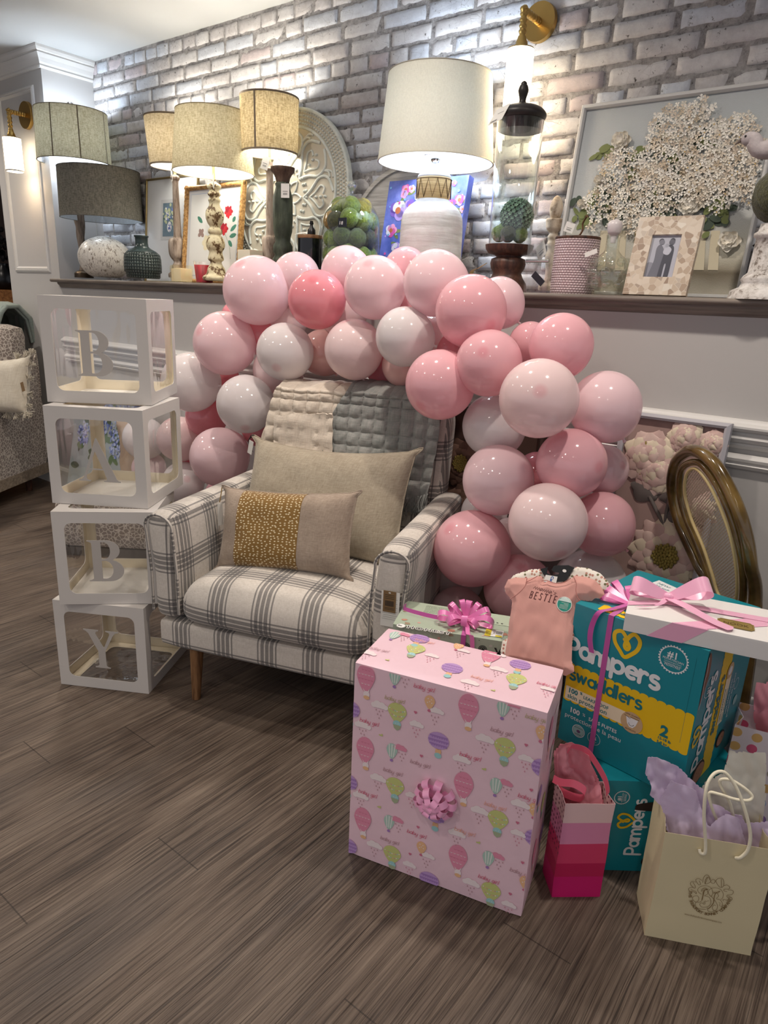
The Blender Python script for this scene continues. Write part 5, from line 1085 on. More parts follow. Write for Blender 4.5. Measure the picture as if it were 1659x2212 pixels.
BMESH = {k: balloon_mesh(m) for k, m in BC.items()}
NAMES = {'P': 'pale pink', 'M': 'rose pink', 'D': 'deep pink', 'W': 'pearl white', 'Q': 'blush', 'E': 'peach pink'}
# x, y, radius x, radius y (photo), depth Y, colour, tip pixel or None, where
BL_ = [
 (555, 628, 70, 77, 1.93, 'P', (518, 568), 'big one at the upper left corner of the arch'), (640, 598, 54, 50, 2.06, 'P', None, 'peeking above the deep pink one, upper left'),
 (685, 648, 61, 66, 1.90, 'D', (676, 603), 'small one in front at upper left of arch'), (748, 588, 54, 57, 2.06, 'P', None, 'behind, left of the top middle'), (810, 622, 64, 72, 1.91, 'P', (795, 568), 'front one at the top middle of the arch'),
 (876, 583, 48, 49, 2.07, 'M', None, 'half hidden behind at the top middle'), (941, 612, 67, 75, 1.91, 'P', None, 'front one right of the top middle'), (1017, 673, 75, 82, 1.84, 'M', None, 'big one at upper right bend of arch'),
 (1078, 655, 56, 56, 2.02, 'P', None, 'behind the upper right bend, under the ledge pedestal'), (506, 680, 28, 26, 2.07, 'D', None, 'sliver between two pale ones at upper left'), (486, 742, 69, 68, 1.88, 'P', (430, 714), 'left shoulder of the arch'),
 (616, 760, 60, 65, 1.86, 'W', (597, 795), 'small one below the deep pink one on the left'), (565, 722, 46, 46, 2.03, 'D', None, 'hidden behind the left shoulder, beside the small white one'), (765, 755, 63, 67, 1.90, 'Q', None, 'low middle of the arch above the chair back'),
 (697, 762, 48, 52, 2.03, 'E', None, 'behind, between white and blush above the chair'), (875, 728, 63, 66, 1.86, 'W', None, 'right of centre above the grey blanket'), (930, 735, 52, 60, 2.0, 'Q', None, 'tucked behind the right-centre white one'),
 (832, 795, 42, 44, 2.06, 'D', None, 'behind at the low middle just above the grey blanket'), (870, 790, 46, 46, 1.99, 'E', None, 'behind, above the right of the grey blanket'), (742, 680, 52, 50, 2.07, 'Q', None, 'behind, between the deep pink and top middle'),
 (622, 690, 48, 40, 2.09, 'Q', None, 'far back, under the upper left pale pair'), (900, 655, 44, 44, 2.08, 'M', None, 'far back, between the two top front ones'), (413, 826, 62, 67, 1.84, 'W', None, 'left side, right beside top letter box'),
 (531, 873, 61, 66, 1.80, 'W', (530, 925), 'left side, touching the cream blanket'), (446, 900, 46, 44, 1.98, 'D', None, 'left side, behind between three white and pink ones'), (474, 812, 42, 42, 2.02, 'D', None, 'left side, wedge under the left shoulder'),
 (602, 800, 60, 52, 2.0, 'Q', None, 'left, just above the cream blanket corner'), (475, 987, 62, 68, 1.80, 'P', None, 'left side, above the left chair arm'), (388, 948, 46, 52, 1.93, 'Q', None, 'left, partly behind the letter A box'),
 (396, 1042, 47, 44, 1.92, 'W', None, 'lowest on the left, behind the chair arm'), (424, 1012, 36, 36, 2.02, 'D', None, 'left, dark wedge behind the low pink one'), (562, 925, 42, 40, 1.97, 'D', None, 'left, behind the cream blanket edge'),
 (312, 947, 47, 46, 2.0, 'W', None, 'seen through the letter A box window'), (322, 1012, 36, 38, 2.05, 'P', None, 'seen low through the letter A box window'), (480, 1070, 40, 36, 1.97, 'M', None, 'lowest left, between chair arm and low pink one'),
 (1212, 747, 71, 69, 1.90, 'M', None, 'right side, outermost near the ledge'), (1145, 742, 48, 46, 2.03, 'M', None, 'right side, behind and left of the outermost one'), (1056, 785, 71, 74, 1.80, 'M', (1043, 760), 'right side, centre front below the bend'),
 (951, 831, 76, 77, 1.77, 'M', (908, 878), 'over the right top corner of the chair back'), (1164, 861, 87, 86, 1.72, 'Q', (1167, 845), 'largest, right side, front and centre'), (1307, 879, 77, 79, 1.93, 'P', None, 'far right outermost one above carved panel'),
 (1068, 920, 78, 62, 1.90, 'W', None, 'right side, behind the chair back corner'), (1234, 1001, 79, 74, 1.84, 'M', (1295, 1010), 'right side, middle, front of the carved panel'), (1302, 1014, 53, 57, 2.02, 'P', None, 'right, slice beside the carved panel'),
 (1076, 1037, 79, 77, 1.78, 'P', None, 'right side, middle, beside the chair arm'), (1183, 1128, 86, 86, 1.70, 'Q', None, 'large one low on the right above the baby clothes'), (1300, 1132, 70, 72, 1.92, 'M', None, 'low right outermost one by the carved panel'),
 (1020, 1185, 84, 86, 1.72, 'M', None, 'big one low beside the chair arm'), (1046, 1108, 54, 48, 1.95, 'W', None, 'small slice between chair arm and two pink ones'), (1272, 1266, 84, 78, 1.95, 'W', None, 'lowest right, behind the diaper box'),
 (1120, 1272, 76, 76, 1.80, 'M', None, 'low, right behind the pink onesie'), (988, 1328, 64, 60, 1.80, 'P', None, 'lowest, behind the green terrazzo box'), (985, 1248, 58, 66, 1.92, 'W', None, 'low, shaded between chair side and big pink one'),
 (1160, 1022, 44, 50, 2.03, 'D', None, 'right side, dark gap between two middle ones'), (1100, 1165, 48, 48, 1.93, 'Q', None, 'low right, filling behind two front ones'), (966, 752, 36, 36, 2.0, 'D', None, 'small dark wedge below the upper right bend')]
for x, y, rx, ry, Y, cc, tip, where in BL_:
    P = onY(x, y, Y); k = mpp(P); o = bpy.data.objects.new('balloon', BMESH[cc]); S.collection.objects.link(o); o.location = P; r = (rx+ry)/2*k*.985
    if tip: q = ray(*tip); d = q.normalized(); oc = CAM-P; b = oc.dot(d); disc_ = b*b-(oc.length_squared-r*r); tt = -b-sqrt(max(disc_, 0)); dirv = (CAM+d*tt-P).normalized()
    else: dirv = V((math.sin(x*1.7), .9, cos(y*.9)*.8)).normalized()*-1 if False else V((math.sin(x*1.7)*.9, -.32, .35+cos(y*.9)*.8)).normalized()
    qt = dirv.to_track_quat('Z', 'Y'); o.rotation_mode = 'QUATERNION'; o.rotation_quaternion = qt
    e = ry/rx; o.scale = (r, r, r*(1 if tip else 1.0)); tag(o, NAMES[cc]+' balloon, '+where, 'balloon', 'balloons of the pink arch')
# ================================================================ GIFTS
def fbox(o, yaw, w, d, h, lean_=0):
    y = rad(yaw); U = V((cos(y), sin(y), 0)); D = V((-sin(y), cos(y), 0)); Z = V((0, 0, 1)); o = V(o)
    return {'front': Fr(o, U, Z), 'right': Fr(o+U*w, D, Z), 'left': Fr(o+D*d, -D, Z), 'back': Fr(o+U*w+D*d, -U, Z), 'top': Fr(o+Z*h, U, D), 'c': o+U*w/2+D*d/2, 'U': U, 'D': D, 'w': w, 'd': d, 'h': h, 'yaw': y}
def carton(b, mat, r=.002, crinkle=0, n=8):
    R = Matrix.Rotation(b['yaw'], 3, 'Z')
    fn = (lambda q, p: p+V((noise.noise(p*11), noise.noise(p*11+V((7, 0, 0))), noise.noise(p*11+V((0, 9, 0)))))*crinkle) if crinkle else None
    return MB().rbox(b['c']+V((0, 0, b['h']/2)), (b['w'], b['d'], b['h']), r, mat, n, fn=fn, R=R)
def loop(mb, c, d, up, L, fat, w, mat, tw=0, n=14):
    """ribbon loop leaving c along d and coming back, opening along up"""
    d = V(d).normalized(); up = V(up); up = (up-d*up.dot(d)).normalized(); sd = d.cross(up); pts = []; wv = []
    for i in range(n+1):
        t_ = i/n; pts.append(c+d*(L*math.sin(pi*t_)**.8)+up*(fat*math.sin(2*pi*t_)*(.5+.5*math.sin(pi*t_)))); a = tw*(t_-.5); k = w/2*(.45+.55*math.sin(pi*t_)**.5); wv.append((sd*cos(a)+up*sin(a))*k)
    return mb.strip(pts, wv, mat)
def ribm(name, col, sh=.5): 
    if name in _mc: return _mc[name]
    t = NT(name); t.p(Base_Color=C(*col), Roughness=.32, Sheen_Weight=.4, Anisotropic=.5, Specular_IOR_Level=.6); t.p(Coat_Weight=.25, Coat_Roughness=.3); _mc[name] = t.m; return t.m
HOT = ribm('orchid pink ribbon', (228, 116, 182)); PNK = ribm('pale pink satin', (244, 178, 208)); VEL = M('orchid velvet ribbon', (190, 72, 156), .8, sheen=.8); SATB = ribm('glossy pink bow ribbon', (250, 172, 212))
# --- big wrapped present --------------------------------------------------
G = fbox((-.829, 1.018, 0), 14.2, .417, .188, .508)
s = T('wrapped_gift', 'large upright box wrapped in pink baby girl hot-air-balloon paper', 'gift box', rootm(V((G['c'].x, G['c'].y, 0)), G['yaw']))
PAP = NT('pink wrapping paper'); PAP.p(Base_Color=C(234, 200, 212), Roughness=.42, Coat_Weight=.12, Coat_Roughness=.25); PAP.bump(PAP.noise(PAP.map(PAP.co(), (1.2, 1.2, 1)), 9, 3, .5), .35, .012); PAP = PAP.m
mb = carton(G, PAP, .006, .0006, 10)
WPm = lambda n, c: M(n, tuple(int(q*.8+w*.2) for q, w in zip(c, (234, 204, 214))), .5)
wp = {'pink': WPm('print pink', (222, 128, 158)), 'pinkd': WPm('print rose', (200, 92, 124)), 'mint': WPm('print mint', (160, 200, 184)), 'mintl': WPm('print pale mint', (220, 232, 222)), 'green': WPm('print lime', (190, 202, 108)), 'greend': WPm('print sage', (150, 168, 128)), 'or': WPm('print apricot', (232, 178, 122)), 'pur': WPm('print lilac', (178, 140, 204)), 'purd': WPm('print violet', (146, 104, 180)), 'wh': WPm('print white', (240, 228, 228)), 'rose': WPm('print script rose', (206, 82, 112)), 'tau': WPm('print script taupe', (176, 136, 142)), 'olv': WPm('print script olive', (176, 164, 112)), 'pea': WPm('print script peach', (236, 166, 142)), 'red': WPm('print drops', (204, 130, 150)), 'aqua': WPm('print aqua', (140, 204, 204))}
K = .1*.0087  # metres per crop unit / see cell units
def motif(fr, kind, a, b, k, rot, clip, h=.0014):
    """k = metres per unit; unit about one hundredth of the front width"""
    ca, sa = cos(rot), sin(rot)
    X = lambda x, y: (a+(x*ca-y*sa)*k, b+(x*sa+y*ca)*k)
    def P(pts, m, hh=0): mb.poly(fr, [X(x, y) for x, y in pts], wp[m], h+hh, clip=clip)
    def E(x, y, rx, ry, m, hh=0, n=18): P([(x+rx*cos(2*pi*i/n), y+ry*sin(2*pi*i/n)) for i in range(n)], m, hh)
    def egg(x, y, rx, ry, m, hh=0): P([(x+rx*cos(2*pi*i/22)*(1-.28*max(0, -sin(2*pi*i/22))), y+ry*sin(2*pi*i/22)*(1+.25*max(0, -sin(2*pi*i/22)))) for i in range(22)], m, hh)
    def cloud(x, y, s_, m, hh=0):
        for dx, dy, r in ((-3.2, 0, 1.6), (-1.2, .8, 2.2), (1.4, .6, 2), (3.4, -.1, 1.5)): E(x+dx*s_, y+dy*s_, r*s_, r*s_, m, hh, 12)
        P([(x-4.5*s_, y-.2*s_), (x-4*s_, y-1.3*s_), (x+4.3*s_, y-1.3*s_), (x+4.6*s_, y)], m, hh)
    def rain(x, y, m='tau'):
        for dx, dy in ((-2, 0), (0, -.6), (2, .1), (-1, -2.6), (1, -2.9), (0, -5)): P([(x+dx, y+dy+1), (x+dx+.35, y+dy), (x+dx, y+dy-.4), (x+dx-.35, y+dy)], m)
    if kind == 'pink':
        egg(0, 2, 5.7, 8, 'pink')
        for yy in (6.5, 3.6, .6, -2.4): 
            for i in range(5): x = -4+i*2; w_ = 5.4*sqrt(max(0, 1-((yy-2)/9)**2)); (abs(x)+1 < w_) and P([(x-1, yy), (x, yy-.7), (x+1, yy), (x, yy-.25)], 'pinkd' if yy in (6.5, .6) else 'wh', .0002)
        E(.8, -9.2, 2, 2.2, 'wh', .0001); P([(-.7, -7.5), (-1.6, -5.5), (-.2, -7.2)], 'wh', .0001); P([(1.4, -7.2), (2.6, -5.2), (2.2, -7.6)], 'wh', .0001); E(.9, -11.2, 1.9, 1.3, 'or', .0002)
    elif kind == 'mint':
        egg(0, 1, 3.4, 4.6, 'mint')
        for x in (-1.9, .0, 1.9): P([(x-.35, 5), (x+.35, 5), (x*.6+.3, -3.4), (x*.6-.3, -3.4)], 'mintl', .0002)
        E(0, -5.8, 1, .9, 'purd', .0001); cloud(5, 3.8, .85, 'pink'); rain(6.3, .8)
    elif kind == 'green':
        egg(0, 2, 5.8, 5.6, 'green')
        for i in range(9): x = -4.6+i*1.15; y = 3.6-1.2*sin(pi*i/8); P([(x-.5, y), (x+.5, y), (x, y-.9)], ('wh', 'or', 'red', 'aqua')[i % 4], .0002)
        for i in range(8): x = -4+i*1.15; y = .4-1.2*sin(pi*i/7); P([(x-.5, y), (x+.5, y), (x, y-.9)], ('or', 'red', 'wh', 'aqua')[i % 4], .0002)
        E(.3, -6.2, 2.5, 2.6, 'aqua', .0001); P([(-2.1, -6.6), (2.8, -6.6), (2.2, -9), (.4, -10.2), (-1.3, -9)], 'greend', .0002); E(-.4, -5.6, .25, .25, 'wh', .0003, 8); E(1.1, -5.6, .25, .25, 'wh', .0003, 8)
    elif kind == 'or':
        egg(0, 1, 3.1, 3.8, 'or')
        for x, y in ((-1, 2.6), (.9, 2.4), (0, 1), (-1.2, .2), (1.3, .3)): E(x, y, .35, .35, 'wh', .0002, 8)
        E(0, -4.8, 1, .8, 'pinkd', .0001); cloud(4.6, -4, .85, 'wh'); rain(3.6, -7.6)
    elif kind == 'pur':
        E(0, 1, 6.2, 5.4, 'pur')
        for yy in (3.6, 1.0, -1.6):
            w_ = 6*sqrt(max(0, 1-((yy-1)/5.6)**2)); P([(-w_, yy+.5), (w_, yy+.5), (w_*.97, yy-.5), (-w_*.97, yy-.5)], 'purd', .0001)
            for i in range(8): x = -5+i*1.4; (abs(x) < w_-.4) and E(x, yy-.6, .5, .6, 'purd', .00015, 8)
        E(.3, -6.2, 1.8, 1.6, 'or', .0001); E(-.7, -4.9, .6, .6, 'or', .0001, 8); E(1.3, -4.9, .6, .6, 'or', .0001, 8); E(.3, -8.6, 2.1, 1.8, 'aqua', .0001)
    elif kind == 'cloud': cloud(0, 0, 1.1, 'wh'); rain(0, -3.2)
    elif kind == 'cloudp': cloud(0, 0, .9, 'wh'); rain(0, -3, 'red')
    elif kind == 'heart': 
        E(-.45, .3, .55, .55, 'pinkd', 0, 8); E(.45, .3, .55, .55, 'pinkd', 0, 8); P([(-.95, .15), (.95, .15), (0, -1)], 'pinkd', .0001)
    elif kind == 'leaf': E(-.5, .3, .9, .5, 'green', 0, 8); E(.6, .6, .5, .9, 'green', 0, 8)
    elif kind[:2] == 't_':
        x, y = X(0, 0); rtext(mb, fr, x, y, 'baby girl', 1.9*k, .26*k, wp[kind[2:]], h+.0002, rot, .95, .25, clip, joined=True)
fr = G['front']; clipF = (.003, .003, G['w']-.003, G['h']-.003); kk = .00385*.98
front = [('pink', [(225, 440), (220, 935), (203, 1415), (930, 650), (897, 1180), (858, 1675)]), ('mint', [(425, 425), (405, 935), (385, 1425), (1170, 640), (1120, 1175), (1068, 1675)]), ('green', [(440, 680), (425, 1190), (405, 1655), (1180, 925), (1133, 1420), (1085, 1910)]),
         ('or', [(665, 600), (1435, 810), (1385, 1340), (608, 1600), (1320, 1840)]), ('pur', [(725, 870), (118, 650), (103, 1150), (705, 1380), (660, 1825), (1445, 1060), (1395, 1545), (103, 1590)]),
         ('cloud', [(320, 620), (205, 755), (310, 1120), (190, 1240), (1045, 850), (885, 990), (1010, 1345), (853, 1500), (285, 1580), (950, 1840), (1290, 1300)]), ('cloudp', [(575, 750), (1330, 985), (545, 1240), (1275, 1500), (525, 1715), (1210, 1990)]),
         ('heart', [(568, 665), (608, 965), (1330, 890), (1365, 1200), (585, 1455), (1270, 1425), (1305, 1700), (1220, 1915), (530, 1640)]), ('leaf', [(330, 825), (1040, 1060), (318, 1320), (1000, 1565)]),
         ('t_rose', [(555, 490), (183, 725), (870, 960), (175, 1215), (508, 1490), (1272, 1245), (998, 1800)]), ('t_olv', [(355, 570), (1322, 700)]), ('t_tau', [(345, 1065), (1083, 790), (325, 1535), (1215, 1755), (530, 1010)]), ('t_pea', [(835, 1475), (1040, 1300)])]
for kd, L in front:
    for X_, Y_ in L:
        a, b = fr.px(720+X_/3.19, 1330+Y_/3.19); motif(fr, kd, a, b, kk, 0, clipF if kd[:2] != 't_' else clipF)
fr = G['top']; clipT = (.003, .003, G['w']-.003, G['d']-.003)
for kd, L in (('green', [(560, 240), (1255, 450)]), ('pur', [(815, 370), (590, 165), (1285, 345)]), ('or', [(860, 215)]), ('pink', [(1080, 285)]), ('cloudp', [(680, 280), (1480, 510)]), ('cloud', [(240, 260), (940, 465), (1140, 375), (1130, 270)]), ('t_rose', [(1400, 470)]), ('t_pea', [(945, 425), (560, 170)]), ('t_tau', [(245, 225)]), ('leaf', [(370, 310), (1100, 520)]), ('mint', [(420, 140)])):
    for X_, Y_ in L: a, b = fr.px(720+X_/3.19, 1330+Y_/3.19); motif(fr, kd, a, b, kk, 0, clipT)
fr = G['right']; clipR = (.003, .003, G['d']-.003, G['h']-.003)
for kd, a, b in (('pink', .07, .42), ('pur', .02, .30), ('mint', .13, .33), ('green', .10, .22), ('pink', .06, .12), ('pur', .15, .10), ('cloud', .13, .44), ('t_rose', .05, .36), ('t_tau', .06, .05)): motif(fr, kd, a, b, kk, 0, clipR)
mb.build('wrapping', s)
# star bow
fr = G['front']; a, b = fr.px(942, 1722); bc = fr.p(a, b, .006); bow = MB(); rd = random.Random(2)
for tier, (cnt, L, el, w_) in enumerate(((9, .047, .10, .017), (8, .038, .55, .016), (6, .028, 1.0, .015), (3, .018, 1.35, .014))):
    for k in range(cnt):
        an = 2*pi*(k+.5*(tier % 2)+rd.uniform(-.1, .1))/cnt; d = (fr.u*cos(an)+fr.v*sin(an))*cos(el)+fr.n*sin(el); up = fr.n*cos(el)-(fr.u*cos(an)+fr.v*sin(an))*sin(el)
        loop(bow, bc+fr.n*(.004*tier), d, up, L*rd.uniform(.94, 1.06), .0125, w_, SATB, tw=rd.uniform(-.7, .7), n=14)
bow.build('star_bow', s, mod=solid(.0003))
# --- green terrazzo diaper box with bow -------------------------------------
H = fbox((-.934, 1.300, 0), 22.5, .315, .155, .46)
s = T('terrazzo_box', 'sage green terrazzo printed box tied with orchid ribbon, behind the wrapped gift', 'gift box', rootm(V((H['c'].x, H['c'].y, 0)), H['yaw']))
SAGE = M('sage card', (172, 186, 166), .5); SAGD = M('deep sage card', (150, 168, 148), .5); mb = carton(H, SAGE, .0015); ft = H['top']; rd = random.Random(6)
TZ = [M(n, c, .5) for n, c in (('terrazzo blush', (214, 168, 156)), ('terrazzo olive', (92, 104, 84)), ('terrazzo stone', (196, 196, 186)), ('terrazzo tan', (160, 140, 116)), ('terrazzo clay', (196, 140, 120)))]
def chips(fr, w, h, n):
    for k in range(n):
        a, b = rd.uniform(.006, w-.006), rd.uniform(.004, h-.004); r = rd.choice([.0025, .004, .006, .009, .012]); m_ = rd.randint(4, 6); ph = rd.uniform(0, 6)
        mb.poly(fr, [(a+r*rd.uniform(.6, 1.1)*cos(ph+2*pi*i/m_), b+r*.75*rd.uniform(.6, 1.1)*sin(ph+2*pi*i/m_)) for i in range(m_)], rd.choice(TZ), .0004+k*.000004, clip=(.001, .001, w-.001, h-.001))
chips(ft, H['w'], H['d'], 60); chips(H['front'], H['w'], .46, 120); chips(H['right'], H['d'], .46, 60); chips(H['left'], H['d'], .46, 60)
mb.poly(ft, [(.012, .088), (.30, .088), (.30, .150), (.012, .150)], M('pale green panel', (186, 200, 178), .5), .0008)
for k in range(6): mb.text(ft, .06+.0*k, .135-.008*k, ('DESIGNED WITH LOVE BY PARENTS', 'FOR BABIES EVERYWHERE', 'CLEAN CONSCIOUS DIAPERS', 'WITH PLANT BASED MATERIALS', 'AND SOFT COZY COMFORT', 'FOR SENSITIVE SKIN')[k], .0065, M('deep green print', (86, 104, 84), .6), .0011)
for k in range(3): a = .246+.012*k; mb.poly(ft, [(a+.004*cos(pi/2+2*pi*i/10)*(1 if i % 2 == 0 else .45), .098+.004*sin(pi/2+2*pi*i/10)*(1 if i % 2 == 0 else .45)) for i in range(10)], INK, .0011)
WHP = M('white print', (240, 240, 236), .5); a0, b0 = ft.px(874, 1361); a1, b1 = ft.px(981, 1370); tl = a1-a0
mb.arc(ft, a0-.014, b0+.019, .0115, .0010, INK, .0013); mb.disc(ft, a0-.014, b0+.019, .0125, WHP, .0011, 24); mb.text(ft, a0-.0225, b0+.0155, '3ic', .010, INK, .0014, bold=.0003)
for o_, m_, hh, bd in ((0, WHP, .0011, .0015), (0, INK, .0014, .0001)): mb.text(ft, a0+.002, b0+.012, 'HONEST', .0195, m_, hh, bold=bd, sx=tl/.098*1.02, space=1.25)
ff = H['front']; 
for x in (1003, 1040): a, b = ff.px(x+3, 1398); b = .43; mb.disc(ff, a, b, .011, M('dark badge', (44, 50, 46), .5), .0006, 22); mb.arc(ff, a, b, .0085, .0008, SAGE, .0009); mb.arc(ff, a, b, .0045, .0008, SAGE, .0009)
mb.poly(ff, [(.262, .440), (.268, .440), (.273, .428), (.279, .442), (.284, .440), (.274, .420)], INK, .0008); mb.text(ff, .288, .434, 'A+', .010, INK, .0008); mb.text(ff, .288, .423, 'TCF', .010, INK, .0008)
mb.build('carton', s)
fr = ft; mb = MB(); a, b = fr.px(1086, 1375); R_ = (a-.03, b-.0)
mb.poly(fr, [(a-.045, b-.012), (a+.0, b-.010), (a+.0, b+.028), (a-.045, b+.026)], WHP, .0016); YEL = M('yellow print', (226, 210, 60), .5)
mb.poly(fr, [(a-.045, b-.012), (a-.030, b-.012), (a-.030, b+.026), (a-.045, b+.026)], YEL, .0019); mb.poly(fr, [(a-.018, b-.010), (a-.002, b-.010), (a-.002, b-.001), (a-.018, b-.001)], YEL, .0019)
for k in range(9): mb.poly(fr, [(a-.018+k*.0018, b+.006), (a-.0170+k*.0018, b+.006), (a-.0170+k*.0018, b+.022), (a-.018+k*.0018, b+.022)], INK, .0019)
for k in range(5): mb.poly(fr, [(a-.043+k*.0026, b-.008), (a-.0422+k*.0026, b-.008), (a-.0422+k*.0026, b+.022-k*.003), (a-.043+k*.0026, b+.022-k*.003)], INK, .0022)
mb.build('shipping_label', s)
# ribbon lying over the box and its many-looped bow
mb = MB(); a, b = fr.px(1000, 1385); U, D, N = fr.u, fr.v, fr.n; cpt = fr.p(a-.008, .060, .0035)
pa = [fr.p(.008, .115, .0035), fr.p(.004, .100, .004), fr.p(.012, .088, .004), fr.p(.06, .074, .0045), fr.p(.11, .066, .005), cpt+N*.004]; pa = smooth_path(pa, 6); mb.strip(pa, N*.0055+D*.002, VEL)
mb.strip([cpt, fr.p(a-.004, .02, .002), fr.p(a-.003, -.0025, .001), fr.p(a-.003, -.0025, -.20), fr.p(a-.003, -.0025, -.455)], U*.006, VEL); mb.build('ribbon', s, mod=solid(.0005))
mb = MB()
for an, el, L, fat, w_, m_ in ((150, .35, .060, .020, .011, HOT), (125, .9, .052, .020, .011, HOT), (195, .15, .075, .018, .012, HOT), (228, .2, .060, .016, .012, HOT), (20, .35, .066, .020, .012, HOT), (-15, .15, .075, .022, .012, HOT), (-45, .1, .045, .014, .011, HOT), (85, .9, .050, .018, .012, HOT), (270, .3, .040, .014, .012, HOT), (55, .5, .058, .016, .011, HOT)):
    r_ = rad(an); d = (U*cos(r_)+D*sin(r_))*cos(el)+N*sin(el); loop(mb, cpt+N*.012, d, N*.75-D*.6, L, fat*1.15, w_*1.35, m_, tw=.5)
mb.sph(cpt+N*.013, .007, HOT, 10); mb.strip(smooth_path([cpt+N*.012, cpt-D*.03+U*.008+N*.012, cpt-D*.062+U*.016+N*.003, fr.p(a+.018, -.006, .002)-V((0, 0, 0)), fr.p(a+.024, -.010, -.0)+V((0, 0, -.045))]), U*.0055, HOT); mb.build('bow', s, mod=solid(.0004))
# --- diaper boxes ------------------------------------------------------------
TEAL = M('teal printed carton', (16, 136, 150), .38, coat=.15); YL_ = M('yellow print band', (240, 196, 24), .4); TEX = M('teal lettering', (20, 118, 128), .4); BRN = M('brown skin print', (128, 88, 72), .5); CRP = M('cream print panel', (242, 226, 196), .45); WPR = M('white lettering', (236, 236, 238), .4)
def scallop(fr, a0, a1, b0, b1, n, m, h=.0004, vert=False):
    sw = (lambda p: (p[1], p[0])) if vert else (lambda p: p); P = []; st = (a1-a0)/n; r = st/2
    for i in range(n): P += [(a0+st*(i+.5)-r*cos(pi*k/6), b1+r*.55*sin(pi*k/6)) for k in range(6)]
    P.append((a1, b1)); P.append((a1, b0))
    for i in range(n-1, -1, -1): P += [(a0+st*(i+.5)+r*cos(pi*k/6), b0-r*.55*sin(pi*k/6)) for k in range(6)]
    P.append((a0, b0)); mb.poly(fr, [sw(p) for p in P], m, h)
def heart(fr, a, b, s_, w_, m, h=.0010, ang=0):
    pts = sp2([(-.05, .32), (-.28, .52), (-.55, .35), (-.5, -.05), (-.22, -.38), (.0, -.58), (.25, -.38), (.5, -.05), (.55, .35), (.3, .58), (.1, .42), (-.02, .15), (-.05, -.1), (.06, -.2), (.14, -.06), (.04, .12), (-.1, .2)], 5)
    c, q = cos(ang), sin(ang); mb.stroke(fr, [(a+(x*c-y*q)*s_, b+(x*q+y*c)*s_) for x, y in pts], w_, m, h)
def badge(fr, a, b, r, ang=0):
    mb.arc(fr, a, b, r, r*.07, WPR, .0008); c, q = cos(ang), sin(ang)
    for i in range(30): t_ = 2*pi*i/30; mb.disc(fr, a+cos(t_)*r*1.06, b+sin(t_)*r*1.06, r*.07, WPR, .0008, 6)
    X = lambda x, y: (a+(x*c-y*q)*r, b+(x*q+y*c)*r)
    p = X(-.48, .08); mb.text(fr, *p, '#1', r*.75, WPR, .0009, ang, bold=.0004)
    for i, (tx, sz, y) in enumerate((('PEDIATRICIAN', .24, -.14), ('recommended brand', .15, -.30), ('recommandee par les', .15, -.44), ('PEDIATRES', .24, -.62))): p = X(0, y); mb.text(fr, *p, tx, r*sz, WPR, .0009, ang, align='CENTER')
B = fbox((-.510, 1.4225, .2512), -7, .300, .320, .360)
s = T('diaper_box', 'large teal and yellow diaper carton on top, upright, with side text', 'diaper box', rootm(V((B['c'].x, B['c'].y, .2512)), B['yaw'])); mb = carton(B, TEAL, .002); fr = B['front']; c4 = lambda X_, Y_: fr.px(1180+X_/3.463, 1180+Y_/3.463)
a0, b0 = c4(165, 780); a1, b1 = c4(860, 1085); sz = (b0*0+c4(300, 700)[1]-c4(300, 850)[1]); bl = c4(240, 808)[1]
fw = sum(RND[c][0] for c in 'Pampers'); s_ = (a1-a0)/(fw-.15); s_ = min(s_, .062); rtext(mb, fr, a1-s_*(fw-.12), (c4(240, 808)[1]+c4(830, 1085)[1])/2-.002, 'Pampers', s_*.98, s_*.30, WPR, .0012)
ha, hb = c4(600, 735); heart(fr, ha, hb, .052, .009, YL_)
(ta, tb), (ua, ub) = c4(250, 900), c4(1105, 1290); (va, vb), (wa, wb) = c4(200, 1010), c4(1060, 1560)
bt = (c4(700, 1110)[1]+c4(300, 930)[1])/2; bb = (c4(1000, 1530)[1]+c4(800, 1440)[1])/2
scallop(fr, .002, B['w']-.003, bb, bt, 15, YL_)
x0 = c4(180, 950)[0]; x1 = c4(725, 1215)[0]; n_ = sum(RND[c][0] for c in 'swaddlers'); q_ = (x1-x0)/n_; q_ = min(q_, .026); rtext(mb, fr, x1-q_*n_, bt-.036, 'swaddlers', q_, q_*.26, TEX, .0014)
px0, py0 = c4(150, 1010); px1, py1 = c4(640, 1330); mb.poly(fr, sp2([(.006, bb+.0), (.006, bb+.034), (px1-.003, bb+.034), (px1, bb+.017), (px1-.003, bb)], 1, True), CRP, .0012); mb.arc(fr, .08, bb+.017, .0001, .0001, CRP)
mb.text(fr, .012, bb+.019, '100', .017, TEX, .0016, bold=.0006); mb.text(fr, .043, bb+.026, '%', .009, TEX, .0016, bold=.0003); mb.text(fr, .052, bb+.019, 'LEAKPROOF', .0115, TEX, .0016, bold=.0002); mb.text(fr, .012, bb+.0045, 'skin protection', .0165, TEX, .0016, bold=.0002)
ca_, cb_ = c4(640, 1318); mb.disc(fr, ca_, cb_, .0255, M('tan badge', (206, 172, 130), .45), .0016, 30); mb.poly(fr, [(ca_-.014, cb_+.011), (ca_+.014, cb_+.011), (ca_+.010, cb_-.004), (ca_+.004, cb_-.012), (ca_-.004, cb_-.012), (ca_-.010, cb_-.004)], WPR, .0019)
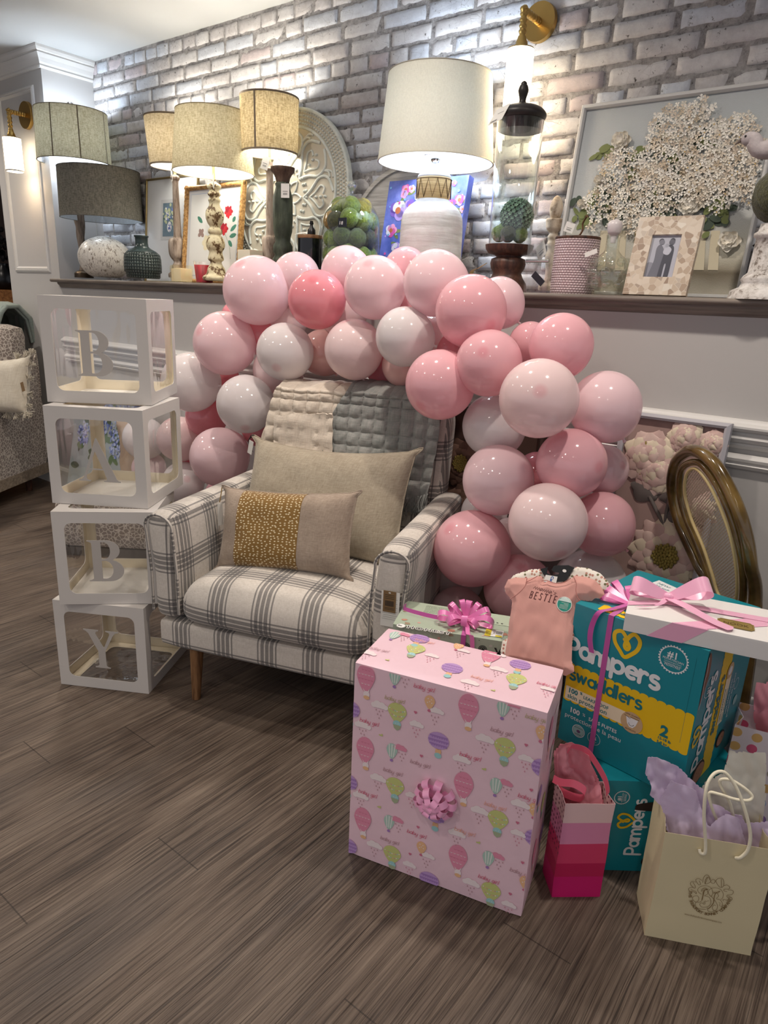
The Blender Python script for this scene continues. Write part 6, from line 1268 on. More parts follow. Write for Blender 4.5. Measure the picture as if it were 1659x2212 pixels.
mb.text(fr, ca_, cb_+.0165, 'LEAK GUARDS', .0052, INK, .0019, align='CENTER'); mb.text(fr, ca_, cb_-.0200, 'ANTIFUITE', .0052, INK, .0019, align='CENTER'); mb.stroke(fr, [(ca_-.018, cb_+.013), (ca_-.004, cb_+.009)], .001, INK, .002); mb.stroke(fr, [(ca_-.004, cb_+.013), (ca_+.016, cb_+.013)], .001, INK, .002); mb.arc(fr, ca_, cb_-.002, .006, .001, INK, .002, rad(180), rad(350))
xx, yy = c4(865, 1350); mb.text(fr, xx-.002, cb_+.002, '2', .036, TEX, .0014, bold=.0014); mb.text(fr, xx-.005, cb_-.008, '12-18 lb', .0088, TEX, .0014, bold=.0003); mb.text(fr, xx-.005, cb_-.018, '5-8 kg', .0088, TEX, .0014, bold=.0003)
mb.text(fr, .022, bb-.030, '100', .018, WPR, .0008, bold=.0006); mb.text(fr, .056, bb-.026, '%', .011, WPR, .0008); mb.text(fr, .072, bb-.030, 'SANS FUITES', .0125, WPR, .0008, bold=.0002); mb.text(fr, .012, bb-.047, 'protection de la peau', .0165, WPR, .0008)
a, b = .052, max(.020, bb-.070); mb.arc(fr, a, b, .0155, .0014, WPR, .0008); mb.disc(fr, a, b, .014, M('badge pale teal', (150, 190, 190), .5), .0006, 24); mb.disc(fr, a, b-.001, .005, M('badge heart', (110, 80, 120), .5), .0009, 12, rb=.004); mb.text(fr, a, b+.0065, 'BLOWOUT', .0042, INK, .001, align='CENTER'); mb.text(fr, a, b-.0105, 'BARRIER', .0042, INK, .001, align='CENTER')
a = .092; mb.arc(fr, a, b, .0155, .0008, WPR, .0008); mb.text(fr, a, b-.002, '0%', .011, WPR, .0009, align='CENTER', bold=.0003); mb.text(fr, a, b-.008, 'PARABEN', .0035, WPR, .0009, align='CENTER'); mb.text(fr, a, b-.012, 'LATEX', .0035, WPR, .0009, align='CENTER')
ba, bb_ = c4(952, 848); badge(fr, ba, bb_, .0285)
# torn strip along the right front edge and folded flap line
mb.poly(fr, [(B['w']-.022, .135), (B['w']-.0215, .135), (B['w']-.0205, .335), (B['w']-.021, .335)], M('carton crease', (10, 104, 116), .5), .0005)
tf = B['right']; W_ = B['d']; mb.poly(tf, sp2([(.002, .345), (.020, .342), (.026, .300), (.018, .262), (.008, .250), (.002, .225)], 3, True), BRN, .0008); mb.stroke(tf, sp2([(.004, .344), (.010, .310), (.004, .288), (.008, .252), (.002, .225)], 3), .0018, WPR, .0010)
# side face text, turned to read upwards
z90 = rad(90)
def side_text(tf, ax, sz_, w_, base=.045, full=True):
    rtext(mb, tf, ax+sz_*.55, base, 'Pampers', sz_*.92, sz_*.25, WPR, .0012, z90)
side_text(tf, .062, .036, .009, .055); heart(tf, .030, .150, .040, .007, YL_, ang=z90)
scallop(tf, .0, .345, .112, .168, 18, YL_, vert=True); n_ = sum(RND[c][0] for c in 'swaddlers'); rtext(mb, tf, .142, .105, 'swaddlers', .0185, .005, TEX, .0014, z90)
mb.poly(tf, [(.156, .115), (.188, .115), (.188, .235), (.156, .235)], CRP, .0014); mb.text(tf, .170, .120, '100% LEAKPROOF', .011, TEX, .0017, z90, bold=.0002); mb.text(tf, .184, .120, 'skin protection', .0135, TEX, .0017, z90); mb.disc(tf, .172, .252, .020, M('tan badge', (206, 172, 130), .45), .0016, 24); mb.disc(tf, .172, .252, .011, WPR, .0018, 16)
mb.text(tf, .160, .312, '2', .032, TEX, .0016, z90, bold=.001); mb.text(tf, .160, .338, '12-18', .008, TEX, .0016, z90); mb.text(tf, .208, .125, '100% SANS FUITES', .0115, WPR, .0012, z90); mb.text(tf, .224, .110, 'protection de la peau', .0135, WPR, .0012, z90); mb.arc(tf, .245, .19, .014, .0012, WPR, .001); mb.disc(tf, .262, .14, .013, M('badge pale teal', (150, 190, 190), .5), .0012, 20); mb.arc(tf, .04, .262, .0235, .001, WPR, .0012); mb.text(tf, .046, .246, '#1', .018, WPR, .0014, z90, bold=.0003)
# printed baby faces (plain generic)
HAIR = M('dark hair print', (52, 38, 34), .6); SKN = M('infant skin print', (176, 124, 98), .5)
for a, b, r in ((.085, .028, .034), (.205, .060, .024)):
    mb.disc(tf, a, b, r*1.08, HAIR, .0018, 24, rb=r*.9); mb.disc(tf, a+r*.12, b-r*.04, r*.92, SKN, .0020, 24, rb=r*.72)
    for q in (-.3, .3): mb.stroke(tf, [(a+r*q-.003, b+r*.1), (a+r*q+.003, b+r*.1)], .0012, HAIR, .0022)
    mb.stroke(tf, [(a-.004, b-r*.32), (a+.004, b-r*.32)], .0016, M('lip print', (176, 92, 84), .5), .0022); mb.disc(tf, a+r*.1, b-r*.1, r*.07, M('nose print', (150, 100, 78), .5), .0022, 8)
tt = B['top']; rd = random.Random(3); scallop(tt, .05, .15, .012, .040, 6, YL_); mb.text(tt, .065, .020, 'swaddlers', .016, TEX, .0014, bold=.0003); mb.poly(tt, [(.06, .23), (.16, .20), (.17, .26), (.07, .29)], WPR, .0010)
for k, (tx, m_) in enumerate((('NEW!', TEX), ('2X softer', TEX), ('FOR BABY SKIN', M('orange print', (226, 110, 84), .5)))): mb.text(tt, .075, .265-.018*k, tx, .014, m_, .0014, rad(-16))
mb.poly(tt, sp2([(.12, .14), (.17, .13), (.18, .165), (.13, .17)], 3, True), M('orange print', (226, 110, 84), .5), .0010)
mb.build('carton', s)
mb = MB(); a, b = c4(490, 560); xr = fr.px(1320, 1340)[0]; xr2 = fr.px(1303, 1630)[0]
mb.strip([tt.p(xr, .20, .002), tt.p(xr, .03, .002), tt.p(xr, -.002, .0015), fr.p(xr, B['h']*.5, .0025), fr.p(xr, .005, .0025)], fr.u*.0062, VEL); mb.build('ribbon', s, mod=solid(.0005))
mb = MB(); cpt = tt.p(xr+.01, .075, .008); U, D, N = tt.u, tt.v, tt.n
for an, el, L, fat, w_ in ((170, .15, .085, .016, .013), (150, .3, .080, .014, .012), (195, .1, .075, .012, .012), (130, .5, .05, .016, .012), (90, .9, .05, .014, .011), (30, .7, .05, .012, .011)):
    r_ = rad(an); d = (U*cos(r_)+D*sin(r_))*cos(el)+N*sin(el); loop(mb, cpt, d, N*.8-D*.6, L, fat, w_*1.35, HOT, tw=.4)
mb.strip(smooth_path([cpt+N*.004, tt.p(xr-.012, .02, .006), tt.p(xr-.026, -.008, .002), fr.p(xr-.036, B['h']-.03, .012), fr.p(xr-.036, B['h']-.065, .014), fr.p(xr-.028, B['h']-.098, .012)]), U*.0058+D*.001, VEL); mb.build('bow', s, mod=solid(.0004))
# lower box
B2 = fbox((-.358, 1.349, 0), 38, .330, .25, .250)
s = T('diaper_box', 'smaller teal diaper carton on the floor under the big one, text sideways', 'diaper box', rootm(V((B2['c'].x, B2['c'].y, 0)), B2['yaw'])); mb = carton(B2, TEAL, .002); fr = B2['front']; c7 = lambda X_, Y_: fr.px(1270+X_/7.9, 1620+Y_/7.9)
a, b = c7(580, 810); badge(fr, a, b, .0165, z90); a, b = c7(650, 1205); heart(fr, a, b, .034, .0055, YL_, ang=z90)
a, b = c7(740, 1790); a2, b2 = c7(900, 830); n_ = sum(RND[c][0] for c in 'Pampers'); q_ = (b2-b)/(n_-.2)*.97; rtext(mb, fr, a+q_*.55, b+.003, 'Pampers', q_, q_*.26, WPR, .0012, z90)
ya = c7(1010, 1700)[0]; yb0 = c7(1020, 1750)[1]; scallop(fr, yb0, .250-.03, ya+.006, ya+.04, 12, YL_, vert=True); a, b = c7(960, 1900); mb.disc(fr, a+.012, b, .020, HAIR, .0008, 24, rb=.017)
a, b = c7(900, 950); mb.poly(fr, sp2([(a-.012, b-.006), (a-.004, b+.006), (a+.05, b+.014), (a+.10, b+.012), (a+.10, b-.012), (a+.0, b-.012)], 4, True), HAIR, .0016); rtext(mb, fr, ya+.022, yb0+.02, 'swaddlers', .011, .003, TEX, .0014, z90)
mb.build('carton', s)
# --- white flat box with satin bow and gold label ---------------------------
Wb = fbox((-.378, 1.356, .6118), 13.5, .38, .176, .040)
s = T('white_gift_box', 'flat white gift box with pale pink satin bow and gold label, on the diaper carton', 'gift box', rootm(V((Wb['c'].x, Wb['c'].y, Wb['c'].z)), Wb['yaw'])); carton(Wb, M('white linen card', (232, 229, 226), .5, bump=(300, .1, .001)), .0012).build('box', s)
ft, ff = Wb['top'], Wb['front']; cw = lambda f, X_, Y_: f.px(1290+X_/4.496, 1200+Y_/4.496); mb = MB()
p0, p1 = cw(ff, 460, 785), cw(ff, 840, 845); q0, q1 = cw(ft, 745, 668), cw(ft, 1060, 735); r0, r1 = cw(ft, 1655, 612), cw(ft, 1655, 695)
mb.strip([ff.p((p0[0]+p1[0])/2, 0, .0008), ff.p((q0[0]+q1[0])/2, .040, .0008), ft.p((q0[0]+q1[0])/2, 0, .0008)], ff.u*.034, PNK, False)
mb.add([ft.p(q0[0], .0, .0010), ft.p(q1[0], .0, .0010), ft.p(r1[0]+.0, r1[1]+.002, .0010), ft.p(r0[0], r0[1]+.004, .0010)], [(0, 1, 2, 3)], PNK, False)
a, b = cw(ft, 690, 395); a = min(max(a, .03), .12); cpt = ft.p(a, .098, .003); c2_ = cw(ft, 1030, 425); mb.strip([cpt, ft.p(.38, .118, .0012)], ft.v*.012, PNK, False); mb.strip([ft.p(.0, .055, .0012), cpt], ft.v*.012, PNK, False); mb.build('ribbon', s, mod=solid(.0004))
mb = MB(); U, D, N = ft.u, ft.v, ft.n
loop(mb, cpt+N*.012, U*.93+N*.45+D*.1, N*.75-D*.65, .088, .026, .036, PNK, tw=.5, n=18); loop(mb, cpt+N*.012, -U*.95+N*.2-D*.1, N*.7-D*.7, .080, .018, .036, PNK, tw=-.5, n=18); mb.sph(cpt+N*.014, .010, PNK, 12, (1.1, .8, .8))
mb.strip(smooth_path([cpt+N*.012, cpt+U*.04-D*.035+N*.012, cpt+U*.09-D*.065+N*.004, cpt+U*.125-D*.082+N*.002]), [D*.011+U*.006]*18+[D*.001], PNK); mb.strip(smooth_path([cpt+N*.012, cpt-U*.02-D*.04+N*.004, cpt-U*.055-D*.060+N*.002]), (U*.008+D*.007), PNK); mb.build('bow', s, mod=solid(.0005))
mb = MB(); GLD = M('gold foil label', (190, 164, 92), .35, .65); a, b = cw(ft, 1345, 675); w_, h_ = .034, .0195; pl = []
for sx_, sy_ in ((-1, -1), (1, -1), (1, 1), (-1, 1)):
    k1 = [(sx_*w_, sy_*(h_-.006)), (sx_*(w_-.003), sy_*(h_-.005)), (sx_*(w_-.005), sy_*(h_-.002)), (sx_*(w_-.006), sy_*h_)]; pl += k1 if sx_*sy_ > 0 else k1[::-1]
mb.poly(ft, [(a+x, b+y) for x, y in pl], GLD, .0016); mb.stroke(ft, [(a+x*.9, b+y*.86) for x, y in pl+[pl[0]]], .0006, M('label brown ink', (96, 74, 34), .5), .0019, dots=False)
mb.text(ft, a, b+.006, 'THE', .006, M('label brown ink', (96, 74, 34), .5), .0020, align='CENTER'); mb.text(ft, a, b-.006, 'NOOK', .0155, M('label brown ink', (96, 74, 34), .5), .0020, align='CENTER', bold=.0002); mb.build('gold_label', s)
# ================================================================ CLOTHES AND BAGS
def inside(p, poly):
    x, y = p; c = False; j = len(poly)-1
    for i in range(len(poly)):
        xi, yi = poly[i]; xj, yj = poly[j]
        if (yi > y) != (yj > y) and x < (xj-xi)*(y-yi)/(yj-yi)+xi: c = not c
        j = i
    return c
def nearest(p, poly):
    best = None; bd = 9
    for i in range(len(poly)):
        a, b = poly[i], poly[(i+1) % len(poly)]; dx, dy = b[0]-a[0], b[1]-a[1]; L = dx*dx+dy*dy or 1e-12; t = max(0, min(1, ((p[0]-a[0])*dx+(p[1]-a[1])*dy)/L)); q = (a[0]+dx*t, a[1]+dy*t); d = (q[0]-p[0])**2+(q[1]-p[1])**2
        if d < bd: bd = d; best = q
    return best, sqrt(bd)
def cloth(mb, fr, poly, cell, hf, mat):
    """sheet with the given outline; hf(a,b,edge distance) lifts it off the frame"""
    x0 = min(p[0] for p in poly); x1 = max(p[0] for p in poly); y0 = min(p[1] for p in poly); y1 = max(p[1] for p in poly); nx = int((x1-x0)/cell)+1; ny = int((y1-y0)/cell)+1; idx = {}; vs = []; fs = []; uv = []
    def vid(i, j):
        if (i, j) in idx: return idx[i, j]
        p = (x0+i*cell, y0+j*cell); ins = inside(p, poly); q, d = nearest(p, poly)
        if not ins: p = q; d = 0
        elif d < cell*.45: p = q; d = 0
        vs.append(fr.p(p[0], p[1], hf(p[0], p[1], d))); idx[i, j] = len(vs)-1; uv.append(p); return idx[i, j]
    for i in range(nx):
        for j in range(ny):
            if inside((x0+(i+.5)*cell, y0+(j+.5)*cell), poly): fs.append((vid(i, j), vid(i+1, j), vid(i+1, j+1), vid(i, j+1)))
    return mb.add(vs, fs, mat, True, [[uv[k] for k in f] for f in fs])
def nz(a, b, s_, k=0): return noise.noise(V((a*s_, b*s_, k)))
# --- onesies on the diaper boxes
of = Fr(V((-.60, 1.372, .42)), (1, .02, 0), (0, .085, .21)); co6 = lambda X_, Y_: of.px(1060+X_/6.144, 1200+Y_/6.144)
out = [co6(*p) for p in [(665, 268), (500, 300), (330, 290), (235, 315), (185, 420), (205, 500), (275, 578), (292, 620), (280, 720), (250, 880), (232, 1080), (205, 1260), (190, 1400), (420, 1440), (700, 1500), (900, 1560), (1000, 1600), (1112, 1545), (1105, 1470), (1075, 1400), (1080, 1150), (1108, 850), (1138, 660), (1195, 600), (1330, 605), (1370, 570), (1440, 572), (1512, 525), (1462, 425), (1385, 335), (1255, 288), (1115, 272), (1080, 300), (990, 352), (880, 368), (780, 335), (700, 340), (690, 300)]]
def fold(a, b, d): return .003+min(d, .016)*.62+.0035*nz(a, b, 22)+.0025*nz(a, b*.35, 60, 4)
t = NT('dusty pink rib knit'); t.p(Base_Color=C(214, 158, 148), Roughness=.9, Sheen_Weight=.3); wv_ = t.n('TexWave', wave_type='BANDS', bands_direction='X'); t.set(wv_.inputs[0], t.co('UV')); wv_.inputs['Scale'].default_value = 190; t.bump(wv_.outputs['Fac'], .25, .001); RIB = t.m
t = NT('small floral print cotton'); u = t.co('UV'); vn = t.n('TexVoronoi', voronoi_dimensions='2D'); t.set(vn.inputs[0], u); vn.inputs['Scale'].default_value = 110; rn = t.n('SeparateColor'); t.set(rn.inputs[0], vn.outputs['Color']); k_ = t.ramp(vn.outputs['Distance'], [(.26, 1.), (.36, 0.)])
t.p(Base_Color=t.mix(t.math('MULTIPLY', k_, t.ramp(rn.outputs[0], [(.30, 0.), (.34, 1.)])), C(236, 228, 216), t.ramp(rn.outputs[1], [(0, C(178, 104, 96)), (.5, C(196, 148, 130)), (.7, C(120, 116, 84))])), Roughness=.85); FLO = t.m
s = T('floral_onesie', 'white floral print baby onesie on a black hanger, mostly under the pink one', 'baby clothes', of.p(.08, 0, 0))
sl = [co6(*p) for p in [(660, 175), (520, 180), (300, 250), (190, 380), (180, 470), (300, 500), (270, 760), (235, 960), (215, 1090), (150, 1130), (125, 1280), (200, 1400), (600, 1420), (1000, 1480), (1110, 1000), (1120, 760), (1200, 560), (1380, 560), (1490, 480), (1570, 380), (1440, 240), (1280, 170), (1120, 150), (1030, 230), (1010, 300), (860, 330), (700, 280)]]
mb = MB(); cloth(mb, of, sl, .0035, lambda a, b, d: -.003+min(d, .008)*.5+.002*nz(a, b, 40), FLO); mb.build('body', s, mod=solid(.002))
hb = M('black plastic hanger', (22, 22, 24), .35); mb = MB(); P_ = lambda pts: [co6(*p) for p in pts]
mb.poly(of, P_([(655, 180), (755, 155), (740, 230), (800, 262), (900, 250), (905, 228), (830, 215), (805, 190), (835, 140), (870, 132), (1030, 130), (1105, 165), (1040, 260), (1000, 330), (950, 345), (860, 345), (700, 250)]), hb, .0035); q = P_([(905, 228), (925, 195), (890, 172), (845, 178)]); a, b = co6(978, 205); mb.disc(of, a, b, .0048, TAGP, .0045, 16, rb=.0036); mb.build('hanger', s, mod=solid(.003))
a0, b0 = co6(735, 250); fr2 = Fr(of.p(a0, b0, .006), of.u*.985-of.v*-.07, of.v+of.u*.05); mb = MB(); mb.poly(fr2, [(0, -.018), (.031, -.018), (.029, .0), (.0, -.001)], TAGP, 0); mb.text(fr2, .0145, -.0012, 'Carter', .0095, M('blue logo print', (52, 96, 170), .5), .0006, rad(-90), bold=.0003); mb.build('neck_tag', s)
s = T('pink_onesie', "dusty pink short-sleeved baby onesie printed mama's BESTIE, draped over the boxes", 'baby clothes', of.p(.08, .0, .005)); mb = MB(); cloth(mb, of, out, .0024, fold, RIB); mb.build('body', s, mod=solid(.0015))
class FrH(Fr):
    def p(s, a, b, h=0): return s.o+s.u*a+s.v*b+s.n*(h+fold(a, b, .03)+.0010)
oh = FrH(of.o, of.u, of.v); LT = M('brown shirt lettering', (96, 52, 50), .7); mb = MB()
a, b = co6(580, 440); a1, _ = co6(940, 430); n_ = 5.2; q_ = (a1-a)/6.0; mb.stroke(oh, sp2([(a, b), (a+.004, b+.006), (a+.006, b), (a+.009, b+.006), (a+.011, b), (a+.014, b+.006), (a+.016, b)], 3), .0009, LT, 0)
x_ = a+.016
for ch_ in 'ama':
    if ch_ == 'a': pts = [(x_, b), (x_+.007, b+.005), (x_+.003, b+.006), (x_+.001, b+.002), (x_+.004, b), (x_+.007, b+.005), (x_+.0085, b)]; x_ += .0085
    else: pts = [(x_, b), (x_+.003, b+.006), (x_+.005, b), (x_+.008, b+.006), (x_+.010, b), (x_+.013, b+.006), (x_+.015, b)]; x_ += .015
    mb.stroke(oh, sp2(pts, 3), .0009, LT, 0)
mb.stroke(oh, [(x_+.003, b+.009), (x_+.0025, b+.006)], .0009, LT, 0); mb.stroke(oh, sp2([(x_+.011, b+.005), (x_+.006, b+.005), (x_+.009, b+.002), (x_+.005, b)], 4), .0009, LT, 0)
a, b = co6(535, 562); BEST = {'B': [[(0, 0), (.1, 1), (.6, .95), (.55, .6), (.1, .5), (.6, .45), (.55, .05), (0, 0)]], 'E': [[(.6, 1), (.1, 1), (0, 0), (.5, 0)], [(.05, .5), (.45, .5)]], 'S': [[(.6, .9), (.2, 1), (.1, .65), (.5, .45), (.45, .05), (0, .1)]], 'T': [[(0, 1), (.7, 1)], [(.38, 1), (.28, 0)]], 'I': [[(.1, 1), (.5, 1)], [(.3, 1), (.2, 0)], [(0, 0), (.4, 0)]]}
for k, ch_ in enumerate('BESTIE'):
    for pl in BEST[ch_]: mb.stroke(oh, [(a+.0118*k+x*.0094, b+.0010*k+y*.0165) for x, y in pl], .0022, LT, 0)
mb.build('lettering', s)
a, b = co6(993, 652); mb = MB(); mb.disc(oh, a, b, .0180, TAGP, .0008, 32); mb.disc(oh, a, b, .0162, M('green sticker', (38, 150, 132), .5), .0012, 32); mb.poly(oh, [(a-.0155, b+.0055), (a+.0150, b+.0075), (a+.008, b+.0142), (a, b+.0162), (a-.008, b+.0142)], M('pale sticker top', (206, 226, 220), .5), .0015)
for k in range(6): mb.stroke(oh, [(a-.010, b+.003-.0027*k), (a+.010, b+.004-.0027*k)], .0006, TAGP, .0016, dots=False)
mb.build('sticker', s); mb = MB()
for pts in ([(500, 305), (480, 400), (400, 490), (280, 580)], [(1110, 280), (1150, 380), (1145, 470), (1165, 560), (1195, 600)], [(690, 340), (760, 335), (870, 372), (980, 362), (1080, 305)], [(640, 272), (560, 320), (500, 350)]): mb.tube([oh.p(x, y, -.0005) for x, y in sp2([co6(*p) for p in pts], 5)], .0010, M('dusty pink seam', (186, 126, 118), .9), 5)
mb.build('seams', s)
# --- paper bags
def bag(name, label, o, yaw, w, d, h, fm, sm, notch=.018, group=None):
    b = fbox(o, yaw, w, d, h); s = T(name, label, 'gift bag', rootm(V((b['c'].x, b['c'].y, 0)), b['yaw'])); fr, rt, lf, bk = b['front'], b['right'], b['left'], b['back']; mb = MB(); n = 24
    def wob(p): return p+V((1, .6, 0))*(.0016*noise.noise(p*14))+V((-.6, 1, 0))*(.0016*noise.noise(p*11+V((4, 4, 4))))
    for f, ww, mat, nt in ((fr, w, fm, 0), (bk, w, fm, 0), (rt, d, sm, notch), (lf, d, sm, notch)):
        G_ = []
        for j in range(n+1):
            z = h*j/n; G_.append([wob(f.p(ww*i/8, z-(.10*nt*(1-abs(i/4-1))*(z/h)**6*3), -nt*(1-abs(i/4-1))*(z/h)**1.5)) for i in range(9)])
        mb.grid(G_, mat, smooth=False)
    mb.poly(fr, [(0, 0), (w, 0), (w, .0005), (0, .0005)], fm, 0); mb.add([fr.p(0, 0), fr.p(w, 0), bk.p(0, 0), bk.p(w, 0)], [(0, 1, 2, 3)], fm, False)
    mb.build('paper_body', s, mod=solid(.0006)); return s, b
def bands(name, stops, h):
    t = NT(name); sx = t.n('SeparateXYZ'); t.set(sx.inputs[0], t.co()); z = t.math('ADD', t.math('DIVIDE', sx.outputs[2], h), t.math('MULTIPLY', t.math('ABSOLUTE', t.math('SUBTRACT', sx.outputs[0], 0.)), 0.)); t.p(Base_Color=t.ramp(z, stops, 'CONSTANT'), Roughness=.35); return t, z
ST = [(0, C(206, 26, 108)), (.22, C(190, 30, 84)), (.37, C(214, 62, 106)), (.58, C(222, 140, 176)), (.80, C(232, 196, 196))]
t, _ = bands('ombre pink bag', ST, .25); OMB = t.m; t, z_ = bands('ombre dotted bag', ST, .25); u = t.co('UV'); vn = t.n('TexVoronoi', voronoi_dimensions='2D'); t.set(vn.inputs[0], u); vn.inputs['Scale'].default_value = 75; vn.inputs['Randomness'].default_value = .35
t.p(Base_Color=t.mix(t.math('MULTIPLY', t.ramp(vn.outputs['Distance'], [(.2, 1.), (.24, 0.)]), t.math('GREATER_THAN', z_, .45)), t.ramp(z_, ST, 'CONSTANT'), C(110, 44, 60))); DOT = t.m
gy = math.degrees(math.atan2(.071, .083)); s, b = bag('pink_gift_bag', 'small pink ombre striped gift bag with pink tissue between wrapped gift and diaper box', V((-.399, 1.215, 0)), gy, .109, .072, .250, OMB, DOT, .004)
def tissue(s, name, fr, pts_px, cell, amp, mat, sc=18, k=0, tilt=0, lift=0):
    poly = [fr.px(*p) for p in pts_px]; mb = MB(); cy = sum(p[1] for p in poly)/len(poly)
    def hf(a, b_, d):
        q = V((a*sc*.42+b_*sc*.12, b_*sc*.22-a*sc*.08, k)); r1 = abs(noise.noise(q)); r2 = abs(noise.noise(q*2.1+V((3, 1, 0)))); r3 = abs(noise.noise(q*4.6+V((1, 7, 0)))); return lift+amp*(2.6*r1+1.1*r2+.6*r3-.7)+tilt*(b_-cy)
    cloth(mb, fr, poly, cell, hf, mat); return mb.build(name, s, mod=solid(.0004))
def tissm(name, c): 
    t = NT(name); a = t.n('BsdfDiffuse', i_Color=C(*c)); b_ = t.n('BsdfTranslucent', i_Color=C(*c)); g = t.n('BsdfGlossy', i_Roughness=.4, i_Color=(1, 1, 1, 1)); m = t.n('MixShader', i_0=.35, i_1=a.outputs[0], i_2=b_.outputs[0]); return t.surf(t.n('MixShader', i_0=.05, i_1=m.outputs[0], i_2=g.outputs[0]))
TP, TLI, TWH = tissm('pink tissue', (244, 164, 178)), tissm('lilac tissue', (232, 216, 240)), tissm('ivory tissue', (242, 238, 226))
k6 = lambda X_, Y_: (1150+X_/3.26, 1560+Y_/3.26); mid = b['front'].p(.05, 0, -.036); y2 = rad(10); tfr = Fr(mid, V((cos(y2), sin(y2), 0)), V((0, .10, 1)))
tissue(s, 'tissue_paper', tfr, [k6(*p) for p in [(185, 120), (215, 175), (255, 150), (320, 165), (395, 195), (405, 265), (455, 400), (490, 520), (520, 660), (440, 800), (300, 800), (200, 640), (150, 440), (160, 330), (165, 200)]], .0035, .012, TP, 34, 1, lift=.004)
tissue(s, 'tissue_paper', Fr(mid+V((-.012, .015, 0)), V((cos(y2), sin(y2), 0)), V((0, .06, 1))), [k6(*p) for p in [(150, 300), (150, 180), (200, 130), (300, 150), (400, 200), (420, 350), (470, 460), (520, 640), (300, 700), (160, 600)]], .004, .010, TP, 40, 5)
COR = ribm('coral satin handle', (238, 96, 124)); mb = MB(); f_ = tfr; q = lambda X_, Y_, h: f_.p(*f_.px(*k6(X_, Y_)), h)
mb.strip(smooth_path([q(250, 175, .018), q(265, 135, .020), q(320, 140, .020), q(380, 175, .018), q(440, 260, .016), q(500, 370, .014), q(520, 450, .010), q(518, 500, .004)]), V((.003, 0, .007)), COR)
mb.strip(smooth_path([q(150, 355, .022), q(205, 375, .026), q(300, 385, .028), q(375, 440, .026), q(345, 490, .024), q(260, 465, .026), q(185, 430, .022)]), V((0, .003, .008)), COR); mb.build('ribbon_handle', s, mod=solid(.0004))
CRB = M('cream bag paper', (216, 203, 166), .6, bump=(8, .12, .01)); s, b = bag('cream_gift_bag', 'cream paper bag with brown monogram, rope handles and lilac tissue, in front on the right', V((-.205, 1.252, 0)), 26.6, .208, .110, .266, CRB, CRB, .010); fr = b['front']
c9 = lambda X_, Y_: fr.px(1460+X_/11.06, 1860+Y_/11.06); BR_ = M('brown logo ink', (124, 100, 60), .6); mb = MB(); ww = .0007
def sk(pts, w=1.): mb.stroke(fr, sp2([c9(*p) for p in pts], 5), ww*w, BR_, .0034)
for pts, w in (([(760, 640), (680, 640), (600, 690), (620, 640), (700, 610), (750, 700), (740, 760), (680, 800), (780, 830), (825, 920), (800, 1020), (700, 1070), (600, 1060), (560, 1000), (600, 970), (650, 990)], 1.2), ([(760, 640), (690, 660), (650, 760), (620, 890), (560, 950), (450, 940), (390, 870), (420, 810), (500, 800), (540, 850), (520, 920), (460, 970), (470, 1060), (560, 1110), (700, 1125)], 1.2), ([(600, 760), (530, 710), (520, 630), (600, 570), (720, 560), (830, 610), (870, 710), (850, 790), (820, 810), (770, 740), (770, 680), (840, 620), (950, 610), (1060, 650), (1120, 740), (1110, 840), (1060, 890)], 1.2),
               ([(1040, 690), (990, 740), (920, 720), (890, 740), (960, 730), (1010, 800), (960, 870), (1050, 900), (1100, 980), (1080, 1090), (1000, 1160), (900, 1150), (860, 1080), (900, 1020), (940, 1030)], 1.2), ([(1040, 690), (940, 740), (900, 860), (890, 960), (830, 1050), (760, 1110)], 2.2), ([(760, 640), (660, 680), (635, 800), (610, 900)], 2.2), ([(820, 800), (870, 850), (930, 920), (980, 1020), (970, 1110), (900, 1165), (820, 1180), (750, 1150), (740, 1080)], 1.2), ([(1010, 960), (1050, 970), (1030, 1030), (1080, 1050), (1110, 1040), (1150, 1030)], .9), ([(700, 915), (660, 950), (650, 1000), (690, 990), (680, 950), (780, 915)], 1)): sk(pts, w)
for pts in ([(630, 480), (650, 370), (710, 300), (780, 330), (820, 430), (800, 480), (690, 515), (700, 420), (740, 350)], [(940, 440), (1000, 385), (1090, 380), (1130, 440), (1130, 560), (1060, 600), (990, 540), (940, 440)], [(820, 440), (880, 410), (930, 440), (900, 500), (840, 490), (820, 440)], [(610, 430), (540, 390), (480, 400), (470, 440), (530, 530), (580, 520), (550, 440)], [(470, 470), (380, 460), (340, 490), (350, 540), (440, 620), (450, 560), (400, 480)], [(400, 600), (310, 610), (300, 660), (340, 700), (430, 710), (475, 750), (470, 700), (350, 650)], [(1140, 560), (1200, 540), (1270, 580), (1260, 630), (1150, 640), (1140, 680), (1210, 700)], [(1230, 660), (1340, 670), (1360, 720), (1320, 770), (1220, 780), (1215, 830), (1300, 850)], [(1240, 800), (1320, 840), (1330, 890), (1280, 910), (1120, 890), (1130, 920)], [(1080, 590), (1075, 400)], [(690, 515), (760, 350), (800, 420)]): sk(pts, 1.3)
cx_, cy_ = c9(815, 745); ra = abs(c9(860, 1285)[1]-cy_); rx_ = abs(c9(1300, 900)[0]-cx_)*1.02; TX_ = 'THE BEAUFORT BONNET COMPANY'
for i, chh in enumerate(TX_): t_ = rad(183+(i+.5)*(174/len(TX_))); mb.text(fr, cx_+cos(t_)*rx_, cy_+sin(t_)*ra, chh, .0085, BR_, .0034, t_+pi/2, bold=.00025, align='CENTER')
a, b_ = c9(195, 1240); a2, b2 = c9(1170, 1470); mb.text(fr, a, b_-.001, 'www.thebeaufortbonnetcompany.com', .0062, BR_, .0034, math.atan2(b2-b_, a2-a), sx=(a2-a)/.106); mb.build('printed_logo', s)
y2 = rad(20); lf_ = Fr(b['front'].p(.10, 0, -.045), V((cos(y2), sin(y2), 0)), V((0, .12, 1)))
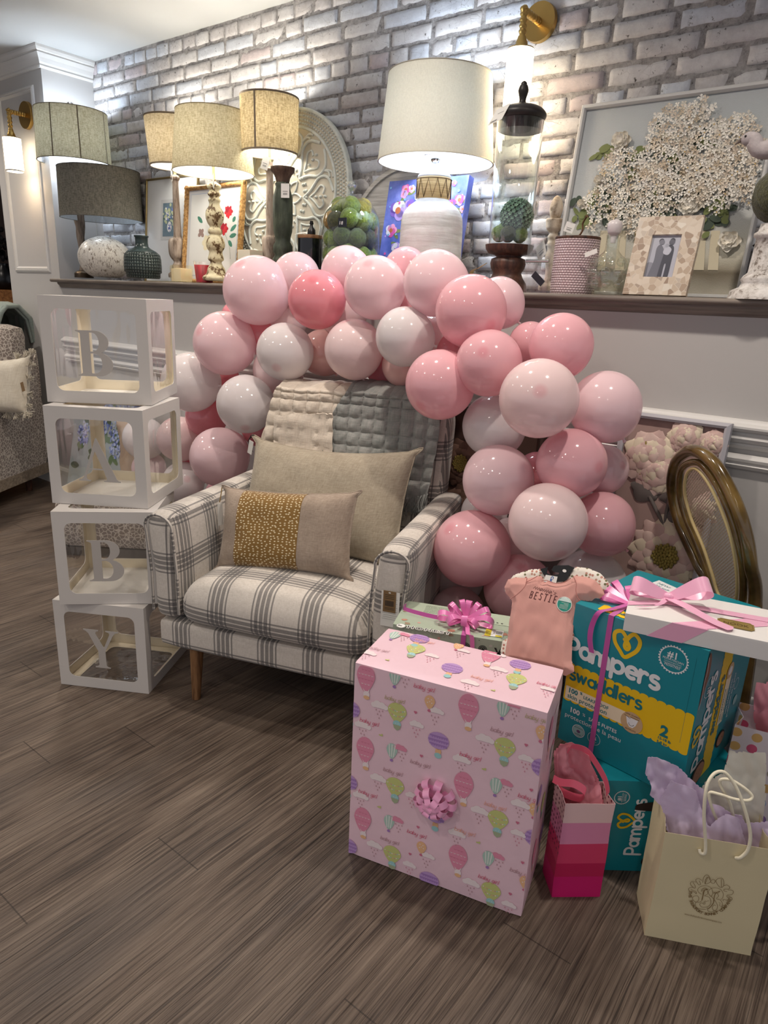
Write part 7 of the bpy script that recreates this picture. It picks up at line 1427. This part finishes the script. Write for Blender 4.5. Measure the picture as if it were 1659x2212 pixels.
tissue(s, 'tissue_paper', Fr(b['front'].p(.10, 0, -.085), V((cos(y2), sin(y2), 0)), V((0, .10, 1))), [k6(*p) for p in [(1345, 195), (1395, 215), (1440, 205), (1500, 215), (1592, 215), (1600, 350), (1595, 490), (1608, 510), (1592, 690), (1590, 900), (1300, 860), (1165, 560), (1160, 440), (1185, 410), (1240, 380), (1300, 340), (1330, 250)]], .004, .012, TWH, 24, 8)
tissue(s, 'tissue_paper', lf_, [k6(*p) for p in [(765, 215), (830, 225), (880, 240), (945, 275), (1000, 310), (1080, 380), (1165, 450), (1200, 560), (1290, 575), (1360, 620), (1420, 620), (1455, 700), (1540, 700), (1659, 690), (1760, 660), (1780, 900), (1650, 1000), (1610, 900), (1500, 950), (1300, 1000), (1100, 1000), (960, 960), (925, 760), (885, 640), (870, 560), (790, 490), (800, 430), (750, 330)]], .0035, .014, TLI, 26, 3)
tissue(s, 'tissue_paper', Fr(b['front'].p(.10, 0, -.024), V((cos(y2), sin(y2), 0)), V((0, .08, 1))), [k6(*p) for p in [(940, 380), (1010, 420), (1120, 470), (1160, 600), (1210, 720), (1330, 640), (1420, 660), (1480, 860), (1480, 1000), (1000, 950), (950, 780), (900, 640), (870, 540), (900, 460)]], .0035, .010, TLI, 30, 9)
ROPE = M('cream rope', (236, 228, 204), .7, bump=(200, .4, .002)); fr = b['front']; q = lambda X_, Y_, h: fr.p(*fr.px(*k6(X_, Y_)), h)
MB().tube(smooth_path([q(1175, 888, .0015), q(1180, 905, .006), q(1207, 895, .009), q(1212, 820, .008), q(1200, 640, .010), q(1210, 500, .008), q(1240, 420, .0), q(1300, 380, -.010), q(1370, 385, -.012), q(1440, 470, -.006), q(1490, 600, .004), q(1525, 760, .008), q(1510, 870, .009), q(1460, 930, .008), q(1430, 950, .002)], 8), .0033, ROPE, 10).build('rope_handle', s)
q2 = lambda X_, Y_, h: lf_.p(*lf_.px(*k6(X_, Y_)), h); MB().tube(smooth_path([q2(1270, 700, .004), q2(1200, 520, .030), q2(1180, 420, .034), q2(1240, 420, .038), q2(1350, 455, .040), q2(1440, 465, .040), q2(1465, 440, .036), q2(1400, 380, .034), q2(1310, 335, .030), q2(1250, 360, .026), q2(1330, 520, .022), q2(1380, 700, .004)], 8), .0031, ROPE, 10).build('rope_handle', s)
t = NT('polka dot paper'); u = t.co('UV'); vn = t.n('TexVoronoi', voronoi_dimensions='2D'); t.set(vn.inputs[0], u); vn.inputs['Scale'].default_value = 24; vn.inputs['Randomness'].default_value = .35; rn = t.n('SeparateColor'); t.set(rn.inputs[0], vn.outputs['Color'])
t.p(Base_Color=t.mix(t.ramp(vn.outputs['Distance'], [(.27, 1.), (.28, 0.)]), C(226, 214, 222), t.ramp(rn.outputs[0], [(0, C(212, 92, 128)), (.22, C(160, 176, 208)), (.42, C(214, 172, 110)), (.62, C(150, 116, 176)), (.8, C(168, 160, 146))], 'CONSTANT')), Roughness=.4)
s, b = bag('polka_dot_bag', 'pale gift bag with multicolour polka dots and pink tissue at the right edge', V((-.163, 1.600, 0)), 12, .24, .11, .355, t.m, t.m, .02); k8 = lambda X_, Y_: (1400+X_/5.266, 1440+Y_/5.266)
tissue(s, 'tissue_paper', Fr(b['front'].p(.1, 0, -.05), b['U'], V((0, .1, 1))), [k8(*p) for p in [(1185, 155), (1260, 165), (1364, 140), (1600, 150), (1750, 900), (1250, 900), (1160, 560), (1160, 300)]], .005, .014, TP, 22, 4)
# ================================================================ CARVED PANELS AND RATTAN CHAIR
def rpetal(mb, fr, a, b, L, W_, ang, m, h0, hh, ruff=0):
    c, q = cos(ang), sin(ang); G_ = []
    for i in range(10):
        s_ = i/9; w = W_*1.55*(math.sin(pi*min(s_**1.1*.80+.08, 1))); row = []
        for j in range(7):
            t_ = -1+j/3; x = L*s_*(1-.16*t_*t_*s_)+(ruff*abs(math.sin(t_*4))*s_ if s_ > .8 else 0); y = w*t_; row.append(fr.p(a+x*c-y*q, b+x*q+y*c, h0+hh*(math.sin(pi*s_*.75)*(.4+.6*t_*t_) if False else (1-t_*t_*.8)*math.sin(pi*min(1, s_*.8+.12)))+hh*.35*s_**3))
        G_.append(row)
    mb.grid(G_, m)
def carved_panel(label, TLp, w, z0, z1, Y0, Y1, ground, petals, ochre, stem, fmat, flowers, leaves, stems):
    fr = Fr(V((TLp, Y0, z0)), (1, 0, 0), (0, Y1-Y0, z1-z0)); h = sqrt((z1-z0)**2+(Y1-Y0)**2); s = T('carved_floral_panel', label, 'wall decoration', fr.p(w/2, 0, 0)); mb = MB(); R = []
    for f, d in ((0, -.012), (0, .014), (.010, .018), (.017, .014), (.017, .0)): R.append([fr.p(f, f, d), fr.p(w-f, f, d), fr.p(w-f, h-f, d), fr.p(f, h-f, d)])
    mb.grid(R, fmat, cv=True, smooth=False); mb.ring(R[0], DW, True); mb.build('frame', s); mb = MB(); mb.poly(fr, [(.015, .015), (w-.015, .015), (w-.015, h-.015), (.015, h-.015)], ground, .001); mb.build('ground', s)
    P = lambda x, y: fr.px(x, y)
    ok = lambda a, b, L: .01 < a < w-.01 and .01 < b < h-.01
    rd = random.Random(8); mb = MB()
    for x0, y0, x1, y1, r in stems: a, b = P(x0, y0); c, d = P(x1, y1); mb.tube([fr.p(a, b, .006), fr.p((a+c)/2, (b+d)/2, .009), fr.p(c, d, .006)], r, stem, 8)
    for x, y, L, W_, an in leaves: a, b = P(x, y); ok(a, b, L) and rpetal(mb, fr, a, b, L, W_, an, stem, .002, .010)
    if stems: mb.build('carved_stem', s)
    for k, (x, y, R_, n, kind) in enumerate(flowers):
        a, b = P(x, y); mb = MB()
        for ring_ in range(4 if kind == 'peony' else 3):
            for i in range(n if ring_ < 3 else 5):
                an = 2*pi*(i+.5*(ring_ % 2))/n+rd.uniform(-.06, .06); L = R_*(1, .78, .55, .36)[ring_]*rd.uniform(.93, 1.05); st = R_*(.25 if kind == 'daisy' else (.06, .05, .03, -.08)[ring_])
                # stay inside the frame
                while L > .02 and not (.014 < a+cos(an)*L < w-.014 and .014 < b+sin(an)*L < h-.014): L *= .9
                if L > (.022 if ring_ < 3 else .008): rpetal(mb, fr, a+cos(an)*st, b+sin(an)*st, L-st, R_*(2.6/n)*(1.2 if kind == 'peony' else 1)*(1 if ring_ < 3 else .7), an, petals[(i+ring_) % len(petals)], .002+.004*ring_, .010, .003 if kind == 'peony' else .001)
                if kind == 'peony' and ring_ < 2 and i % 2 == 0 and L > .03: rpetal(mb, fr, a+cos(an+.25)*st*2, b+sin(an+.25)*st*2, L*.55, R_*.10, an+.25, ochre, .010+.003*ring_, .006)
        if kind == 'daisy':
            for i in range(60): an = i*2.4; q = R_*.30*sqrt(i/60); mb.sph(fr.p(a+cos(an)*q, b+sin(an)*q, .020), .0055, ochre, 6, (1, 1, 1.2))
        mb.build('carved_flower', s)
    return s
GR1 = M('dusty rose ground', (168, 142, 134), .8, vary=(6, (150, 124, 118))); PT = [M('carved petal rose', (206, 180, 170), .7), M('carved petal cream', (214, 200, 176), .7), M('carved petal blush', (196, 166, 158), .7)]; OC = M('carved ochre green', (138, 122, 58), .8); SG2 = M('carved grey stem', (104, 96, 92), .75); FG = M('silver grey frame', (178, 176, 182), .45)
xL = onY(1345, 915, 2.15).x; xR = onY(1583, 916, 2.15).x
carved_panel('tall framed relief panel of blush peonies leaning on the wall beside rattan chair', xL, xR-xL, .0, .962, 2.03, 2.155, GR1, PT, OC, SG2, FG,
  [(1405, 985, .085, 9, 'peony'), (1482, 945, .055, 8, 'peony'), (1545, 960, .045, 7, 'peony'), (1420, 1020, .075, 8, 'peony'), (1440, 1200, .125, 14, 'daisy'), (1400, 1350, .10, 9, 'peony'), (1530, 1100, .05, 7, 'peony')], [(1420, 1075, .09, .025, 2.8), (1425, 1075, .07, .02, .4), (1445, 1130, .05, .018, 1.2)], [(1404, 1072, 1436, 1134, .006), (1448, 1070, 1436, 1134, .005), (1436, 1134, 1440, 1200, .006)])
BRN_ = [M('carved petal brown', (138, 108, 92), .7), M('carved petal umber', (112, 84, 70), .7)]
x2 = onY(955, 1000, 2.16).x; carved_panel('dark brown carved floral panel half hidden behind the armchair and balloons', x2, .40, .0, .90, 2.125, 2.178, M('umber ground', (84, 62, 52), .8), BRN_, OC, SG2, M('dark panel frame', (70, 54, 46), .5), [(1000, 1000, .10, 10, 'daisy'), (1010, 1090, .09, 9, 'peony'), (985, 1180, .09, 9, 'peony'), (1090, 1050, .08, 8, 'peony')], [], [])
L_, R_, T_ = onY(1452, 1060, 2.085), onY(1620, 1190, 1.80), onY(1512, 966, 1.90); rf = Fr(L_, R_-L_, T_-(L_+R_)/2); rp_ = lambda x, y, h=0: rf.p(*rf.px(x, y), h)
t = NT('tortoise rattan lacquer'); o = t.co(); n = t.noise(t.map(o, (3, 3, 3)), 4, 3); t.p(Base_Color=t.ramp(n, [(.35, C(70, 52, 22)), (.55, C(104, 82, 40)), (.7, C(130, 104, 56))]), Roughness=.18, Coat_Weight=.6, Coat_Roughness=.06); RAT = t.m
s = T('rattan_chair', 'glossy brown rattan chair with oval cane back facing right, by the wall', 'chair', V(((L_.x+R_.x)/2, (L_.y+R_.y)/2, 0)))
def leg_to_floor(p): return V((p.x+.02, p.y, 0))
po = [rp_(*p) for p in [(1535, 1300), (1500, 1205), (1464, 1125), (1452, 1055), (1462, 1002), (1487, 972), (1515, 966), (1552, 988), (1588, 1050), (1611, 1120), (1619, 1190), (1620, 1300)]]
MB().tube(smooth_path([leg_to_floor(po[0]+V((.015, .0, 0)))]+po+[leg_to_floor(po[-1]+V((.015, 0, 0)))], 8), .0165, RAT, 14).build('back_frame', s)
MB().tube(smooth_path([rp_(*p, .004) for p in [(1512, 988), (1480, 1008), (1472, 1060), (1483, 1112), (1506, 1168), (1526, 1228), (1541, 1278), (1572, 1300), (1598, 1272), (1604, 1200), (1592, 1120), (1566, 1047), (1537, 1002)]], 6, True), .010, RAT, 12, closed=True).build('inner_frame', s)
ins = [(1511, 1001), (1492, 1018), (1486, 1060), (1497, 1110), (1520, 1165), (1537, 1220), (1549, 1262), (1573, 1285), (1589, 1262), (1593, 1205), (1583, 1130), (1558, 1060), (1533, 1017)]
MB().tube(smooth_path([rp_(*p, .008) for p in ins], 6, True), .0045, M('cream cane binding', (218, 196, 140), .4), 8, closed=True).build('cane_binding', s)
t = NT('woven cane'); u = t.co('UV'); a_ = t.map(u, (1, 1, 1), (0, 0, rad(45))); sx = t.n('SeparateXYZ'); t.set(sx.inputs[0], a_); g1, g2 = [t.math('ABSOLUTE', t.math('SINE', t.math('MULTIPLY', sx.outputs[k], 460.))) for k in (0, 1)]; hole = t.math('GREATER_THAN', t.math('MINIMUM', g1, g2), .58)
t.p(Base_Color=C(176, 160, 138), Roughness=.5); t.bump(t.math('MAXIMUM', g1, g2), .5, .002); t.surf(t.n('MixShader', i_0=hole, i_1=t.b.outputs[0], i_2=t.n('BsdfTransparent').outputs[0])); mb = MB(); cloth(mb, rf, sp2([rf.px(*p) for p in ins], 4, True), .01, lambda a, b, d: .004, t.m); mb.build('cane_panel', s)
nh = V((.72, .55, 0)).normalized(); sc_ = V(((po[0].x+po[-1].x)/2+.03, (po[0].y+po[-1].y)/2, .44))+nh*.14; sc_.y = min(sc_.y, 1.985); sc_.x = max(sc_.x, -.05)
MB().lathe([(.0, .0), (.17, 0), (.185, .012), (.18, .026), (.0, .03)], RAT, sc_, 32, cap=False).build('seat', s)
for q in (V((.12, .06, 0)), V((.05, -.14, 0))): MB().cyl(sc_+q, sc_+q*1.15+V((0, 0, -.44)), .014, .011, RAT, 14).build('leg', s)
# ================================================================ LEFT SIDE OF THE SHOP
t = NT('leopard weave'); o = t.co(); vw = t.noise(o, 40, 2, .5, 1); mv = t.n('VectorMath', operation='ADD'); t.set(mv.inputs[0], o); sc__ = t.n('VectorMath', operation='SCALE'); t.set(sc__.inputs[0], vw); sc__.inputs['Scale'].default_value = .012; t.set(mv.inputs[1], sc__); ve = t.voro(mv.outputs[0], 52, 'DISTANCE_TO_EDGE')
t.p(Base_Color=t.mix(t.ramp(ve, [(.05, 0.), (.11, 1.)]), C(190, 180, 168), C(122, 110, 102)), Roughness=.9, Sheen_Weight=.3); LEO = t.m
A_ = V((-4.06, 1.68, 0)); sd = V((-.537, .844, 0)); pd = V((-.844, -.537, 0)); sf = Fr(A_, sd, (0, 0, 1))
s = T('leopard_sofa', 'taupe leopard-print sofa with sloping arm on a wood plinth, at the left edge', 'sofa', A_+pd*.4)
armp = sp2([(-.50, .17), (.50, .17), (.515, .60), (.515, .84), (.49, .83), (.45, .765), (.38, .71), (.28, .65), (.15, .59), (.0, .548), (-.20, .535), (-.50, .53)], 3, True); mb = MB(); n_ = len(armp)
ro = [[A_+sd*a+V((0, 0, b))+pd*q for a, b in armp] for q in (0, .10)]; mb.grid([[p+pd*.012*(1 if k in (0,) else 0) for p in r] for k, r in enumerate([ro[0]])]+[[A_+sd*(a*.995)+V((0, 0, b*.998))+pd*0 for a, b in armp], ro[1]], LEO, cv=True, uv=False)
mb.add([A_+sd*a+V((0, 0, b)) for a, b in armp], [list(t_) for t_ in tessellate_polygon([[V((a, b, 0)) for a, b in armp]])], LEO); mb.add([A_+sd*a+V((0, 0, b))+pd*.1 for a, b in armp], [list(t_) for t_ in tessellate_polygon([[V((a, b, 0)) for a, b in armp]])], LEO); mb.build('armrest', s)
MB().tube([A_+sd*a+V((0, 0, b))-pd*.001 for a, b in armp[6:]], .006, LEO, 6).build('piping', s)
Rm = Matrix((pd, sd, V((0, 0, 1)))).transposed()
MB().rbox(A_+pd*.62+sd*.44+V((0, 0, .60)), (1.10, .17, .85), .06, LEO, 8, fn=lambda q, p: p+V((0, (p.z+.1)*.10, 0)), R=Rm).build('backrest', s)
MB().rbox(A_+pd*.65+sd*.0+V((0, 0, .34)), (1.08, .92, .24), .05, LEO, 8, R=Rm).build('seat', s)
PLW = wood('taupe oak plinth', (110, 98, 84), (136, 122, 106), (156, 142, 126)); MB().box(A_+pd*.575+sd*.0+V((0, 0, .137)), (1.16, 1.03, .065), PLW, Rm).build('plinth', s)
for x, y in ((.08, .42), (1.1, .42), (.08, -.4), (1.1, -.4)): MB().cyl(A_+pd*x+sd*y+V((0, 0, .12)), A_+pd*x+sd*y, .025, .018, DW, 12).build('leg', s)
IVK = fabric('ivory knit', (214, 206, 190), (196, 186, 168), 200); cc = onY(6, 835, 1.80); s, pt, n_ = pillow('tasselled_pillow', 'ivory knit cushion with pom tassels and brown tag on the leopard sofa', cc, V((.9, .25, .12)), V((-.1, .2, 1)), V((.25, -.95, .1)), .40, .32, .14, IVK, .01)
rd = random.Random(1)
for k, q in enumerate([pt(n_, int(n_*f), 0) for f in (1, .8, .6, .42, .25, .08)]+[pt(int(n_*f), 0, 0) for f in (.9, .75, .6, .45)]+[pt(int(n_*f), n_, 0) for f in (.85, .7)]):
    mb = MB(); dr = (q-cc).normalized()
    for i in range(34): d = (dr+V((rd.uniform(-.6, .6), rd.uniform(-.6, .6), rd.uniform(-.6, .6)))).normalized(); mb.cyl(q, q+d*rd.uniform(.03, .045), .0018, .0022, IVK, 4, cap=False)
    mb.build('tassel', s)
q = pt(n_, int(n_*.55), 0); MB().box(q+V((.03, -.04, -.02)), (.035, .001, .05), M('kraft card', (150, 118, 84), .8), Matrix.Rotation(-.3, 3, 'Y')).build('tag', s)
s = T('sage_throw', 'pale sage gauze throw folded over the top of the leopard sofa', 'blanket', onY(6, 690, 2.05)); mb = MB(); rows = []
SAGT = fabric('sage gauze', (150, 160, 154), (128, 140, 134), 200, bump=.4); tp = onY(22, 668, 2.10)
for k, (dx, dz, dyy) in enumerate(((0, -.34, -.13), (.0, -.26, -.13), (.03, -.18, -.13), (.06, -.08, -.12), (.08, -.01, -.10), (.07, .03, -.05), (.07, .03, .03), (.06, -.05, .10), (.06, -.2, .11))): rows.append([tp+V((dx-.75+.75*i/40, dyy+.012*sin(i*.9+k), dz+.010*sin(i*.5+k*.7))) for i in range(41)])
mb.grid([smooth_path(r, 1) for r in rows], SAGT); mb.build('cloth', s, mod=solid(.012)); MB().tube([r[-1] for r in rows], .014, SAGT, 8).tube([r[-1]+V((-.02, -.012, -.006)) for r in rows], .012, SAGT, 8).build('rolled_edge', s)
Rp = Matrix.Rotation(rad(36), 3, 'Z'); pc = V((-3.03, 1.86, 0)); s = T('leopard_pouf', 'low leopard-print pouf on dark base, seen through the lower letter B box', 'pouf', pc); MB().rbox(pc+V((0, 0, .165)), (.56, .40, .24), .03, LEO, 6, R=Rp).build('cushion', s); MB().box(pc+V((0, 0, .022)), (.53, .37, .044), M('dark taupe plinth', (74, 68, 64), .6), Rp).build('base', s)
# hydrangea canvas on the floor
hw0, hz1 = .58, .70; fr = Fr(V((-3.97, 2.02, .0)), (1, .0, 0), (0, .15, .68)); fr.o = V((-3.97, 2.02, .002)); w, h = .60, .70; s = T('hydrangea_canvas', 'blue hydrangea canvas with blue edge leaning behind the letter A box', 'painting', fr.p(w/2, 0, 0)); mb = MB()
mb.box(fr.p(w/2, h/2, -.016), (w, .03, h), M('cobalt canvas edge', (64, 88, 150), .6), Matrix((fr.u, -fr.n, fr.v)).transposed()); mb.poly(fr, [(0, 0), (w-.012, 0), (w-.012, h), (0, h)], M('pale painted wall', (168, 176, 176), .7, vary=(9, (138, 150, 156))), .0005); rd = random.Random(5)
HB = [M(n_, c, .7) for n_, c in (('hydrangea blue paint', (112, 130, 188)), ('hydrangea pale paint', (168, 180, 214)), ('hydrangea deep paint', (74, 92, 158)))]; HG = [M('leaf paint', (86, 112, 70), .7), M('leaf shade paint', (58, 78, 52), .7)]
for k in range(26): petal(mb, fr, rd.uniform(.05, w-.08), rd.uniform(.12, h-.08), rd.uniform(.05, .10), rd.uniform(.014, .026), rd.uniform(0, 6.3), rd.choice(HG), .0010+k*.00003, (.002, .002, w-.014, h-.002))
for a0, b0, r in ((.36, .56, .10), (.20, .62, .09), (.48, .42, .08), (.12, .44, .07), (.52, .62, .07)):
    for k in range(90): q_ = r*sqrt(rd.random()); an = rd.uniform(0, 6.3); mb.disc(fr, a0+cos(an)*q_, b0+sin(an)*q_, rd.uniform(.006, .012), rd.choice(HB), .0020+k*.00001, 6, clip=(.002, .002, w-.014, h-.002))
mb.build('canvas', s)
pc = V((-3.21, 2.06, 0)); tag(MB().rbox(pc+V((0, 0, .31)), (.20, .16, .60), .06, M('beige burlap', (176, 152, 130), .9, bump=(160, .4, .002)), 12, fn=lambda q, p: p+V((noise.noise(p*16), noise.noise(p*16+V((5, 0, 0))), 0))*.02).build('burlap_sack', loc=pc), 'crumpled beige burlap sack between the hydrangea canvas and pink arch', 'sack')
# dim corner past the pier
pc = V((-6.55, 2.75, 0)); s = T('wooden_cabinet', 'orange wooden cabinet in the dim gap at the left edge', 'cabinet', pc); OW = wood('orange oak', (130, 78, 32), (168, 108, 50), (190, 132, 70)); MB().box(pc+V((0, 0, .62)), (1.5, .5, 1.20), OW).build('body', s); MB().box(pc+V((-.37, -.255, .6)), (.7, .012, 1.1), OW).build('door', s); MB().box(pc+V((.37, -.255, .6)), (.7, .012, 1.1), OW).build('door', s)
for k, (dx, hgt, r) in enumerate(((.55, .30, .13), (-.15, .30, .12))):
    q = pc+V((dx, -.02, 1.2205)); s = T("leaf_vase", "black vase of dark dried leaves on the orange cabinet, "+("right" if k == 0 else "left")+" one of two", "vase", q)
    MB().lathe([(.0, .0), (.06, 0), (.09, .06), (.08, .14), (.04, .18), (.045, .2)], M("black vase", (20, 20, 24), .3), q, 24, cap=False).build("vase", s); mb = MB(); rd = random.Random(k)
    for i in range(60):
        d = V((rd.uniform(-1, 1), rd.uniform(-.6, .6), rd.uniform(.2, 1.6))).normalized(); p = q+V((0, 0, .18))+d*rd.uniform(.06, hgt); mb.sph(p, .035, M("dark dried leaf", (26, 22, 24), .8), 6, (1, .3, .6))
    mb.build("dried_leaves", s)
